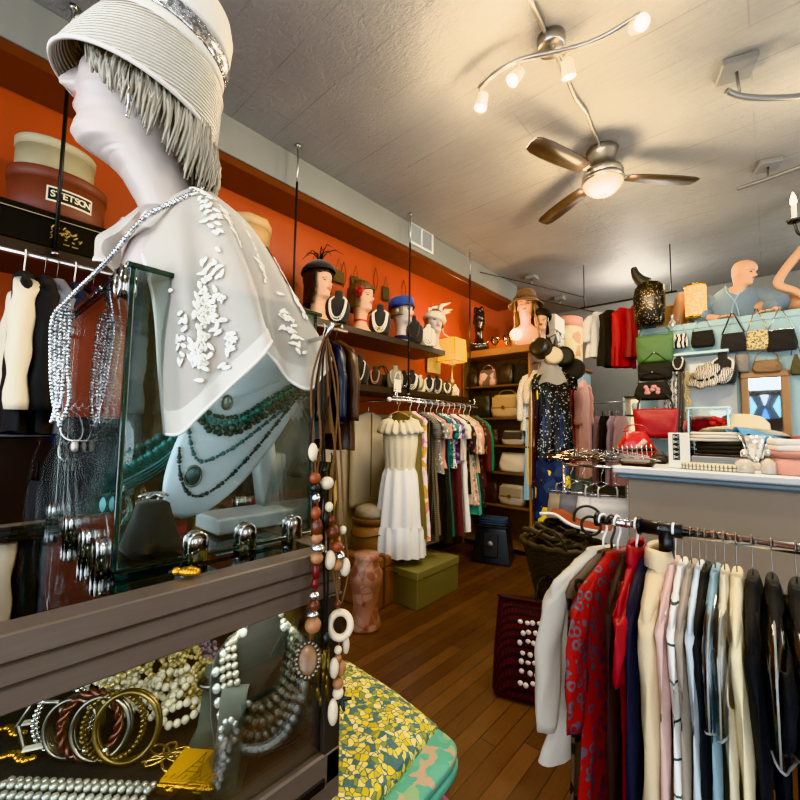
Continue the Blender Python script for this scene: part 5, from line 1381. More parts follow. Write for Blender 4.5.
# ---- upper clothes rail behind the glass case, under the shelf
RX, RZ = -2.47, 2.22
t = T('clothes_rail', 'long steel clothes rail under the upper shelf behind the glass case', 'rail', (RX, .9, RZ))
MB().tube([V((0, -1.1, 0)), V((0, 1.2, 0))], .014, 10).build('bar', STEEL, t)
for yy in (-1.05, .1, 1.15): MB().tube([V((0, yy, .014)), V((0, yy, .05)), V((-.25, yy, .05))], .010, 6).build('bracket', STEEL, t)
def F(name, c, **k): return M('cloth_' + name, c, .8, bmp=(160, .12), sheen=.03, **k)
BEIGE = F('beige', '#b7a58c'); CREAM = F('cream', '#e3d8c2'); BLKC = F('black', '#121214'); NAVY = F('navy', '#1a1d31'); CHAR = F('charcoal', '#2c2b2d'); WHT = F('white', '#e9e6e2'); TAN = F('tan', '#a07b52'); OLV = F('olive', '#57502f'); BRN = F('brown', '#33231a'); WINE = F('wine', '#4a1420'); GRY = F('grey', '#77767a'); TEAL = F('teal', '#2d6c6c'); RST = F('rust', '#7c3a22')
PLAID = pat('red_plaid', 'plaid', ['#8e1218', '#30090c', '#131010'], 14)
SATIN = M('beige_satin', '#b3a184', .3, sheen=.3, bmp=(20, .3)); DEN = F('denim', '#37465e')
rail1 = [('blouse', 'cream sleeved black waisted blouse first on the rail behind the glass case', BLKC, 'long', .80, CREAM, .20), ('jacket', 'black jacket second on the rail', BLKC, 'long', .8, None, .27), ('shirt', 'grey shirt between the black jacket and the navy jacket', GRY, 'long', .8, None, .315),
  ('jacket', 'dark navy jacket with rounded shoulders third on the rail', NAVY, 'long', .85, None, .38), ('dress', 'plum dark dress behind the rhinestone rope', M('cloth_plum', '#2e1a24', .8), 'long', 1.2, None, .455), ('blouse', 'beige satin blouse seen through the glass box', SATIN, 'long', .72, None, .535),
  ('coat', 'slate coat behind the beige satin blouse', M('cloth_slate', '#44525a', .8), 'long', 1.1, None, .63), ('jacket', 'brown tweed jacket behind the box edge', F('tweed', '#3b2c22'), 'long', .9, None, .73), ('shirt', 'red plaid shirt seen through the glass box', PLAID, 'long', .75, None, .83), ('coat', 'camel tan coat next to the red plaid shirt', TAN, 'long', 1.1, None, .93),
  ('dress', 'black evening dress behind the white necklace bust', BLKC, None, 1.2, None, 1.03), ('jacket', 'maroon jacket behind the white necklace bust', WINE, 'long', .8, None, 1.12), ('shirt', 'indigo shirt behind the marble foot', DEN, 'long', .8, None, 1.21), ('shirt', 'bright red checked shirt near the end of the glass box', pat('red_check', 'plaid', ['#b01f26', '#5d0f18', '#221019'], 10), 'long', .8, None, 1.32),
  ('dress', 'charcoal dress behind the hanging bead cords', CHAR, None, 1.25, None, 1.43), ('jacket', 'dark chocolate leather jacket behind the bead cords', LEATHBR, 'long', .82, None, 1.54), ('jacket', 'black leather jacket beside the chocolate leather one', LEATHB, 'long', .84, None, 1.66), ('vest', 'fringed tan vest between two leather jackets', F('fringe', '#5a4128'), None, .8, None, 1.76),
  ('jacket', 'navy blue leather jacket near the end of the rail', M('navy_leather', '#141c30', .35, bmp=(70, .2)), 'long', .74, None, 1.87), ('coat', 'long brown leather coat last on the rail behind the glass case', M('brown_leather2', '#3c2415', .4, bmp=(50, .2)), 'long', .92, None, 1.99)]
for k, (nm, lab, mt, sl, L, sm, y) in enumerate(rail1):
    garment(nm, lab, nm, (RX, y, RZ), R(rnd.uniform(-7, 7)), L, mt, w=.44, th=.032, sleeve=sl, slmat=sm, seed=k, hem=1.0 if sl else 1.1, folds=6)
    hanger((RX, y, RZ), 0, .44, WIRE if k % 3 else PLAST, lab.split(' on the rail')[0].split(' behind')[0].split(' seen')[0] and 'hanger of the ' + ' '.join(lab.split()[:11]), barr=.014)
# second row hanging below near the passage
RZ2 = 1.40
t = T('clothes_rail', 'low dark clothes rail below the leather jackets', 'rail', (RX - .1, 1.3, RZ2)); MB().tube([V((0, -1.2, 0)), V((0, .75, 0))], .014, 10).build('bar', BLACKM, t)
for yy in (-1.1, .7): MB().tube([V((0, yy, 0)), V((-.45, yy, 0))], .012, 6).build('bracket', BLACKM, t)
low = [('trousers', 'gold striped trousers hanging below the leather jackets', pat('gold_stripe', 'stripe', ['#3a2c18', '#b79a58'], 26, axis=0, duty=.35), 1.99), ('skirt', 'black pinstripe skirt below the navy leather jacket', pat('pin_stripe', 'stripe', ['#121112', '#6e6a62'], 30, axis=0, duty=.15), 1.88), ('trousers', 'dark brown trousers on the low rail', BRN, 1.78), ('skirt', 'black wool skirt on the low rail', BLKC, 1.67), ('trousers', 'charcoal trousers on the low rail behind the bead cords', CHAR, 1.5), ('skirt', 'dark tweed skirt on the low rail behind the jewellery case', MATS['cloth_tweed'], 1.3), ('skirt', 'black satin skirt low behind the glass box', M('black_satin', '#0e0e10', .35), 1.1), ('trousers', 'deep navy trousers low behind the glass box', NAVY, .9), ('skirt', 'wine skirt low behind the glass box', WINE, .7), ('coat', 'black coat hanging low behind the clips', BLKC, .5), ('coat', 'charcoal coat hanging lowest by the shop window', CHAR, .32)]
for k, (nm, lab, mt, y) in enumerate(low):
    garment(nm, lab, nm, (RX - .1, y, RZ2), R(rnd.uniform(-5, 5)), .85, mt, w=.38, th=.035, strap=True, seed=40 + k, hem=1.05, folds=5, amp=.014)
struct('trim_8', MB().box((XL + .012, .5, .75), (.024, 3.4, 1.5), b=.003), DWOOD, 'dark panel behind the low clothes rail')
# black crate low by the window
t = T('storage_crate', 'black slatted plastic crate on the floor below the clothes', 'crate', (-2.3, .2, 0))
mb = MB(); mb.box((0, 0, .02), (.4, .5, .03))
for zz in (.08, .16, .24, .32, .40):
    for sy in (-1, 1): mb.box((0, sy * .245, zz), (.4, .012, .05))
    for sx in (-1, 1): mb.box((sx * .195, 0, zz), (.012, .5, .05))
for sx in (-1, 1):
    for sy in (-1, 1): mb.box((sx * .19, sy * .24, .22), (.025, .025, .44))
mb.build('slats', BLACKP, t)

# ---- centre rail with the white sundress
CXR, CZR, CYA, CYB = -2.45, 1.715, 2.60, 4.02
t = T('clothes_rail', 'chrome clothes rail of dresses below the lower shelf', 'rail', (CXR, CYA, CZR))
MB().tube([V((0, 0, 0)), V((0, CYB - CYA, 0))], .014, 12).build('bar', CHROME, t)
MB().tube([V((.0, .02, .03)), V((.0, CYB - CYA, .03))], .006, 8).build('upper_bar', CHROME, t)
MB().sph((0, -.02, 0), .022, 12, 8).build('finial', PLAST, t)
for yy in (.06, CYB - CYA - .05): MB().tube([V((0, yy, 0)), V((0, yy, .10))], .008, 6).build('hook', CHROME, t); MB().tube([V((0, yy, .0)), V((-.58, yy, .0))], .009, 6).build('bracket', CHROME, t)
# sundress
y = CYA + .10
t = T('sundress', 'long white cotton sundress with a ruffled neck facing the aisle', 'dress', (CXR + .03, y, CZR), R(38))
WC = M('white_cotton', '#eceae6', .8, bmp=(140, .15), var=(3, '#d6dce6', .5)); WC2 = M('ivory_cotton', '#d8cdb4', .8, bmp=(140, .15))
def skirt(prof, n=56, folds=9, amp=.012, z0=0, m=None):
    rs = []
    for i in range(21):
        u = i / 20; a_, b_ = lerp_table(prof, u); zt, zb = prof[0][3] if len(prof[0]) > 3 else 0, 0
        rs.append((u, a_, b_))
    return rs
def tube_body(nm, mt, sections, par, n=56, folds=9, amp=.0, seed=0):
    rs = []
    for z, a_, b_, am in sections:
        rs.append([V(((a_ + am * math.sin(folds * q + seed)) * math.cos(q), (b_ + am * math.sin(folds * q + seed + .6)) * math.sin(q), z)) for q in [2 * PI * j / n for j in range(n)]])
    return MB().loft(rs, True, False).build(nm, mt, par)
tube_body('bodice', WC2, [(-.22, .115, .045, 0), (-.28, .15, .06, .002), (-.36, .155, .07, .003), (-.46, .145, .065, .004), (-.56, .13, .06, .005), (-.60, .128, .058, .006)], t, folds=14)
tube_body('skirt', WC, [(-.595, .13, .06, .004), (-.65, .15, .07, .008), (-.8, .17, .085, .012), (-1.0, .19, .10, .015), (-1.10, .20, .105, .016)], t, folds=10)
tube_body('tier', WC, [(-1.09, .203, .108, .012), (-1.12, .212, .115, .014), (-1.22, .218, .12, .016), (-1.345, .222, .122, .017)], t, folds=15)
tube_body('waistband', WC2, [(-.585, .134, .063, .002), (-.61, .134, .064, .002)], t, folds=14)
rs = []
for rr, z, am in ((.06, -.20, .004), (.10, -.17, .010), (.15, -.19, .018), (.185, -.26, .02), (.19, -.285, .02)):
    rs.append([V(((rr + am * math.sin(16 * q)) * math.cos(q), (rr * .42 + am * .6 * math.sin(16 * q)) * math.sin(q), z - .02 * abs(math.sin(q)) + .012 * math.sin(16 * q + 1))) for q in [2 * PI * j / 96 for j in range(96)]])
MB().loft(rs, True, False).build('neck_ruffle', WC2, t, mod='solid')
for sx in (-1, 1): MB().tube([V((sx * .08, 0, -.2)), V((sx * .09, 0, -.13)), V((sx * .10, .0, -.17))], .008, 6).build('strap', WC2, t)
hanger((CXR, y, CZR), R(38), .36, M('wood_hanger', '#b98e58', .5), 'wooden hanger carrying the white sundress', barr=.014)
P_FL = pat('pink_diamond', 'mosaic', ['#e9cbd2', '#e58fb5', '#f1dfc0', '#d6a64a', '#efd9e0'], 22); KH = F('khaki', '#77683a')
P_DOT = pat('polka', 'dots', ['#8f8b80', '#e8e4da'], 36, duty=.3); P_BW = pat('bw_print', 'leopard', ['#d9d6d0', '#1d1c1e'], 30); P_PUR = pat('purple_print', 'floral', ['#2b2134', '#8d6fb0', '#d7c6df', '#4a3a67'], 34)
P_FLO = pat('rose_print', 'floral', ['#e6c9b6', '#d99f94', '#efe2d2', '#b8746b'], 30); P_BFL = pat('black_floral', 'floral', ['#161416', '#2a2022', '#8f5a4e', '#161416'], 30); P_TEALP = pat('teal_print', 'floral', ['#1f5355', '#2b7c7c', '#c8d6cc', '#143638'], 34); P_GST = pat('grey_knit', 'stripe', ['#4d4a46', '#6e6a62'], 60, axis=2)
rail2 = [('dress', 'long khaki gown just behind the white sundress', KH, None, 1.2, 2.795, {}), ('dress', 'pink and gold diamond patterned long dress', P_FL, None, 1.22, 2.86, {}), ('dress', 'dark charcoal pinstripe dress', MATS['pin_stripe'], None, 1.18, 2.915, {}), ('dress', 'grey ribbed knit dress', P_GST, 'short', 1.25, 2.97, {}), ('dress', 'taupe long dress', F('taupe', '#7b6c5c'), None, 1.2, 3.02, {}),
  ('blouse', 'polka dotted grey blouse with short sleeves', P_DOT, 'short', .66, 3.075, {}), ('blouse', 'salmon pink blouse', F('salmon', '#cf8d80'), 'short', .62, 3.125, {}), ('dress', 'long black dress with a teal hem beside the polka dots', BLKC, None, 1.3, 3.17, {}), ('skirt', 'teal long skirt hanging behind the polka dots', TEAL, None, 1.26, 3.215, {}), ('blouse', 'teal printed blouse', P_TEALP, 'short', .6, 3.265, {}), ('blouse', 'black and white leaf print top', P_BW, 'short', .62, 3.315, {}),
  ('blouse', 'purple floral blouse', P_PUR, 'short', .58, 3.365, {}), ('dress', 'long burgundy velvet dress', M('burgundy', '#4c0d18', .7, sheen=.5), None, 1.28, 3.41, {}), ('shirt', 'cream short sleeved shirt', CREAM, 'short', .56, 3.46, {}), ('dress', 'white slip dress under the cream shirt', WHT, None, 1.26, 3.505, {}), ('blouse', 'black embroidered tunic', P_BFL, 'mid', .9, 3.555, {}), ('dress', 'cream lace dress with long sleeves', pat('cream_lace', 'dots', ['#c9b596', '#e5d7bd'], 60, duty=.35), 'mid', 1.0, 3.61, {}),
  ('dress', 'rose printed dress with a scalloped hem', P_FLO, 'mid', 1.02, 3.66, {}), ('blouse', 'mint green top peeking below the rose print', F('mint', '#4f9f88'), None, 1.12, 3.705, {}), ('blouse', 'peach blouse', F('peach', '#cf9a78'), 'mid', .7, 3.75, {}), ('dress', 'black floral wrap dress', P_BFL, 'mid', 1.05, 3.80, {}), ('jacket', 'dark maroon knit cardigan', F('maroon', '#4f1c1f'), 'long', .85, 3.86, {}), ('jacket', 'emerald green jacket last on the chrome rail', F('emerald', '#1f6b48'), 'long', .62, 3.93, {})]
for k, (nm, lab, mt, sl, L, y, kw) in enumerate(rail2):
    garment(nm, lab + ('' if 'rail' in lab or 'sundress' in lab else ' on the chrome rail'), nm, (CXR, y, CZR), R(rnd.uniform(0, 14)), L, mt, w=.40, th=.026, sleeve=sl, seed=80 + k, hem=1.12 if L > 1 else .98, folds=6, **kw)
    hanger((CXR, y, CZR), R(6), .40, PLAST if k % 2 else WIRE, 'hanger of the ' + ' '.join(lab.split()[:10]), barr=.014)
# garment bags hung flat on the cream wall
q = PX(368, 420, XL + .08); t = T('garment_bag', 'cream garment bag hanging flat on the wall before the sundress', 'garment bag', (XL + .09, q.y, 1.66), R(90))
mb = MB(); rs = []
for z, w_, d_ in ((-.04, .05, .02), (-.10, .2, .035), (-.4, .22, .045), (-.9, .22, .045), (-.95, .215, .03)): rs.append([V((w_ * math.copysign(abs(math.cos(a)) ** .4, math.cos(a)), d_ * math.copysign(abs(math.sin(a)) ** .6, math.sin(a)), z)) for a in [2 * PI * j / 32 for j in range(32)]])
mb.loft(rs); mb.build('bag', CREAM, t); MB().box((0, -.045, -.45), (.012, .006, .8)).build('zip', M('zip_brown', '#8a6a45', .5), t); MB().tube(path([(0, 0, -.04), (0, 0, .01), (.02, 0, .03), (.03, 0, .01)], 5), .003, 6).build('hook', CHROME, t)
# boxes, trunk, hats on the floor
def fl(px, py): return PZ(px, py, 0)
WB_ = M('wicker_box', '#8a6238', .6, var=(12, '#5b3c1e', .8), bmp=(60, .4))
q = fl(371, 596); t = T('trunk', 'worn brown leather covered trunk on the floor below the round box', 'trunk', (-2.62, 2.60, 0.001), R(8))
TR = M('trunk_hide', '#8a5a35', .5, var=(7, '#54301a', .9), bmp=(14, .2))
MB().box((0, 0, .155), (.42, .46, .31), b=.012).build('body', TR, t); MB().box((0, 0, .36), (.43, .47, .10), b=.02).build('lid', TR, t)
for sy in (-.14, .14): MB().box((.001, sy, .205), (.436, .03, .42)).build('strap', M('strap_hide', '#4a2a15', .5), t)
MB().tube(path([(.225, -.06, .28), (.25, -.03, .26), (.25, .03, .26), (.225, .06, .28)], 6), .008, 6).build('handle', LEATHBR, t)
rb = V((-2.66, 2.60, .412))
hatbox('round_box', 'round brown wooden box with a corded front on the trunk', rb, .17, .27, WB_, M('wood_lid', '#5e3d22', .5), rope=BLACKP, lidh=.2)
t = T('fur_hat', 'grey fluffy hat lying on the round wooden box', 'hat', rb + V((0, 0, .272)))
mb = MB().lathe([(.15, .0), (.155, .03), (.14, .075), (.09, .10), (.01, .105)], n=40); mb.v = [tuple(V(p) * (1 + .05 * noise.noise(V(p) * 40))) for p in mb.v]; mb.build('crown', M('grey_fur', '#a39a8b', .95, bmp=(70, .8), var=(30, '#776e61', .7)), t)
q = fl(350, 625); t = T('hat_stand_urn', 'pinkish patterned ceramic stool beside the trunk', 'stool', (-2.27, 2.17, .001))
mb = MB().lathe([(.11, 0), (.12, .02), (.10, .09), (.09, .16), (.105, .28), (.12, .33), (.125, .40), (.10, .43), (.09, .50), (.1, .53), (.02, .535)], n=32); mb.build('body', pat('pink_ceramic', 'floral', ['#9a6d5c', '#b98b78', '#a37b63', '#7c5144'], 16, .4), t)
q = fl(410, 575); carton('storage_box', 'flat olive cardboard box on the floor below the white sundress', 'box', (-2.38, 2.94, .001), R(2), (.42, .62, .30), M('olive_card', '#6b6240', .7), M('olive_card2', '#787049', .7), .22)
# folding step stool with folded jeans
st = V((-2.37, 4.24, .001)); t = T('step_stool', 'black plastic folding step stool beyond the dress rail', 'step stool', st, R(18))
rows = []
for z, w_, d_ in ((0, .21, .17), (.02, .21, .17), (.36, .165, .125), (.38, .16, .12)): rows.append([V((w_ * sx, d_ * sy, z)) for sx, sy in ((-1, -1), (1, -1), (1, 1), (-1, 1))])
MB().loft(rows, smooth=False).build('body', BLACKP, t); MB().box((0, 0, .395), (.36, .28, .03)).build('top_step', BLACKP, t); MB().box((0, -.152, .2), (.16, .03, .24), rot=Matrix.Rotation(R(-7), 3, 'X')).build('front_panel', M('stool_grey', '#26272a', .45), t)
MB().lathe([(.028, 0), (.03, .006)], n=20, mt=Matrix.Rotation(R(83), 3, 'X'), c=(0, -.168, .22)).build('badge', M('stool_badge', '#8b8d90', .4), t)
cloth_fold('folded_jeans', 'folded grey blue jeans on the black step stool', 'folded clothes', st + V((0, 0, .411)), R(18), (.33, .25, .07), DEN, 3, 3)
# ================================================================ BAG SHELVES AND CLOSET
SX0, SX1, SY0, SY1 = -3.03, -2.08, 4.60, 4.97
t = T('bag_shelf_unit', 'oak shelf unit packed with handbags beyond the dress rail', 'shelf unit', ((SX0 + SX1) / 2, SY0, 0))
o_ = t.location.copy(); w = SX1 - SX0; xm = (SX0 + SX1) / 2; ym = (SY0 + SY1) / 2; dp = SY1 - SY0
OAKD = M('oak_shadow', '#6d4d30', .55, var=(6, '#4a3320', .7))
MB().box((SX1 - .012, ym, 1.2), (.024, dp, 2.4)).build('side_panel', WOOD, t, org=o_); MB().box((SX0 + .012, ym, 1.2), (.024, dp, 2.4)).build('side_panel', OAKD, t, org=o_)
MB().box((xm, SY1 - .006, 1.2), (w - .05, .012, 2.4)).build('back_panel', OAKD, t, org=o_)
MB().box((xm, ym - .015, 2.445), (w + .06, dp + .05, .09)).build('top', WOOD, t, org=o_)
SHL = [2.03, 1.62, 1.28, .95, .55, .08]
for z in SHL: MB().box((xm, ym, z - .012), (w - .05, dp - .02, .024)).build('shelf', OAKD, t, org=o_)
MB().box((SX1 + .18, SY1 - .14, .30), (.34, .26, .6)).build('side_cupboard', WOOD, t, org=o_)
def sb(px, z, *a, y=SY0 + .13, **k):
    q = PY(px, 400, y); return bag('handbag', a[0], 'handbag', (q.x, y, z + .001), R(rnd.uniform(-8, 8)), a[1], a[2], a[3], a[4], **k)
GRN = M('green_black', '#1b211d', .4)
sb(472, 2.03, 'glossy black handbag at the dark end of the topmost bag shelf', .2, .2, .12, LEATHB, handle='arc', hh=.08)
sb(488, 2.03, 'pink and tan patchwork handbag on the topmost bag shelf', .24, .22, .12, pat('patchwork', 'mosaic', ['#c79d83', '#6b5b55', '#d8b9a2', '#8d7266'], 12), handle='arc', hh=.06)
sb(507, 2.03, 'black quilted leather handbag on the topmost bag shelf', .22, .26, .14, LEATHB, handle='twin', hh=.05)
sb(524, 2.03, 'tall black bag against the end panel of the topmost bag shelf', .22, .25, .14, BLKC, handle='arc', hh=.06)
sb(481, 1.62, 'dark green black tote with chrome rings on the second bag shelf', .30, .30, .14, GRN, handle='twin', hh=.06, clasp=CHROME)
sb(507, 1.62, 'big beige leather satchel on the second bag shelf', .40, .29, .16, M('beige_hide', '#bfa071', .5, bmp=(60, .2)), handle='arc', hh=.06, flap=M('beige_hide2', '#b39465', .5, bmp=(60, .2)), clasp=GOLD)
sb(508, 1.28, 'black clutch lying on top of the grey bag on the third bag shelf', .34, .07, .1, LEATHB, y=SY0 + .22)
sb(514, 1.28, 'grey and white handbag on the third bag shelf', .30, .18, .12, M('grey_white', '#b4aa98', .5), flap=M('grey_flap', '#4b4844', .5))
sb(490, 1.28, 'dark brown shoulder bag behind the dresses on the third bag shelf', .24, .2, .12, LEATHBR, handle='arc', hh=.06)
sb(514, .95, 'cream handbag with a brown looped handle on the fourth bag shelf', .36, .24, .14, M('cream_hide', '#d8ccb2', .5), handle='arc', hh=.06, hmat=LEATHBR, hr=.009)
sb(488, .95, 'black shoulder bag on the fourth bag shelf', .25, .2, .12, LEATHB, handle='arc', hh=.06)
sb(512, .55, 'pale taupe bag with a flap on the lowest open bag shelf', .34, .25, .14, M('taupe_hide', '#b9ab97', .5), flap=M('taupe_flap', '#a5967f', .5), clasp=GOLD)
sb(490, .55, 'dark red brown bag on the lowest open bag shelf', .26, .26, .14, M('ox_hide', '#2d1613', .45), handle='arc', hh=.08)
# ---- on top of the bag shelves
TZ = 2.491
def onunit(px, y=SY0 + .15): q = PY(px, 340, y); return V((q.x, y, TZ))
# black sculpted head with flowers on a black bust
p = onunit(479, SY0 + .12); t = T('sculpted_head', 'glossy black sculpted head wearing a silver collar on the oak shelf top', 'mannequin head', p + V((0, 0, .305)), R(30)); t.scale = (1.0, 1.0, 1.15)
BLKG = M('black_gloss', '#121214', .2, coat=.5); head_obj(BLKG, t, 40, 50, lip=BLKG)
mb = MB().lathe([(.085, -.26), (.12, -.25), (.135, -.2), (.12, -.16), (.085, -.15)], n=28, sx=1, sy=.7); mb.build('shoulders', BLKG, t)
mb = MB()
for k in range(9): mb.sph((.045 * math.cos(k * .7), .02 + .05 * math.sin(k * .7), .21 + .02 * (k % 3)), .03, 8, 6)
mb.build('hair', BLKG, t)
ob = MB().beads([V((.118 * math.cos(a), -.085 * abs(math.sin(a)) - .004, -.155 - .05 * abs(math.sin(a)))) for a in [PI * i / 30 for i in range(31)]], .011, 2, 6, 4).build('silver_collar', SILVER, None); ob.location = t.location; ob.rotation_euler = t.rotation_euler; tag(ob, 'chunky silver collar on the glossy black sculpted head', 'necklace')
for px, lab, y in ((495, 'clear cut glass goblet on the oak shelf top nearest the black head', SY0 + .10), (507, 'clear cut glass goblet on the oak shelf top next to the glowing lamp', SY0 + .10)):
    p = onunit(px, y); t = T('goblet', lab, 'glass', p); MB().lathe([(.045, 0), (.046, .004), (.01, .012), (.008, .06), (.03, .075), (.055, .12), (.06, .17), (.057, .17), (.05, .12), (.02, .08)], n=20, cap=False).build('bowl_and_stem', glass('goblet_glass', (.9, .92, .92), .95, 2, .02), t)
p = onunit(516, SY0 + .2); t = T('table_lamp', 'small lamp with a bare glowing globe on the oak shelf top', 'lamp', p)
MB().lathe([(.05, 0), (.05, .01), (.015, .03), (.012, .10), (.02, .12)], n=16).build('base', STEEL, t); MB().sph((0, 0, .19), .075, 16, 12).build('globe', M('globe_glow', '#ffe9bd', .3, emit=('#ffcf80', 9)), t)
light('globe_light', 'POINT', p + V((0, -.02, .36)), 8, (1, .7, .38), .07)
# long haired head in a brown hat
p = onunit(526, SY0 + .42); t = T('wig_head', 'long haired mannequin head and shoulders in a brown brimmed hat', 'mannequin head', V((p.x, p.y, TZ + .46)), R(18)); t.scale = (1.35, 1.35, 1.35); lh = t
head_obj(SKIN, t, 48, 60); hair_obj(hairmat('honey_hair', '#8a6a48', '#503720'), t, .034, -.25, 56, .16, .018, 9)
MB().lathe([(.12, -.34), (.15, -.22), (.145, -.15), (.09, -.11), (.06, -.08)], n=28, sx=1, sy=.62).build('shoulders', SKIN, t)
BH = M('brown_felt', '#7a5836', .8, sheen=.3); hat_on('brimmed_hat', 'tan brown felt hat with a turned down brim on the long haired head', lh, [('crown', [(.115, .0), (.112, .04), (.105, .085), (.085, .105), (.03, .11), (.005, .108)], BH, .9, 1.05), ('brim', [(.113, .004), (.14, -.012), (.17, -.04), (.172, -.046)], BH, .95, 1.05), ('band', [(.117, .002), (.117, .025)], M('hat_band', '#4a321d', .6), .9, 1.05)], -4, .15)
# orange screen and stack behind
carton('cardboard_box', 'orange box behind the goblets on the oak shelf top', 'box', (-2.62, SY1 + .16, 2.431), 0, (.80, .26, .26), M('orange_card', '#c8641f', .6, var=(5, '#a84c14', .6)))
# ---- closet top: boxes, dark hat pile, black hatted head
CTZ = 2.431
def onc(px, py, x): q = PX(px, py, x); return V((x, q.y, CTZ))
p = onc(570, 345, -2.25)
MUS = pat('patterned_box', 'floral', ['#3a3a3a', '#d8d4c8', '#8b8778', '#c7c2b4'], 9)
bxp = V((-2.32, 5.62, CTZ)); carton('hat_box', 'tall white box printed with dark pictures on the closet top', 'hat box', bxp, R(4), (.42, .40, .62), MUS, M('white_lid', '#e2ddd0', .6), .35)
FLR = pat('floral_box', 'floral', ['#cdbd93', '#dacba6', '#c2ae84', '#b58a63'], 7)
hatbox('hat_box', 'tall cream floral hat box with a salmon lid on the closet top', V((-2.30, 6.28, CTZ)), .27, .74, FLR, M('salmon_lid', '#c98c70', .6), lidh=.2)
carton('cardboard_box', 'brown cardboard box on the closet edge over the pink dress', 'box', (-2.22, 6.10 - .55, CTZ), 0, (.20, .18, .16), M('kraft_card', '#8a6238', .7)) if False else None
kb = V((-2.02, 5.95, CTZ - .10)); 
p = onunit(560, SY1 + .10); t = T('wig_head', 'small red lipped mannequin head in a black cap behind the round hats', 'mannequin head', V((-2.17, 5.14, CTZ + .33)), R(22)); t.scale = (1.15, 1.15, 1.15); bh = t
head_obj(SKIN, t, 40, 50, lip=M('red_lip', '#8c1c1c', .4)); hair_obj(M('black_hair', '#0e0c0b', .4, bmp=(60, .5)), t, .01, -.03, 66, .16, .006, 5)
MB().lathe([(.09, -.265), (.09, -.15), (.07, -.14)], n=24).build('stand', BLKG, t)
hat_on('black_cap', 'black knitted cap on the red lipped head', bh, [('cap', [(.118, .0), (.128, .02), (.125, .06), (.10, .09), (.05, .105), (.005, .11)], M('black_knit', '#101012', .9, bmp=(80, .5)), .95, 1.05), ('button', [(.02, .10), (.018, .125), (.002, .13)], MATS['black_knit'], 1, 1)], -10, .14)
# round soft hats hung on the closet corner
def rndhat(label, loc, r, h, mt, rot): 
    t = T('round_hat', label, 'hat', loc); m_ = rot
    MB().lathe([(r * .92, 0), (r, h * .2), (r * 1.02, h * .6), (r * .93, h * .95), (r * .6, h), (.004, h)], n=32, mt=m_).build('crown', mt, t); MB().lathe([(r * .94, -.004), (r * 1.02, .0), (r * 1.035, h * .15), (r * 1.0, h * .17)], n=32, mt=m_).build('band', BLACKP, t); return t
rot = V((-.1, -.95, .25)).to_track_quat('Z', 'Y').to_matrix(); rot2 = V((.45, -.85, .2)).to_track_quat('Z', 'Y').to_matrix()
rndhat('glossy black round hat nearest the long haired head', PY(543, 350, 4.62) , .115, .13, LEATHB, rot); rndhat('cream round hat between two black ones on the shelf corner', PY(553, 358, 4.70), .10, .11, M('cream_felt', '#c9b99a', .7), rot2)
rndhat('black straw hat below the cream one on the shelf corner', PY(563, 358, 4.8), .115, .10, M('black_straw', '#161413', .6, bmp=(90, .5)), rot2); rndhat('wide black velvet hat lowest on the shelf corner', PY(573, 370, 4.95), .125, .09, VELVET, rot2)
t = carton('cardboard_box', 'brown cardboard box jutting over the closet edge above the pink dress', 'box', (-2.19, 5.72, CTZ), 0, (.22, .46, .20), M('kraft_card2', '#8a6238', .7))
# ---- clothes hung on the shelf side: short pole
PXX = SX1 + .02; py0 = 4.72
t = T('garment_pole', 'short steel pole of dresses on the end of the bag shelf', 'rail', (PXX, py0, 2.28)); MB().tube([V((-.02, 0, 0)), V((.26, 0, 0))], .011, 10).build('bar', STEEL, t); MB().sph((.27, 0, 0), .018, 10, 6).build('knob', STEEL, t)
def onpole(k, nm, lab, mt, L, sl, **kw):
    x = PXX + .030 + k * .027; garment(nm, lab, nm, (x, py0, 2.28), R(90 - 55), L, mt, w=.40, th=.028, sleeve=sl, seed=130 + k, folds=6, **kw); hanger((x, py0, 2.28), R(35), .40, PLAST, 'hanger of the ' + ' '.join(lab.split()[:10]), barr=.011)
SEQ = pat('black_sequin', 'sequin', ['#0b0b0d', '#b9b6ae'], 90, .3, .3, duty=.93)
onpole(0, 'cardigan', 'patterned ivory cardigan on the bag shelf pole', pat('ivory_knit', 'dots', ['#d8cfbd', '#a49c8c'], 50, duty=.3), .82, 'long')
onpole(1, 'dress', 'pale blue satin dress below the ivory cardigan', M('blue_satin', '#8fb6cc', .4), 1.62, None)
onpole(2, 'dress', 'pale yellow satin dress on the bag shelf pole', M('yellow_satin', '#d8bf7c', .4), 1.44, None)
onpole(3, 'blouse', 'cream lace blouse over the yellow satin dress', MATS['cream_lace'], 1.0, 'mid')
onpole(4, 'dress', 'plum velvet dress behind the black sequin gown', M('plum_velvet', '#3e0d1d', .6, sheen=.5), 1.48, None)
onpole(7, 'gown', 'long black sequin gown on the bag shelf pole', SEQ, 1.15, 'short', hem=1.1)
onpole(5, 'skirt', 'long dark red skirt with a starry hem below the sequin gown', pat('star_skirt', 'dots', ['#2a0b14', '#c9b9a0'], 26, duty=.16), 1.72, None)
onpole(6, 'dress', 'navy dress printed with big yellow flowers hanging to the floor', pat('navy_yellow', 'mosaic', ['#1c2747', '#25345c', '#e0c63a', '#1c2747', '#33466b'], 9), 2.05, None)
# grey lace shawl over the pole
t = T('lace_shawl', 'grey lace shawl thrown over the top of the sequin gown', 'shawl', (PXX + .17, py0 - .02, 2.2)); rows = []
for i in range(10):
    u = i / 9; rows.append([V((.20 * (.4 + .7 * u) * math.cos(a), .10 * (.5 + .6 * u) * math.sin(a) - .01, .06 - .26 * u + .02 * math.sin(5 * a + u * 3))) for a in [2 * PI * j / 40 for j in range(41)]])
MB().grid(rows).build('cloth', sheer('grey_lace', '#b8b4ac', .8, .3), t)
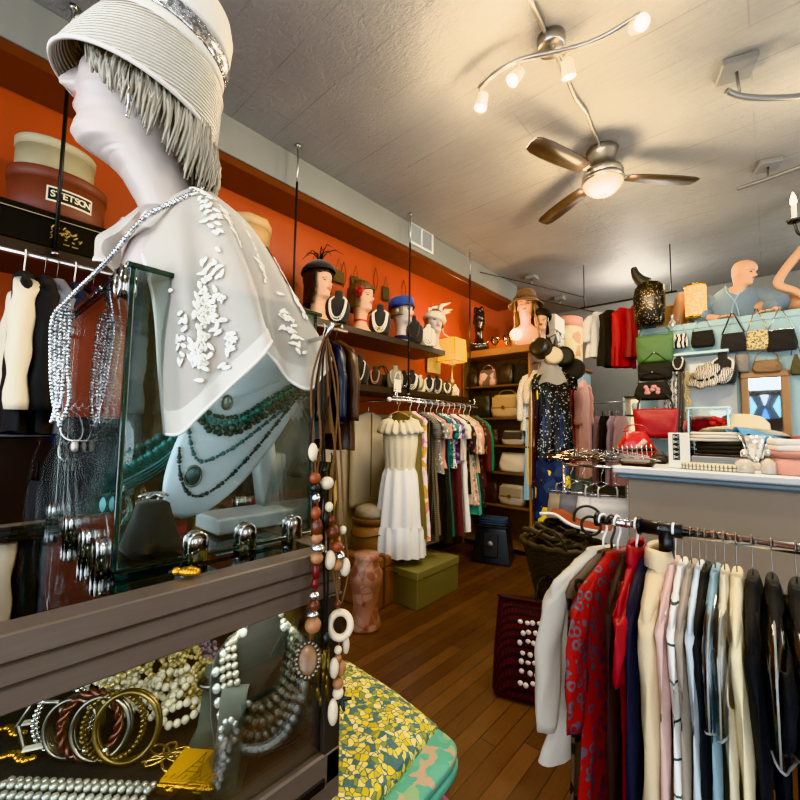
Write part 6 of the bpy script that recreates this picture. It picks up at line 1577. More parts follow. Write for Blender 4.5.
# pink and red coats on the closet wall
def onwall(x, px, nm, lab, mt, L, sl, z, seed, rz=90, w_=.44, **kw):
    q = PX(px, 400, x); garment(nm, lab, nm, (x, q.y, z), R(rz), L, mt, w=w_, th=.05, sleeve=sl, seed=seed, **kw); hanger((x, q.y, z), R(rz), w_, PLAST, 'hanger of the ' + ' '.join(lab.split()[:10]))
onwall(-2.02, 573, 'dress', 'rose red dress on the closet wall behind the pink one', M('rose_red', '#b14a57', .7), 1.28, 'long', 2.24, 150)
onwall(-1.90, 583, 'dress', 'long salmon pink dress with long sleeves on the closet wall', M('salmon_pink', '#d8a095', .7, sheen=.2), 1.42, 'long', 2.26, 151)
for px, x, lab in ((573, -2.02, 'wall hook holding the rose red dress'), (583, -1.90, 'wall hook holding the salmon pink dress')):
    q = PX(px, 400, x); z = 2.24 if x < -2 else 2.26; ob = MB().tube([V((-2.1 - x, 0, 0)), V((.03, 0, 0)), V((.035, 0, .02))], .010, 8).build('wall_hook', STEEL, None); ob.location = (x, q.y, z); tag(ob, lab, 'hook')
t = T('clothes_rail', 'small rail of dark and mauve skirts by the passage to the back room', 'rail', (-1.98, 6.55, 1.9)); MB().tube([V((-.11, 0, 0)), V((.48, 0, 0))], .011, 8).build('bar', STEEL, t)
for k, (nm, lab, mt) in enumerate((('skirt', 'mauve skirt by the passage to the back room', M('mauve', '#9a7f86', .7)), ('trousers', 'black trousers by the passage to the back room', BLKC), ('dress', 'greyish lilac dress by the passage to the back room', M('lilac_grey', '#a8939a', .7)), ('dress', 'dusty pink slip by the passage to the back room', M('dusty_pink', '#b58f8c', .6)))):
    garment(nm, lab, nm, (-1.86 + k * .09, 6.55, 1.9), R(60), 1.2, mt, w=.36, th=.03, strap=True, seed=160 + k)
# ---- back room: glowing cabinet of glassware
BX, BY = -1.05, 7.1
t = T('china_cabinet', 'lit white cabinet of glassware in the back room', 'cabinet', (-1.05, 7.12, 0)); WH = M('cabinet_white', '#d9d6cb', .5)
MB().box((0, .24, 1.0), (1.2, .02, 2.0)).build('back_panel', M('cabinet_glow', '#f3ead0', .6, emit=('#ffe9bd', .9)), t)
for sx in (-.6, .6): MB().box((sx, .05, 1.0), (.03, .4, 2.0)).build('side_panel', WH, t)
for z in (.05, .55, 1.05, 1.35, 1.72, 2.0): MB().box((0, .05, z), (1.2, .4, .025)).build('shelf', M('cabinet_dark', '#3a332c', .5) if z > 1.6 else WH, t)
light('cabinet_light', 'POINT', (-1.05, 6.95, 1.62), 3, (1, .9, .7), .08)
rn = random.Random(31)
for z in (1.063, 1.363, 1.733):
    for k in range(5):
        x = -1.5 + k * .2 + rn.uniform(-.03, .03); r = rn.uniform(.05, .08); h = rn.uniform(.09, .2)
        lab = '%s on the %s cabinet shelf, %s from the passage side' % (('pale bowl', 'clear glass jar', 'tall glass vase', 'round casserole', 'glass tumbler')[k] , {1.063: 'bottom lit', 1.363: 'middle', 1.733: 'top'}[z], ('first', 'second', 'third', 'fourth', 'fifth')[k])
        nm = ('bowl', 'jar', 'vase', 'casserole', 'tumbler')[k]
        ob = MB().lathe([(r * .6, 0), (r * (.8 + .1 * (k % 3)), h * .4), (r, h * .8), (r * (.7 + .12 * (k % 3)), h), (r * .5, h * .9)], n=20).build(nm, (WH, CRYST, M('vase_glass', '#9fb0ab', .15), M('pot_grey', '#6b6f72', .4), CRYST)[k], None); ob.location = (x, 7.05, z); tag(ob, lab, nm, 'glassware in the lit cabinet')
# clothes hanging high over the passage
t = T('clothes_rail', 'high black rail of red and white clothes over the passage', 'rail', (-1.22, 5.45, 3.06)); MB().tube([V((-.55, 0, 0)), V((.5, 0, 0))], .012, 8).build('bar', BLACKM, t)
for yy in (-.5, .45): MB().tube([V((yy, 0, 0)), V((yy, 0, ZC - 3.06))], .006, 6).build('drop_wire', BLACKM, t)
for k, (nm, lab, mt, L, sl) in enumerate((('blouse', 'white ruffled blouse on the high passage rail', WHT, .68, 'mid'), ('dress', 'black dress between white and red on the high passage rail', BLKC, .8, None), ('dress', 'bright red ruffled dress on the high passage rail', M('bright_red', '#b3121c', .6, bmp=(30, .4)), .82, None), ('skirt', 'crimson skirt next to the bright red ruffled dress', M('crimson', '#8c1018', .6), .72, None), ('trousers', 'blue jeans on the high passage rail', DEN, 1.0, None))):
    garment(nm, lab, nm, (-1.56 + k * .145, 5.45, 3.06), R(62), L, mt, w=.36, th=.05, sleeve=sl, seed=170 + k, folds=8, amp=.018); hanger((-1.56 + k * .145, 5.45, 3.06), R(62), .36, WIRE, 'hanger of the ' + ' '.join(lab.split()[:10]))
t = T('lower_rail_jeans', 'x', 'rail') if False else None
# ================================================================ PURSE WALL
WY = 4.672
def wallbag(nm, lab, px, pyb, w, h, mt, top=.85, hh=.22, handle='tri', hr=.004, hmat=None, frame=None, bulge=.1, y=WY, d=.06, decor=None, cat='purse', clasp=None):
    q = PY(px, pyb, y - d * .55); z = q.z + h + hh
    b = bag(nm, lab, cat, (q.x, y - d * .55, z), 0, w, h, d, mt, top=top, handle=handle, hh=hh, hmat=hmat or mat_or(mt), hr=hr, frame=frame, hang=True, bulge=bulge, decor=decor, clasp=clasp, hx=.42)
    ob = MB().tube([V((0, 0, 0)), V((0, d * .55 - .004 + (WY - y), .002))], .006, 6).sph((0, -.004, .004), .008, 8, 5).build('wall_hook', STEEL, None); ob.location = (q.x, y - d * .55, z - .0); tag(ob, 'hook holding the ' + ' '.join(lab.split()[:9]), 'hook')
    return b
def mat_or(m): return m
ZEB = pat('zebra', 'zebra', ['#171513', '#e6dfcf'], 9, duty=.5); SNK = pat('snake', 'leopard', ['#cbb98b', '#5c4a2c'], 55)
wallbag('evening_purse', 'small zebra striped purse first on the purse wall', 679, 348, .15, .13, ZEB, hh=.14, bulge=.0, hr=.003, hmat=STEEL)
wallbag('evening_purse', 'black purse on a chain between the zebra and velvet ones', 703, 347, .18, .15, BLKC, hh=.13, bulge=.03, hr=.003, hmat=STEEL)
wallbag('evening_purse', 'large black velvet purse with a fabric strap on the purse wall', 734, 352, .185, .17, VELVET, top=.82, bulge=.04, hh=.18, hr=.006)
wallbag('evening_purse', 'snakeskin purse with a gold chain on the purse wall', 758, 350, .155, .17, SNK, hh=.19, hr=.003, hmat=GOLD, bulge=.03)
wallbag('evening_purse', 'black purse with a silver frame near the tassel on the purse wall', 782, 351, .20, .18, VELVET, top=.8, hh=.18, bulge=.04, hr=.003, hmat=STEEL, frame=SILVER)
wallbag('evening_purse', 'narrow grey beaded pouch below the velvet purse', 743, 373, .09, .17, M('grey_beads', '#77716a', .4, .3, bmp=(150, .5)), top=1, hh=.10, hr=.003, bulge=0)
wallbag('evening_purse', 'small brown crocodile purse above the mirror', 767, 373, .18, .11, M('croc', '#7a5a38', .35, bmp=(60, .5)), hh=.08, handle='arc', hr=.004, clasp=GOLD)
wallbag('tassel', 'olive leaf shaped tassel on the purse wall', 797, 375, .07, .17, M('olive_leaf', '#4f4a2f', .7), top=.3, hh=.14, hr=.003, cat='tassel')
# mirror
q0, q1 = PY(740, 373, WY), PY(793, 442, WY); mc = (q0 + q1) / 2; mw_, mh_ = abs(q1.x - q0.x), abs(q0.z - q1.z)
t = T('wall_mirror', 'oak framed wall mirror below the brown purse', 'mirror', (mc.x, WY - .02, mc.z)); OAKL = M('mirror_oak', '#a07a52', .5, var=(9, '#7c5a38', .6))
f = .055; mb = MB()
for c, d in (((0, 0, mh_ / 2 - f / 2), (mw_, .04, f)), ((0, 0, -mh_ / 2 + f / 2), (mw_, .04, f)), ((mw_ / 2 - f / 2, 0, 0), (f, .038, mh_ - 2 * f)), ((-mw_ / 2 + f / 2, 0, 0), (f, .038, mh_ - 2 * f))): mb.box(c, d)
mb.build('frame', OAKL, t); MB().box((0, .008, 0), (mw_ - 2 * f + .01, .006, mh_ - 2 * f + .01), b=.001).build('mirror_glass', M('mirror_silver', (.85, .87, .88), .03, 1), t)
# dark velvet necklace displays on the white panel
for px, py, w_, h_, lab in ((679, 372, .20, .18, 'black velvet necklace panel above the hanging scarves'), (724, 385, .25, .31, 'black velvet necklace panel with long pearls beside the black and white hat')):
    q = PY(px, py, WY - .05); bust((q.x, WY - .07, q.z), 0, h_ * .95, VELVET, lab) ; necklace((q.x, WY - .07, q.z), 0, h_ * .95, lab.replace('black velvet necklace panel', 'white pearl rope'), PEARL, r=.008, drop=.7, wid=.06, rows=1 if px < 700 else 2, n=5, k=4)
# bags hanging down the open end of the purse wall
EY = 4.60
GREEN = M('green_weave', '#4e7040', .6, bmp=(70, .5), var=(30, '#355529', .6))
wallbag('handbag', 'woven green square handbag hanging at the passage end of the purse wall', 655, 363, .31, .27, GREEN, top=1, hh=.12, handle='arc', hr=.008, bulge=0, y=EY, d=.1, cat='handbag')
wallbag('handbag', 'flat black bag hanging below the woven green handbag', 655, 380, .29, .16, BLKC, top=.97, hh=.10, handle='tri', bulge=0, y=EY - .06, d=.08, cat='handbag')
def flowers(t, o, w, h, d):
    mb = MB()
    for k in range(9): mb.sph(V((.0 + .05 * math.cos(k * 1.3), -d * .5, h * .55 + .03 * math.sin(k * 2.1))) + o, .02, 8, 5, (1, .4, 1))
    mb.build('flower_applique', M('pink_applique', '#c28a86', .6), t)
wallbag('handbag', 'oval black bag with pink flowers hanging above the red handbag', 653, 400, .29, .17, BLKC, top=.8, hh=.09, handle='arc', y=EY - .10, d=.09, decor=flowers, cat='handbag')
wallbag('handbag', 'red leather handbag with black handles at the counter end', 656, 438, .34, .27, M('red_leather', '#98181f', .45, bmp=(50, .2)), top=1.05, hh=.17, handle='arc', hmat=LEATHB, hr=.008, bulge=.02, y=EY - .12, d=.12, cat='handbag', clasp=GOLD)
# black sequined jacket sleeve bag with a horn shaped top
q = PY(651, 327, EY - .05); t = T('sequin_jacket', 'black sequined jacket on a curved hook above the green handbag', 'jacket', (q.x, EY - .10, q.z))
rs = []
for z, a_, b_, cx in ((0, .10, .05, 0), (.03, .125, .07, 0), (.15, .135, .08, .0), (.30, .135, .075, .0), (.38, .125, .06, .005), (.42, .09, .045, .0), (.44, .05, .03, -.02)): rs.append([V((cx + a_ * math.copysign(abs(math.cos(a)) ** .6, math.cos(a)), b_ * math.sin(a), z)) for a in [2 * PI * j / 32 for j in range(32)]])
MB().loft(rs).build('body', pat('gold_black_sequin', 'sequin', ['#0d0c0c', '#c9ae78'], 170, .3, .4, duty=.95), t)
MB().tube(path([(-.02, 0, .42), (-.07, 0, .47), (-.11, 0, .54), (-.125, 0, .61)], 6), [.065 - .0022 * i for i in range(19)], 12, flat=.6).build('curved_collar', LEATHB, t)
MB().tube([V((-.03, .0, .43)), V((-.02, .10, .44)), V((.0, .20, .43))], .008, 6).build('hook', STEEL, t)
# scarves and long necklaces hanging beside the bags
for k, (px, lab, mt) in enumerate(((672, 'black and white patterned long scarf beside the red handbag', P_BW), (680, 'grey silk scarf beside the long necklaces', M('grey_silk', '#5c5a58', .5)), (686, 'long cream bead ropes beside the black and white hat', None), (668, 'white patterned scarf next to the green handbag', pat('white_spot', 'dots', ['#d8d4ca', '#5b5752'], 40, duty=.35)))):
    q = PY(px, 372, WY - .12); t = T('scarf' if mt else 'bead_rope', lab, 'scarf' if mt else 'necklace', (q.x, WY - .11, q.z)); mb = MB()
    if mt:
        rows = [[V((.045 * (1 - .2 * math.sin(i * .5)) * (u - .5) * 2, .018 * math.sin(u * 12 + i * .3), -i * .045)) for u in [j / 16 for j in range(17)]] for i in range(15)]; mb.grid(rows); mb.build('cloth', mt, t)
    else:
        for r_ in range(4): mb.beads([V((.012 * r_ - .02 + .01 * math.sin(i), -.01 * (r_ % 2), -.02 * i)) for i in range(30 - 2 * r_)], .008, 2, 5, 3)
        mb.build('bead_strand', PEARLY, t)
    MB().tube([V((-.02, .0, .0)), V((.0, .09, .02))], .005, 6).build('hook', STEEL, t)
# draped black and white hat
q = PY(708, 375, WY - .16); t = T('draped_hat', 'black and white draped fabric hat hanging on the white panel', 'hat', (q.x, WY - .15, q.z)); mt = V((-.25, -.6, .75)).to_track_quat('Z', 'Y').to_matrix()
mb = MB().lathe([(.17, -.02), (.16, 0), (.11, .015), (.10, .05), (.07, .08), (.005, .09)], n=40, mt=mt); mb.v = [tuple(V(p) * (1 + .08 * math.sin(9 * math.atan2(p[2], p[0])))) for p in mb.v]; mb.build('drape', pat('bw_scribble', 'zebra', ['#1c1a19', '#cfc8bb'], 26, duty=.62), t)
MB().lathe([(.105, .008), (.112, .02), (.105, .035)], n=32, mt=mt).build('band', BLACKP, t); MB().tube([V((0, .03, 0)), V((0, .145, .03))], .006, 6).build('peg', STEEL, t)
# ---- on the deck above the purses
DZ = 2.501
def ond(px, py, y): q = PY(px, py, y); return V((q.x, y, DZ))
p = ond(696, 310, 4.86); t = T('table_lamp', 'lit cylinder lamp with a gold beaded shade on the deck', 'lamp', p)
MB().lathe([(.05, 0), (.05, .015), (.018, .02), (.018, .10)], n=16).build('base', CRYST, t)
MB().lathe([(.088, .08), (.088, .40)], n=30, cap=False).build('shade', pat('beaded_shade', 'dots', ['#e7b95a', '#fff0c0'], 45, duty=.4), t); 
MB().lathe([(.089, .075), (.091, .085), (.089, .095)], n=30).lathe([(.089, .39), (.091, .40), (.089, .41)], n=30).build('shade_rim', GOLD, t)
MB().sph((0, 0, .22), .05, 12, 8).build('bulb', M('shade_bulb', '#ffe2a0', .4, emit=('#ffc765', 14)), t); light('beaded_lamp_light', 'POINT', p + V((0, -.0, .56)), 5, (1, .75, .4), .06)
b_ = MATS['beaded_shade'].node_tree.nodes['Principled BSDF']; b_.inputs['Emission Color'].default_value = (1, .62, .2, 1); b_.inputs['Emission Strength'].default_value = .7
# bald mannequin in a blue kimono leaning on the deck
hp = PY(741, 283, 4.95); t = T('mannequin', 'bald male mannequin in a blue kimono leaning over the purse wall', 'mannequin', (hp.x - .06, 5.0, DZ)); o2 = t.location.copy()
s = 1.0; Hm2 = Matrix.Translation(V((hp.x, 4.95, hp.z - .015))) @ Matrix.Rotation(R(62), 4, 'Z') @ Matrix.Rotation(R(16), 4, 'X') @ Matrix.Scale(s, 4)
mb = ears(head_mesh(64, 80, -.13)); mb.v = [tuple(Hm2 @ V(p)) for p in mb.v]
bz = hp.z - .055
sh = V((hp.x - .05, 5.02, bz - .02))
mb.loft([[sh + V((w_ * math.cos(a), d_ * math.sin(a), z)) for a in [2 * PI * j / 28 for j in range(28)]] for z, w_, d_ in ((.06, .05, .05), (.02, .12, .07), (-.05, .19, .09), (-.12, .20, .11), (-.30, .17, .12), (DZ + .005 - sh.z, .17, .13))])
for sx, hand in ((-1, V((hp.x - .17, 4.80, DZ + .035))), (1, V((hp.x + .23, 4.80, DZ + .035)))):
    sp = sh + V((sx * .18, 0, -.07)); el = V((hp.x - .05 + sx * .30, 4.93, DZ + .11)); mb.tube(path([sp, sp.lerp(el, .5) + V((sx * .02, .0, .0)), el, el.lerp(hand, .5), hand], 5), [.055 - .0013 * i for i in range(21)], 12)
    dirh = V((-sx * .9, -.25, -.05)).normalized(); side = V((0, -1, 0))
    mb.sph(hand + dirh * .035, .04, 12, 8, (1.1, .8, .45))
    for k in range(4):
        b0 = hand + dirh * .065 + side * (.022 * (k - 1.5)); mb.tube([b0, b0 + dirh * (.035 + .006 * (k in (1, 2))) + V((0, 0, .004)), b0 + dirh * (.062 + .012 * (k in (1, 2))) + V((0, 0, -.012))], [.0095, .009, .006], 8)
    th0 = hand + dirh * .015 + side * .035; mb.tube([th0, th0 + dirh * .03 + side * .022, th0 + dirh * .055 + side * .025], [.011, .0095, .007], 8)
mb.build('body', [SKIN, M('lip_plain', '#b27a66', .5), EYEM], t, org=o2)
KIM = M('kimono_blue', '#75899a', .6, var=(6, '#586d80', .6), stretch=(1, 1, .3), sheen=.2)
rs = []
for z, w_, d_ in ((.075, .075, .07), (.04, .13, .09), (-.04, .215, .11), (-.12, .225, .13), (-.30, .20, .15), (DZ + .008 - sh.z, .21, .165)): rs.append([sh + V((w_ * math.cos(a) + .006 * math.sin(7 * a), d_ * math.sin(a) - (.035 * max(0, -math.sin(a)) ** 4 if False else 0), z + (-.10 * max(0, -math.sin(a)) ** 6 if z > .05 else (-.05 * max(0, -math.sin(a)) ** 6 if z > .0 else 0)))) for a in [2 * PI * j / 40 for j in range(40)]])
MB().loft(rs, True, False).build('kimono', KIM, t, org=o2)
for sx in (-1, 1):
    sp = sh + V((sx * .17, 0, -.05)); el = V((hp.x - .05 + sx * .31, 4.93, DZ + .125)); wr = V((hp.x - .03 + sx * .22, 4.84, DZ + .07))
    MB().tube(path([sp, sp.lerp(el, .55), el, wr], 6), [.085 + .0025 * math.sin(i) - .0004 * i for i in range(19)], 16, flat=.85).build('kimono_sleeve', KIM, t, org=o2)
mb = MB()
for sx in (-1, 1): mb.tube(path([sh + V((sx * .07, .0, .085)), sh + V((sx * .055, -.085, .0)), sh + V((-sx * .005, -.125, -.12)), sh + V((-sx * .03, -.155, -.26))], 6), .014, 8, flat=.5)
mb.build('kimono_collar', M('kimono_edge', '#87a3b4', .6), t, org=o2)
# tan mannequin torso lying on the deck
p = ond(772, 303, 5.05); t = T('mannequin_torso', 'tan mannequin torso lying on the deck beside the kimono figure', 'mannequin', p + V((.04, 0, 0)), R(6)); rs = []
for x, a_, b_ in ((-.28, .04, .05), (-.25, .11, .09), (-.12, .125, .10), (.0, .10, .085), (.12, .125, .10), (.26, .13, .11), (.34, .10, .09), (.36, .05, .05)): rs.append([V((x, a_ * math.cos(a), .115 + b_ * math.sin(a))) for a in [2 * PI * j / 28 for j in range(28)]])
MB().loft(rs).build('body', M('tan_plastic', '#b98a68', .5), t)
t = T('cardboard_box', 'brown cardboard box behind the beaded lamp', 'box', ond(672, 318, 5.15)); MB().box((0, 0, .14), (.26, .26, .28)).build('box', M('kraft3', '#a3794d', .7), t); MB().box((0, 0, .285), (.27, .27, .01)).build('flap', M('kraft4', '#b98c5c', .7), t)
p = ond(684, 315, 4.98); t = T('bent_mannequin', 'bent tan mannequin knee between the box and the beaded lamp', 'mannequin', p); MB().tube(path([(-.06, .02, .0), (-.05, .0, .16), (.0, -.02, .34), (.05, .0, .22), (.08, .04, .02)], 6), [.05, .052, .054, .055, .056, .056, .056, .056, .056, .056, .06, .062, .06, .058, .056, .055, .054, .054, .055, .056, .056, .055, .054, .05, .05][:25], 14).build('legs', MATS['tan_plastic'], t)
t = T('glass_decanter', 'small clear glass decanter before the bent mannequin knee', 'decanter', ond(672, 320, 4.82)); MB().lathe([(.03, 0), (.04, .02), (.035, .06), (.012, .09), (.014, .13), (.02, .135)], n=16).build('body', CRYST, t)
t = T('white_hanger_frame', 'thin wire display frame behind the kimono figure', 'display frame', ond(762, 300, 5.5)); MB().tube([(-.2, 0, 0), (-.02, 0, .22), (.0, 0, .34), (.02, 0, .22), (.2, 0, 0)], .006, 6).build('frame', PLAST, t)
# standing mannequin with a bent arm at the picture edge
mp = PY(806, 300, 4.98); t = T('mannequin', 'female mannequin in a black top with one arm bent on her hip', 'mannequin', (mp.x + .14, 5.0, DZ)); o2 = t.location.copy(); cx = mp.x + .16
rs = []
for z, w_, d_ in ((0, .15, .12), (.10, .155, .12), (.22, .12, .10), (.34, .105, .085), (.48, .13, .10), (.60, .15, .095), (.66, .13, .075), (.70, .06, .05), (.78, .045, .045)): rs.append([V((cx + w_ * math.cos(a), 5.0 + d_ * math.sin(a), DZ + .003 + z)) for a in [2 * PI * j / 30 for j in range(30)]])
mb = MB().loft(rs)
Hm3 = Matrix.Translation(V((cx, 4.99, DZ + .86))) @ Matrix.Scale(1.0, 4); hm3 = head_mesh(40, 50, -.10); base = len(mb.v); mb.add([Hm3 @ V(p) for p in hm3.v], hm3.f)
SP = V((cx - .14, 5.0, DZ + .60)); EL = PY(778, 282, 4.93); HD = V((cx - .125, 4.90, DZ + .10)); AW = PY(800, 252, 4.98)
mb.tube(path([SP, AW, EL, EL.lerp(HD, .5), HD], 6), [.042, .042, .041, .041, .04, .04, .039, .038, .038, .037, .037, .037, .036, .035, .034, .033, .032, .031, .03, .029, .028, .027, .026, .026, .025], 12)
for k in range(4):
    b0 = HD + V((.012, -.01 - .004 * k, .018 - .016 * k)); mb.tube([b0, b0 + V((.045, -.012, -.004)), b0 + V((.075, .012, -.012))], [.010, .0095, .007], 8)
mb.tube([HD, HD + V((.01, -.02, .035)), HD + V((.035, -.02, .05))], [.012, .010, .007], 8); mb.sph(HD + V((.02, 0, 0)), .034, 10, 8, (1, .5, 1))
mb.tube([V((cx + .14, 5.0, DZ + .60)), V((cx + .22, 5.02, DZ + .35)), V((cx + .2, 4.95, DZ + .08))], [.042, .038, .028], 12)
mb.build('body', SKIN, t, org=o2)
rs = []
for z, w_, d_ in ((.20, .14, .115), (.34, .118, .095), (.48, .142, .11), (.60, .165, .105), (.665, .14, .085), (.70, .08, .06)): rs.append([V((cx + w_ * math.cos(a), 5.0 + d_ * math.sin(a), DZ + z)) for a in [2 * PI * j / 30 for j in range(30)]])
MB().loft(rs, True, False).build('black_top', BLKC, t, org=o2)
# chandelier
p = PT(812, 238, 2.9); p = PY(836, 222, 3.6); t = T('chandelier', 'black iron chandelier with candle bulbs near the ceiling edge', 'chandelier', p)
MB().tube([V((0, 0, 0)), V((0, 0, ZC - p.z))], .012, 8).build('stem', BLACKM, t); MB().lathe([(.02, -.08), (.06, -.03), (.04, .03), (.02, .1)], n=16).build('hub', BLACKM, t)
for k in range(5):
    a = PI + 2 * PI * k / 5 + .25; dx, dy = math.cos(a), math.sin(a)
    ar = MB().tube(path([(0, 0, 0), (dx * .08, dy * .08, -.07), (dx * .17, dy * .17, -.04), (dx * .19, dy * .19, .04)], 6), .009, 8).lathe([(.03, .04), (.045, .055), (.012, .055)], (dx * .19, dy * .19, 0), 14).build('arm', BLACKM, t)
    MB().lathe([(.013, .055), (.013, .15)], (dx * .19, dy * .19, 0), 12).build('candle', PLAST, ar); MB().lathe([(.008, .15), (.017, .175), (.012, .21), (.002, .24)], (dx * .19, dy * .19, 0), 12).build('bulb', BULB, ar)
light('chandelier_light', 'POINT', p + V((-.05, -.1, .4)), 12, (1, .82, .55), .06)
# ================================================================ COUNTER
KX0, KX1, KY0, KY1, KZ = -.715, 1.9, 2.86, 3.62, 1.245
t = T('sales_counter', 'long beige sales counter with a pale blue white top', 'counter', ((KX0 + KX1) / 2, (KY0 + KY1) / 2, 0)); o_ = t.location.copy(); xm = (KX0 + KX1) / 2; ym = (KY0 + KY1) / 2
MB().box((xm + .02, ym + .02, .585), (KX1 - KX0 - .04, KY1 - KY0 - .04, 1.17), b=.006).build('body', plaster('counter_beige', '#b3a797', '#a3978a', 1.5, .05), t, org=o_)
MB().box((xm, ym, 1.222), (KX1 - KX0 + .06, KY1 - KY0 + .06, .044), b=.008).build('top', M('counter_top', '#cfd6dd', .35), t, org=o_)
MB().box((xm, ym, 1.185), (KX1 - KX0 + .02, KY1 - KY0 + .02, .032), b=.01).build('moulding', M('counter_blue', '#7f97a8', .5), t, org=o_)
KT = KZ + .001
def onk(px, py):
    y = PZ(px, py, KT).y; y = max(2.93, min(3.25, y)); q = PY(px, py, y); return V((q.x, y, KT))
BROWNC = M('glasses_case', '#2b1715', .35)
p = onk(637, 466); t = T('spectacle_case', 'dark oxblood spectacle case at the end of the counter', 'case', p, R(-6)); MB().box((0, 0, .022), (.20, .075, .044), b=.018).build('case', BROWNC, t); MB().box((0, -.037, .022), (.13, .004, .012)).build('clasp_band', M('case_line', '#6d5a50', .4), t)
p = onk(628, 452) + V((0, .12, 0)); t = T('bangle_stand', 'silver coil bangles on a rod stand on the counter', 'bangle stand', p, R(12)); MB().tube([V((-.14, 0, .07)), V((.14, 0, .09))], .012, 8).build('rod', BLACKM, t)
for k in range(9): MB().tube(ring_pts((-.12 + k * .03, 0, .07 + .0022 * k), .042, (1, 0, .08), 24), .004, 6, True).build('bangle', SILVER, t)
for sx in (-.13, .13): MB().box((sx, 0, .035), (.012, .05, .07)).build('support', BLACKM, t)
p = onk(659, 462) + V((0, .05, 0)); t = T('beaded_coin_purse', 'dark beaded coin purse next to the white product box', 'purse', p, .2); MB().lathe([(.03, 0), (.06, .012), (.062, .03), (.04, .055), (.02, .06)], n=24, sy=.8).build('body', M('dark_beads', '#231a17', .3, .2, bmp=(150, .6)), t); MB().tube(path([(-.03, 0, .055), (0, 0, .085), (.03, 0, .055)], 6), .005, 6).build('frame', BRASS, t)
p = onk(679, 468) + V((0, .03, 0)); t = T('product_box', 'upright white box printed with a column of black bows', 'box', p, R(4))
MB().box((0, 0, .105), (.105, .06, .21), b=.003).build('box', M('white_box', '#e4e2dc', .5), t); MB().box((-.012, -.031, .125), (.034, .002, .155), b=.0005).build('black_panel', M('panel_black', '#111112', .5), t)
mb = MB()
for k in range(5):
    z = .065 + k * .030; mb.tube([(-.024, -.033, z + .008), (-.012, -.033, z), (0, -.033, z + .008), (0, -.033, z - .008), (-.012, -.033, z), (-.024, -.033, z - .008), (-.024, -.033, z + .008)], .0018, 4)
mb.build('bow_prints', M('bow_white', '#f2f0ea', .5), t); MB().box((.035, -.031, .03), (.02, .002, .012), b=.0004).build('small_print', M('print_grey', '#8b8780', .6), t)
p = onk(710, 470) + V((0, .02, 0)); cloth_fold('knit_gloves', 'folded cream ribbed knit beside the white product box', 'folded clothes', p, R(-8), (.27, .13, .035), pat('rib_cream', 'stripe', ['#d9d2bd', '#6a655a'], 55, axis=0, duty=.3), 2, 5)
def crystal_bottle(label, px, py, r, h, st=True):
    p = onk(px, py); t = T('perfume_bottle', label, 'perfume bottle', p, .3); GLP = M('bottle_glass', '#cfc7bd', .12, var=(30, '#a79f96', .5))
    MB().lathe([(r * .9, 0), (r, .006), (r * .95, h * .45), (r * .45, h * .58), (r * .3, h * .64)], n=8 if st else 20).build('bottle', GLP, t); MB().lathe([(r * .4, h * .64), (r * .42, h * .68), (r * .2, h * .7)], n=12).build('collar', BRASS, t); MB().sph((0, 0, h * .84), r * .42, 10, 8, (1, 1, 1.35)).build('stopper', CRYST, t)
crystal_bottle('faceted glass perfume bottle in front of the champagne flutes', 745, 473, .045, .12); crystal_bottle('frosted perfume bottle with a ball stopper next to the faceted one', 769, 474, .033, .13, False); crystal_bottle('low frosted perfume bottle between the two taller ones', 757, 470, .028, .07, False)
# cocktail glasses holding ribbons
p = onk(755, 452) + V((0, .05, 0)); t = T('cocktail_glass', 'cut glass cocktail stem with silver handles behind the perfume bottles', 'glass', p)
MB().lathe([(.04, 0), (.04, .006), (.012, .014), (.012, .05), (.03, .07), (.045, .15), (.05, .20), (.047, .20), (.04, .15), (.02, .075)], n=16, cap=False).build('bowl_and_stem', CRYST, t)
for sx in (-1, 1): MB().tube([(sx * .03, -.01, .06), (sx * .05, -.01, .14), (sx * .075, -.01, .20)], .007, 6).build('handle', SILVER, t)
# folded clothes stack and hats
p = onk(732, 455) + V((0, .22, 0)); t = T('shirt_box', 'flat grey shirt box under the black folded clothes on the counter', 'box', p, R(-4)); MB().box((0, 0, .03), (.42, .28, .06)).build('tray', M('grey_card', '#7e858e', .5), t); MB().box((0, 0, .068), (.40, .26, .014)).build('dark_lining', M('wine_card', '#2a1519', .5), t)
cloth_fold('folded_sweaters', 'black folded sweaters on the grey shirt box', 'folded clothes', p + V((-.03, .02, .076)), R(-4), (.36, .26, .08), BLKC, 3, 8); cloth_fold('folded_shirts', 'white folded shirts draped on the black sweaters', 'folded clothes', p + V((-.06, .03, .158)), R(8), (.38, .27, .06), F('shirt_white', '#cfcbc2'), 3, 9)
# blue draped cloth
q = p + V((.20, -.06, 0)); t = T('draped_cloth', 'pale blue denim cloth tumbling over the stack on the counter', 'cloth', q); rows = []
for i in range(20):
    u = i / 19; rows.append([V((-.20 + .45 * u + .10 * v, -.02 - .10 * v + .03 * math.sin(u * 8), .235 - .19 * u ** 1.5 - .06 * v * v + .02 * math.sin(v * 9 + u * 5))) for v in [j / 14 * 1.6 - .6 for j in range(15)]])
MB().grid(rows).build('cloth', M('blue_denim', '#5d8fb3', .8, var=(9, '#3f6f96', .6)), t, mod='solid')
hl_ = p + V((.04, .16, .20)); t = T('straw_hat', 'cream brimmed hat with red flowers lying on the folded clothes', 'hat', hl_, R(12)); mt = Matrix.Rotation(R(-14), 3, 'X') @ Matrix.Rotation(R(6), 3, 'Y'); SH_ = M('cream_straw', '#cfc3a8', .8, bmp=(60, .4))
MB().lathe([(.22, .0), (.2, .006), (.13, .03), (.125, .085), (.10, .12), (.04, .13), (.004, .13)], n=40, sx=1.1, mt=mt).build('crown_and_brim', SH_, t, mod='solid')
mb = MB(); rn = random.Random(14)
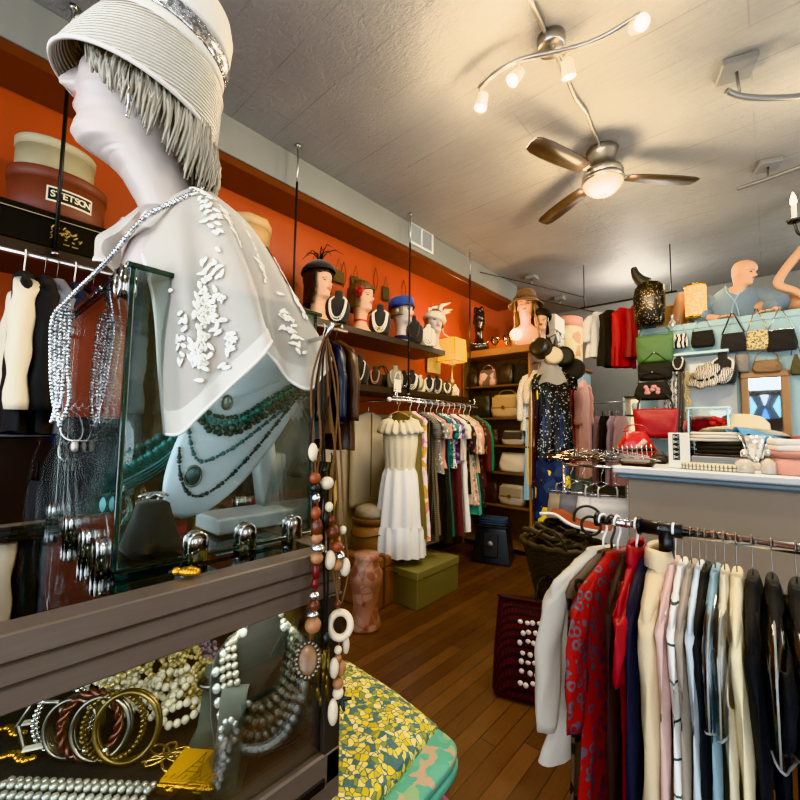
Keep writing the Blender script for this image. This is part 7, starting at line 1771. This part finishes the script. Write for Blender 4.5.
for k in range(14): mb.sph(mt @ V((-.15 + rn.uniform(-.03, .04), -.07 + rn.uniform(-.05, .05), .05 + rn.uniform(-.01, .03))), .022, 8, 5, (1, 1, .7))
mb.build('red_flowers', M('flower_red', '#b4252a', .6), t)
rc = p + V((-.18, .34, .0)); t = T('red_cap', 'red velvet beret behind the black folded clothes on a block', 'hat', rc + V((0, 0, .0))); MB().lathe([(.07, 0), (.07, .22)], n=16).build('block', BLACKP, t); MB().lathe([(.09, .2), (.14, .24), (.13, .30), (.07, .335), (.01, .34)], n=28).build('crown', M('red_velvet', '#a31720', .7, sheen=.4), t)
rr = p + V((.42, .25, .0)); cloth_fold('folded_knits', 'dusty rose folded knits before the mirror', 'folded clothes', rr, R(10), (.36, .3, .2), M('rose_knit', '#8f4f52', .8), 4, 12)
# pink hat box with a white cloth
hb2 = onk(797, 480) + V((.0, .07, 0)); hatbox('hat_box', 'salmon pink round box with a white cloth on it at the counter edge', hb2, .105, .12, M('salmon_card', '#d7a092', .6), M('salmon_card2', '#c98f81', .6)); cloth_fold('folded_cloth', 'crumpled white cloth on the salmon pink box', 'folded clothes', hb2 + V((0, 0, .122)), .3, (.2, .17, .06), WHT, 2, 17)
# glass display column with lit sides
gp_ = onk(704, 440) + V((0, .35, 0)); t = T('glass_cabinet', 'clear glass jewellery cabinet standing behind the folded clothes', 'display case', gp_)
for sx in (-1, 1): MB().box((sx * .11, 0, .19), (.012, .2, .38)).build('side_pane', M('glass_blue', '#8fb3bb', .1, .2), t)
MB().box((0, .1, .19), (.22, .006, .38)).build('back_pane', PANE, t); MB().box((0, 0, .385), (.24, .22, .012)).build('top', M('glass_top', '#a9c6cb', .1), t); MB().box((0, 0, .2), (.21, .19, .006)).build('shelf', PANE, t)
t = T('red_purse', 'red patent purse with a white bow on the counter end', 'handbag', onk(622, 445) + V((-.0, .42, 0)), R(20)) if False else None
bag('handbag', 'red round handbag with a pale stripe behind the bangle stand', 'handbag', onk(626, 452) + V((0, .30, 0)), R(15), .26, .22, .12, M('red_patent', '#b01f22', .25, coat=.4), top=.5, handle='arc', hh=.05, decor=lambda t, o, w, h, d: MB().tube([V((-.02, -d * .55, h * .3)) + o, V((.06, -d * .55, h * .7)) + o], .018, 8).build('pale_stripe', M('pale_pink', '#d9b5ae', .4), t))
# ---- white trousers on a stand beside the counter
TX, TY, TZr = -.86, 3.0, 1.22
t = T('trouser_rail', 'low rail of trousers tucked beside the counter end', 'rail', (TX, TY, 0)); MB().tube([(-.26, 0, TZr), (.2, 0, TZr)], .012, 10).build('bar', CHROME, t)
for xx in (-.25, .19): MB().tube([(xx, 0, TZr), (xx, 0, .02)], .012, 8).build('post', CHROME, t); MB().tube([(xx, -.2, .014), (xx, .2, .014)], .012, 8).build('foot', CHROME, t)
tr = [('trousers', 'beige trousers first on the low rail beside the counter', F('sand', '#a08f73'), -.20, .95), ('trousers', 'grey trousers behind the beige ones on the low rail', GRY, -.12, .9), ('skirt', 'white pleated skirt with a tie on the low rail beside the counter', F('off_white', '#dcdad5'), .0, .9), ('trousers', 'white trousers behind the pleated skirt', WHT, .08, .92)]
for k, (nm, lab, mt, dx, L) in enumerate(tr):
    garment(nm, lab, nm, (TX + dx, TY, TZr), R(28), L, mt, w=.40, th=.045, strap=True, seed=200 + k, hem=1.15, waist=.95, folds=5, amp=.012); hanger((TX + dx, TY, TZr), R(28), .38, CHROME, 'clear topped hanger of the ' + ' '.join(lab.split()[:9]), barr=.012)
ob = MB(); rn = random.Random(77)
for k in range(14):
    o0 = V((-.22 + .03 * k, rn.uniform(-.06, .06), TZr + .05 + .012 * (k % 4))); ob.tube([o0 + V((-.16, -.05, -.01)), o0 + V((-.02, 0, .03)), o0 + V((.16, .06, -.01)), o0 + V((-.16, -.05, -.01))], .005, 5)
ob = ob.build('spare_hangers', CLEARH, None); ob.location = (TX, TY, 0); tag(ob, 'tangled heap of clear plastic hangers on the low trouser rail', 'hangers', kind='stuff')

# ================================================================ RIGHT CLOTHES RACK
RY, RZR = 1.35, 1.187
t = T('clothes_rack', 'chrome and black clothes rack full of coats near the shop window', 'clothes rack', (0, RY, 0)); X0, X1 = -.405, .95
MB().tube([(X0 + .02, 0, RZR), (-.30, 0, RZR)], .0125, 14).build('end_bar', CHROME, t); MB().tube([(-.20, 0, RZR), (X1, 0, RZR)], .0135, 14).build('bar', CHROME, t)
MB().tube([(X0, 0, RZR), (X0 + .012, 0, RZR)], .021, 14).build('end_cap', BLACKP, t)
MB().tube([(-.285, 0, RZR), (-.185, 0, RZR)], .0195, 16).tube([(-.29, 0, RZR), (-.283, 0, RZR)], .025, 16).tube([(-.222, 0, RZR), (-.222, 0, RZR - .075)], .0195, 16).build('corner_joint', BLACKP, t)
MB().tube([(-.222, 0, RZR - .075), (-.222, 0, RZR - .105)], .016, 14).build('collar', STEEL, t); MB().tube([(-.222, 0, RZR - .105), (-.222, 0, .06)], .018, 14).build('post', BLACKP, t); MB().tube([(X1 - .05, 0, RZR), (X1 - .05, 0, .06)], .018, 14).build('post', BLACKP, t)
MB().tube([(-.222, 0, .10), (X1 - .05, 0, .10)], .0125, 10).build('lower_bar', CHROME, t)
for xx in (-.222, X1 - .05):
    MB().tube([(xx, -.26, .055), (xx, .26, .055)], .014, 10).build('foot', BLACKP, t)
    for sy in (-.24, .24): MB().sph((xx, sy, .022), .022, 10, 6).build('caster', BLACKP, t)
PAIS = pat('paisley_red', 'leopard', ['#9c120e', '#6f5a60'], 34); LEO = pat('leopard_print', 'leopard', ['#5b4a3d', '#17120f'], 24); STRP = pat('window_stripe', 'stripe', ['#e9e7e4', '#3f5450'], 14, axis=2, duty=.07)
KNIT = F('cream_knit', '#dccfae'); SHEERW = sheer('sheer_white', '#e2ddd3', .93, .35, bmp=(80, .1))
rack = [(-.385, 'blouse', 'sheer white long sleeved blouse at the end of the rack', SHEERW, .62, .40, None, PLAST, {'hem': 1.15, 'rz': 66, 'th': .022}), (-.362, 'skirt', 'leopard print skirt hanging below the sheer white blouse', LEO, .95, None, None, BLACKP, {'hem': 1.0, 'rz': 70}), (-.345, 'dress', 'red paisley dress beside the sheer white blouse', PAIS, .80, 'mid', None, PLAST, {'rz': 76}),
  (-.318, 'coat', 'dark chocolate velvet coat next to the red paisley dress', M('choc_velvet', '#24120e', .75), 1.05, 'long', None, WIRE, {}), (-.296, 'dress', 'crimson dress with a gathered collar beside the navy coat', M('crimson2', '#96101c', .6), 1.0, 'short', 'CR', PLAST, {}), (-.272, 'coat', 'navy blue wool coat between the crimson dress and the cream coat', F('navy_wool', '#191a2c'), 1.05, 'long', None, WIRE, {}),
  (-.238, 'coat', 'cream wool coat with a turned collar in front of the black post', F('cream_wool', '#d5c2a0'), 1.05, 'long', 'CW', CLEARH, {'th': .022}), (-.205, 'shirt', 'blush pink shirt just beyond the black post', F('blush', '#d3b3ac'), .74, 'long', None, PLAST, {}), (-.187, 'shirt', 'white shirt with dark window stripes on the rack', STRP, 1.0, 'long', None, WIRE, {}), (-.167, 'cardigan', 'taupe grey cardigan after the striped shirt', F('taupe_grey', '#a19486'), 1.0, 'long', None, WIRE, {}),
  (-.150, 'blouse', 'icy pale blue blouse on the rack', F('ice_blue', '#c3ced6'), .95, 'long', None, WIRE, {}), (-.136, 'dress', 'slim black dress before the sky blue one', BLKC, 1.0, 'long', None, WIRE, {}), (-.117, 'dress', 'sky blue dress under a clear cover', F('sky_blue', '#8aa5b2'), 1.05, 'long', None, WIRE, {}), (-.098, 'cardigan', 'ivory cardigan under a clear cover', F('ivory', '#cfc6ae'), 1.0, 'long', None, WIRE, {}), (-.074, 'coat', 'cream knit coat with wide shoulders before the black ones', KNIT, 1.05, 'long', None, WIRE, {}),
  (-.044, 'dress', 'black dress straight after the cream knit coat', F('jet', '#0c0c10'), 1.05, 'long', None, WIRE, {}), (-.008, 'dress', 'first black dress in a clear shoulder cover', MATS.get('cloth_jet') or F('jet', '#0c0c10'), 1.05, 'short', None, WIRE, {}), (.034, 'dress', 'second black dress in a clear shoulder cover', F('ink', '#0f1016'), 1.05, 'short', None, WIRE, {}), (.078, 'dress', 'third black dress in a clear shoulder cover', F('coal', '#101113'), 1.05, 'short', None, WIRE, {}), (.122, 'dress', 'black dress in a clear cover at the picture edge', MATS.get('cloth_jet') or F('jet', '#0c0c10'), 1.05, 'short', None, WIRE, {}), (.165, 'dress', 'last black dress on the rack', MATS.get('cloth_jet') or F('jet', '#0c0c10'), 1.05, 'short', None, WIRE, {})]
for k, (x, nm, lab, mt, L, sl, col, hmt, kw) in enumerate(rack):
    kw = dict(kw); th = kw.pop('th', .0125 if x < -.21 or x > -.08 else .009); rz_ = kw.pop('rz', 90); cm = {'CR': MATS['crimson2'], 'CW': MATS['cloth_cream_wool']}.get(col)
    garment(nm, lab, nm, (x, RY, RZR), R(rz_ + rnd.uniform(-1.2, 1.2)), L, mt, w=.43, th=th, slth=th * .95, sleeve=sl, seed=220 + k, drop=.085, collar=cm, folds=6, amp=.005, **kw)
    hanger((x, RY, RZR), R(rz_), .42, hmt, 'hanger of the ' + ' '.join(lab.split()[:10]), barr=.0135, drop=.085)
COV = glass('poly_cover', (.9, .9, .9), 1.0, 2.6, .12)
for x, lab in ((-.115, 'clear plastic shoulder cover over the sky blue dress'), (-.096, 'clear plastic shoulder cover over the ivory cardigan'), (-.008, 'clear plastic cover on the first covered black dress'), (.034, 'clear plastic cover on the second covered black dress'), (.078, 'clear plastic cover on the third covered black dress'), (.122, 'clear plastic cover at the picture edge of the rack')):
    t = T('garment_cover', lab, 'garment cover', (x, RY, RZR)); rs = []; rn = random.Random(int(x * 999))
    for i, (z, w_, d_) in enumerate(((-.09, .03, .010), (-.115, .09, .018), (-.155, .205, .026), (-.20, .25, .028), (-.28, .262, .027), (-.36, .264, .026))):
        rs.append([V((d_ * math.sin(a) * (1 + .2 * math.sin(7 * a + i)), w_ * math.copysign(abs(math.cos(a)) ** .7, math.cos(a)) + .004 * rn.uniform(-1, 1), z + (.012 * math.sin(2 * a + x * 40) if i == 5 else 0))) for a in [2 * PI * j / 36 for j in range(36)]])
    MB().loft(rs, True, False).build('cover', COV, t); mb = MB(); mb.tube(rs[-1], .003, 5, True); mb.tube([r_[18] for r_ in rs] , .0022, 5); mb.build('welded_edge', M('cover_edge', '#b9b9b4', .3, alpha=.55), t)
# ---- wicker basket of scarves, crochet bag
bk = PT(563, 598, 2.45); BKX = bk.copy(); t = T('wicker_basket', 'dark wicker basket heaped with belts and scarves beside the rack', 'basket', bk)
WK = M('dark_wicker', '#3b3021', .7, var=(40, '#1d170f', .7), bmp=(50, .5))
mb = MB(); 
for k in range(20):
    u = k / 19; mb.tube([V(((.15 + .075 * u + .006 * (-1) ** (k + j)) * math.cos(2 * PI * j / 48), (.14 + .07 * u + .006 * (-1) ** (k + j)) * math.sin(2 * PI * j / 48), .02 + .30 * u)) for j in range(48)], .009, 5, True)
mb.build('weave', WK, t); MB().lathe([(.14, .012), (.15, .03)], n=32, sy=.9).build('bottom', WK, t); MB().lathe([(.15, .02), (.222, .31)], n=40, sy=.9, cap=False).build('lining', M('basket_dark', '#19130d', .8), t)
MB().tube([V((.235 * math.cos(2 * PI * j / 48), .215 * math.sin(2 * PI * j / 48), .325 + .006 * math.sin(j * 2.2))) for j in range(48)], .018, 8, True).build('rim', WK, t)
for sx in (-1, 1): MB().tube(path([(sx * .10, -.20, .33), (sx * .07, -.22, .41), (0, -.225, .44), (-sx * .08, -.22, .37)], 5), .008, 6).build('handle', WK, t) if sx > 0 else None
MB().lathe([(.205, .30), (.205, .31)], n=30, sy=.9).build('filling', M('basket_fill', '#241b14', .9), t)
rn = random.Random(55); bc_ = [('#3c3428', 'twisted grass belt'), ('#2a2119', 'dark leather belt'), ('#564a37', 'braided straw belt'), ('#1e1813', 'black cord belt'), ('#6b5d48', 'pale braided belt'), ('#332a20', 'brown woven belt'), ('#4b4031', 'olive rope belt'), ('#2c241b', 'coiled hide belt')]
pos_ = ('by the front rim', 'by the aisle rim', 'across the middle', 'at the back rim', 'on the very top', 'under the orange scarf', 'beside the dark hoop', 'by the counter rim')
for k, (c, nm) in enumerate(bc_):
    a0 = rn.uniform(0, 6.28); r0 = rn.uniform(.08, .15); pts = []
    for i in range(26): a = a0 + i / 25 * rn.uniform(4.5, 5.2); pts.append(V(((r0 + .03 * math.sin(i * .9)) * math.cos(a) + .04 * math.cos(k * 1.7) - .02, (r0 + .03 * math.cos(i * .7)) * math.sin(a) * .9 + .04 * math.sin(k * 1.7), .335 + .026 * (k % 4) + .02 * math.sin(i * .8 + k))))
    ob = MB().tube(pts, .015, 6, flat=.6).build('belt', M('belt%d' % k, c, .6, bmp=(120, .5)), None); ob.location = bk; tag(ob, nm + ' coiled ' + pos_[k] + ' in the wicker basket', 'belt', 'belts in the wicker basket')
t = T('scarf', 'rust orange scarf with a white edge thrown over the wicker basket', 'scarf', bk + V((.06, .04, .43))); rows = [[V((-.18 + .36 * u, -.08 + .2 * v + .03 * math.sin(u * 9), .05 * (1 - u) + .015 * math.sin(v * 7 + u * 6))) for v in [j / 10 for j in range(11)]] for u in [i / 16 for i in range(17)]]
MB().grid(rows).build('cloth', RST, t, mod='solid'); MB().tube([r_[0] + V((0, 0, .003)) for r_ in rows], .010, 6).build('white_edge', WHT, t)
for k, (px, py, r, lab) in enumerate(((604, 539, .075, 'black hoop handle standing up at the back of the wicker basket'), (598, 556, .05, 'small dark hoop leaning against the sheer white blouse'))):
    q = PT(px, py, 2.4); ob = MB().tube(ring_pts((0, 0, 0), r, (.35, -.9, .3), 30), .008, 8, True).build('hoop', BLACKP, None); ob.location = bk + V((.13 + .05 * k, .06 - .1 * k, .43 + r * .6)); tag(ob, lab, 'hoop')
t = T('plant_stand', 'low dark wooden stand holding up the wicker basket', 'stand', (bk.x, bk.y, 0)); MB().box((0, 0, bk.z - .02), (.34, .34, .03)).build('stand_top', DWOOD, t)
for sx in (-1, 1):
    for sy in (-1, 1): MB().box((sx * .14, sy * .14, (bk.z - .035) / 2), (.03, .03, bk.z - .035)).build('leg', DWOOD, t)
# maroon crochet bag
cb = PZ(528, 694, .0); MAR = pat('maroon_crochet', 'weave', ['#4a0d13', '#350a0f', '#170406'], 26, .85)
t = T('crochet_bag', 'dark maroon crochet tote with white pompoms leaning under the rack', 'bag', (-1.03, 2.2, .001), R(20)); mt = Matrix.Rotation(R(-10), 3, 'X'); rs = []
for z, w_, d_ in ((0, .17, .035), (.03, .185, .05), (.25, .18, .05), (.45, .165, .035), (.50, .16, .03)): rs.append([mt @ V((w_ * math.copysign(abs(math.cos(a)) ** .5, math.cos(a)), d_ * math.sin(a), z)) for a in [2 * PI * j / 36 for j in range(36)]])
MB().loft(rs, True, True).build('body', MAR, t); MB().tube([p + mt @ V((0, 0, .006)) for p in rs[-1]], .010, 6, True).build('rim', M('maroon_rim', '#2a070b', .8), t)
rn = random.Random(3); pm = MB().sph((0, 0, 0), .0145, 8, 6).build('pompom', M('pompom', '#ddd3cb', .9), t); first = True
for i in range(7):
    for j in range(6):
        if rn.random() < .12: continue
        o = pm if first else pm.copy(); o.location = mt @ V((-.03 + .034 * j + .012 * (i % 2) + rn.uniform(-.006, .006), -.055, .10 + .05 * i + rn.uniform(-.008, .008))); o.scale = (1, .7, rn.uniform(.7, 1.1))
        if not first: COL.objects.link(o); o.parent = t
        first = False
MB().tube([mt @ p for p in path([(.05, -.03, .49), (.06, -.03, .60), (.10, .0, .64), (.13, .02, .60), (.14, .03, .49)], 5)], .008, 6).build('handle', BLACKP, t)

# ================================================================ FABRIC PILE ON A STOOL BESIDE THE CASE
A4 = [PZ(346, 655, .655), PZ(437, 712, .64), PZ(318, 860, .655), PZ(255, 770, .66)]
c_ = sum(A4, V()) / 4; ps = V((c_.x + .01, c_.y, 0)); qa = A4[1] - A4[0]; QR = math.degrees(math.atan2(qa.y, qa.x)); QW, QD = (A4[1] - A4[0]).length, (A4[2] - A4[1]).length
t = T('wicker_stool', 'round brown wicker stool under the pile of folded quilts', 'stool', (ps.x + .02, ps.y, 0)); WCK = M('stool_wicker', '#7a5230', .6, var=(30, '#4f321b', .7), bmp=(60, .4))
MB().lathe([(.24, .34), (.265, .345), (.275, .37), (.265, .395), (.24, .40)], n=40).build('seat', WCK, t); mb = MB()
MB().tube([(.265 * math.cos(2 * PI * j / 40), .265 * math.sin(2 * PI * j / 40), .40) for j in range(40)], .014, 8, True).build('rim', WCK, t)
for k in range(4): a = PI / 4 + PI / 2 * k; MB().tube([(.22 * math.cos(a), .22 * math.sin(a), .35), (.25 * math.cos(a), .25 * math.sin(a), .0)], .016, 8).build('leg', WCK, t)
YF_ = pat('yellow_floral', 'floral', ['#4f7276', '#e6cf3e', '#d8c64a', '#efe389', '#c9b62c', '#e8da62', '#f0e6a0', '#8f9c4a', '#56797c'], 60, .85, warp=.022, duty=.5)
TPK = pat('teal_blot', 'mosaic', ['#5fa893', '#68ad98', '#62a892', '#b7a08a', '#5da48f', '#8fae86'], 22, .85, warp=.14); PPK = pat('purple_blot', 'mosaic', ['#7a4f78', '#b4748f', '#8d5f8a', '#c98fa0'], 16, .85, warp=.06); BLP = pat('blue_blot', 'mosaic', ['#2f6f9a', '#3f88a8', '#1f4f7a'], 12, .85); AQS = pat('aqua_stripe', 'stripe', ['#4fa08e', '#173f3c'], 22, axis=0, duty=.4)
z = .411
for nm, lab, mt, d, rz, dx, dy in (('quilt', 'purple and rose tie dyed quilt at the bottom of the pile', PPK, (QW + .0, QD - .02, .05), QR - 4, .035, -.01), ('quilt', 'blue batik quilt second from the bottom of the pile', BLP, (QW - .04, QD - .04, .035), QR + 6, .0, .0), ('quilt', 'aqua striped quilt in the middle of the pile', AQS, (QW - .02, QD - .03, .035), QR - 2, .01, -.01), ('quilt', 'teal and pink blotched quilt below the yellow floral one', TPK, (QW + .0, QD - .02, .06), QR + 3, .03, .01)):
    cloth_fold(nm, lab, 'quilt', (ps.x + dx, ps.y + dy, z), R(rz), d, mt, 2, int(z * 100)); z += d[2] + .002
# yellow floral quilt: top slab whose corner droops
n_ = 24; top = []; 
for i in range(n_ + 1):
    u = i / n_; row = []
    for j in range(n_ + 1):
        v = j / n_; p = A4[3].lerp(A4[0], u).lerp(A4[2].lerp(A4[1], u), v)
        e = max(abs(2 * u - 1), abs(2 * v - 1)); row.append(p + V((0, 0, .006 * noise.noise(V((u * 4, v * 4, 1))) - .016 * e ** 8 - (.02 * max(0, u + v - 1.6) / .4 if u + v > 1.6 else 0))))
    top.append(row)
mb = MB().grid(top); edge = [top[i][0] for i in range(n_ + 1)] + top[n_][1:] + [top[i][n_] for i in range(n_ - 1, -1, -1)] + top[0][n_ - 1:0:-1]
mb.loft([edge, [p + V((0, 0, -.012)) + (p - c_) * .015 for p in edge], [p + V((0, 0, -.03)) + (p - c_) * .008 for p in edge], [p + V((0, 0, -.045)) - (p - c_) * .03 for p in edge]], True, False)
ob = mb.build('quilt', YF_, None, org=c_ + V((0, 0, -.045))); tag(ob, 'yellow floral quilt on top of the pile beside the jewellery case', 'quilt')
# ================================================================ CAMERA
cd = bpy.data.cameras.new('camera'); cam = bpy.data.objects.new('camera', cd); COL.objects.link(cam)
cd.sensor_width = 36; cd.lens = FPX / 800 * 36; cd.clip_start = .01; cd.clip_end = 60
mw = Matrix.Identity(4); Fw = CR.cross(CU)
for i in range(3): mw[i][0] = CR[i]; mw[i][1] = CU[i]; mw[i][2] = Fw[i]; mw[i][3] = EYE[i]
cam.matrix_world = mw
sc = bpy.context.scene; sc.camera = cam
sc.view_settings.view_transform = 'Khronos PBR Neutral'; sc.view_settings.look = 'None'; sc.view_settings.exposure = 0.3
sc.cycles.use_denoising = True; sc.cycles.max_bounces = 10; sc.cycles.transparent_max_bounces = 24; sc.cycles.caustics_reflective = False; sc.cycles.caustics_refractive = False
sc.cycles.sample_clamp_indirect = 6
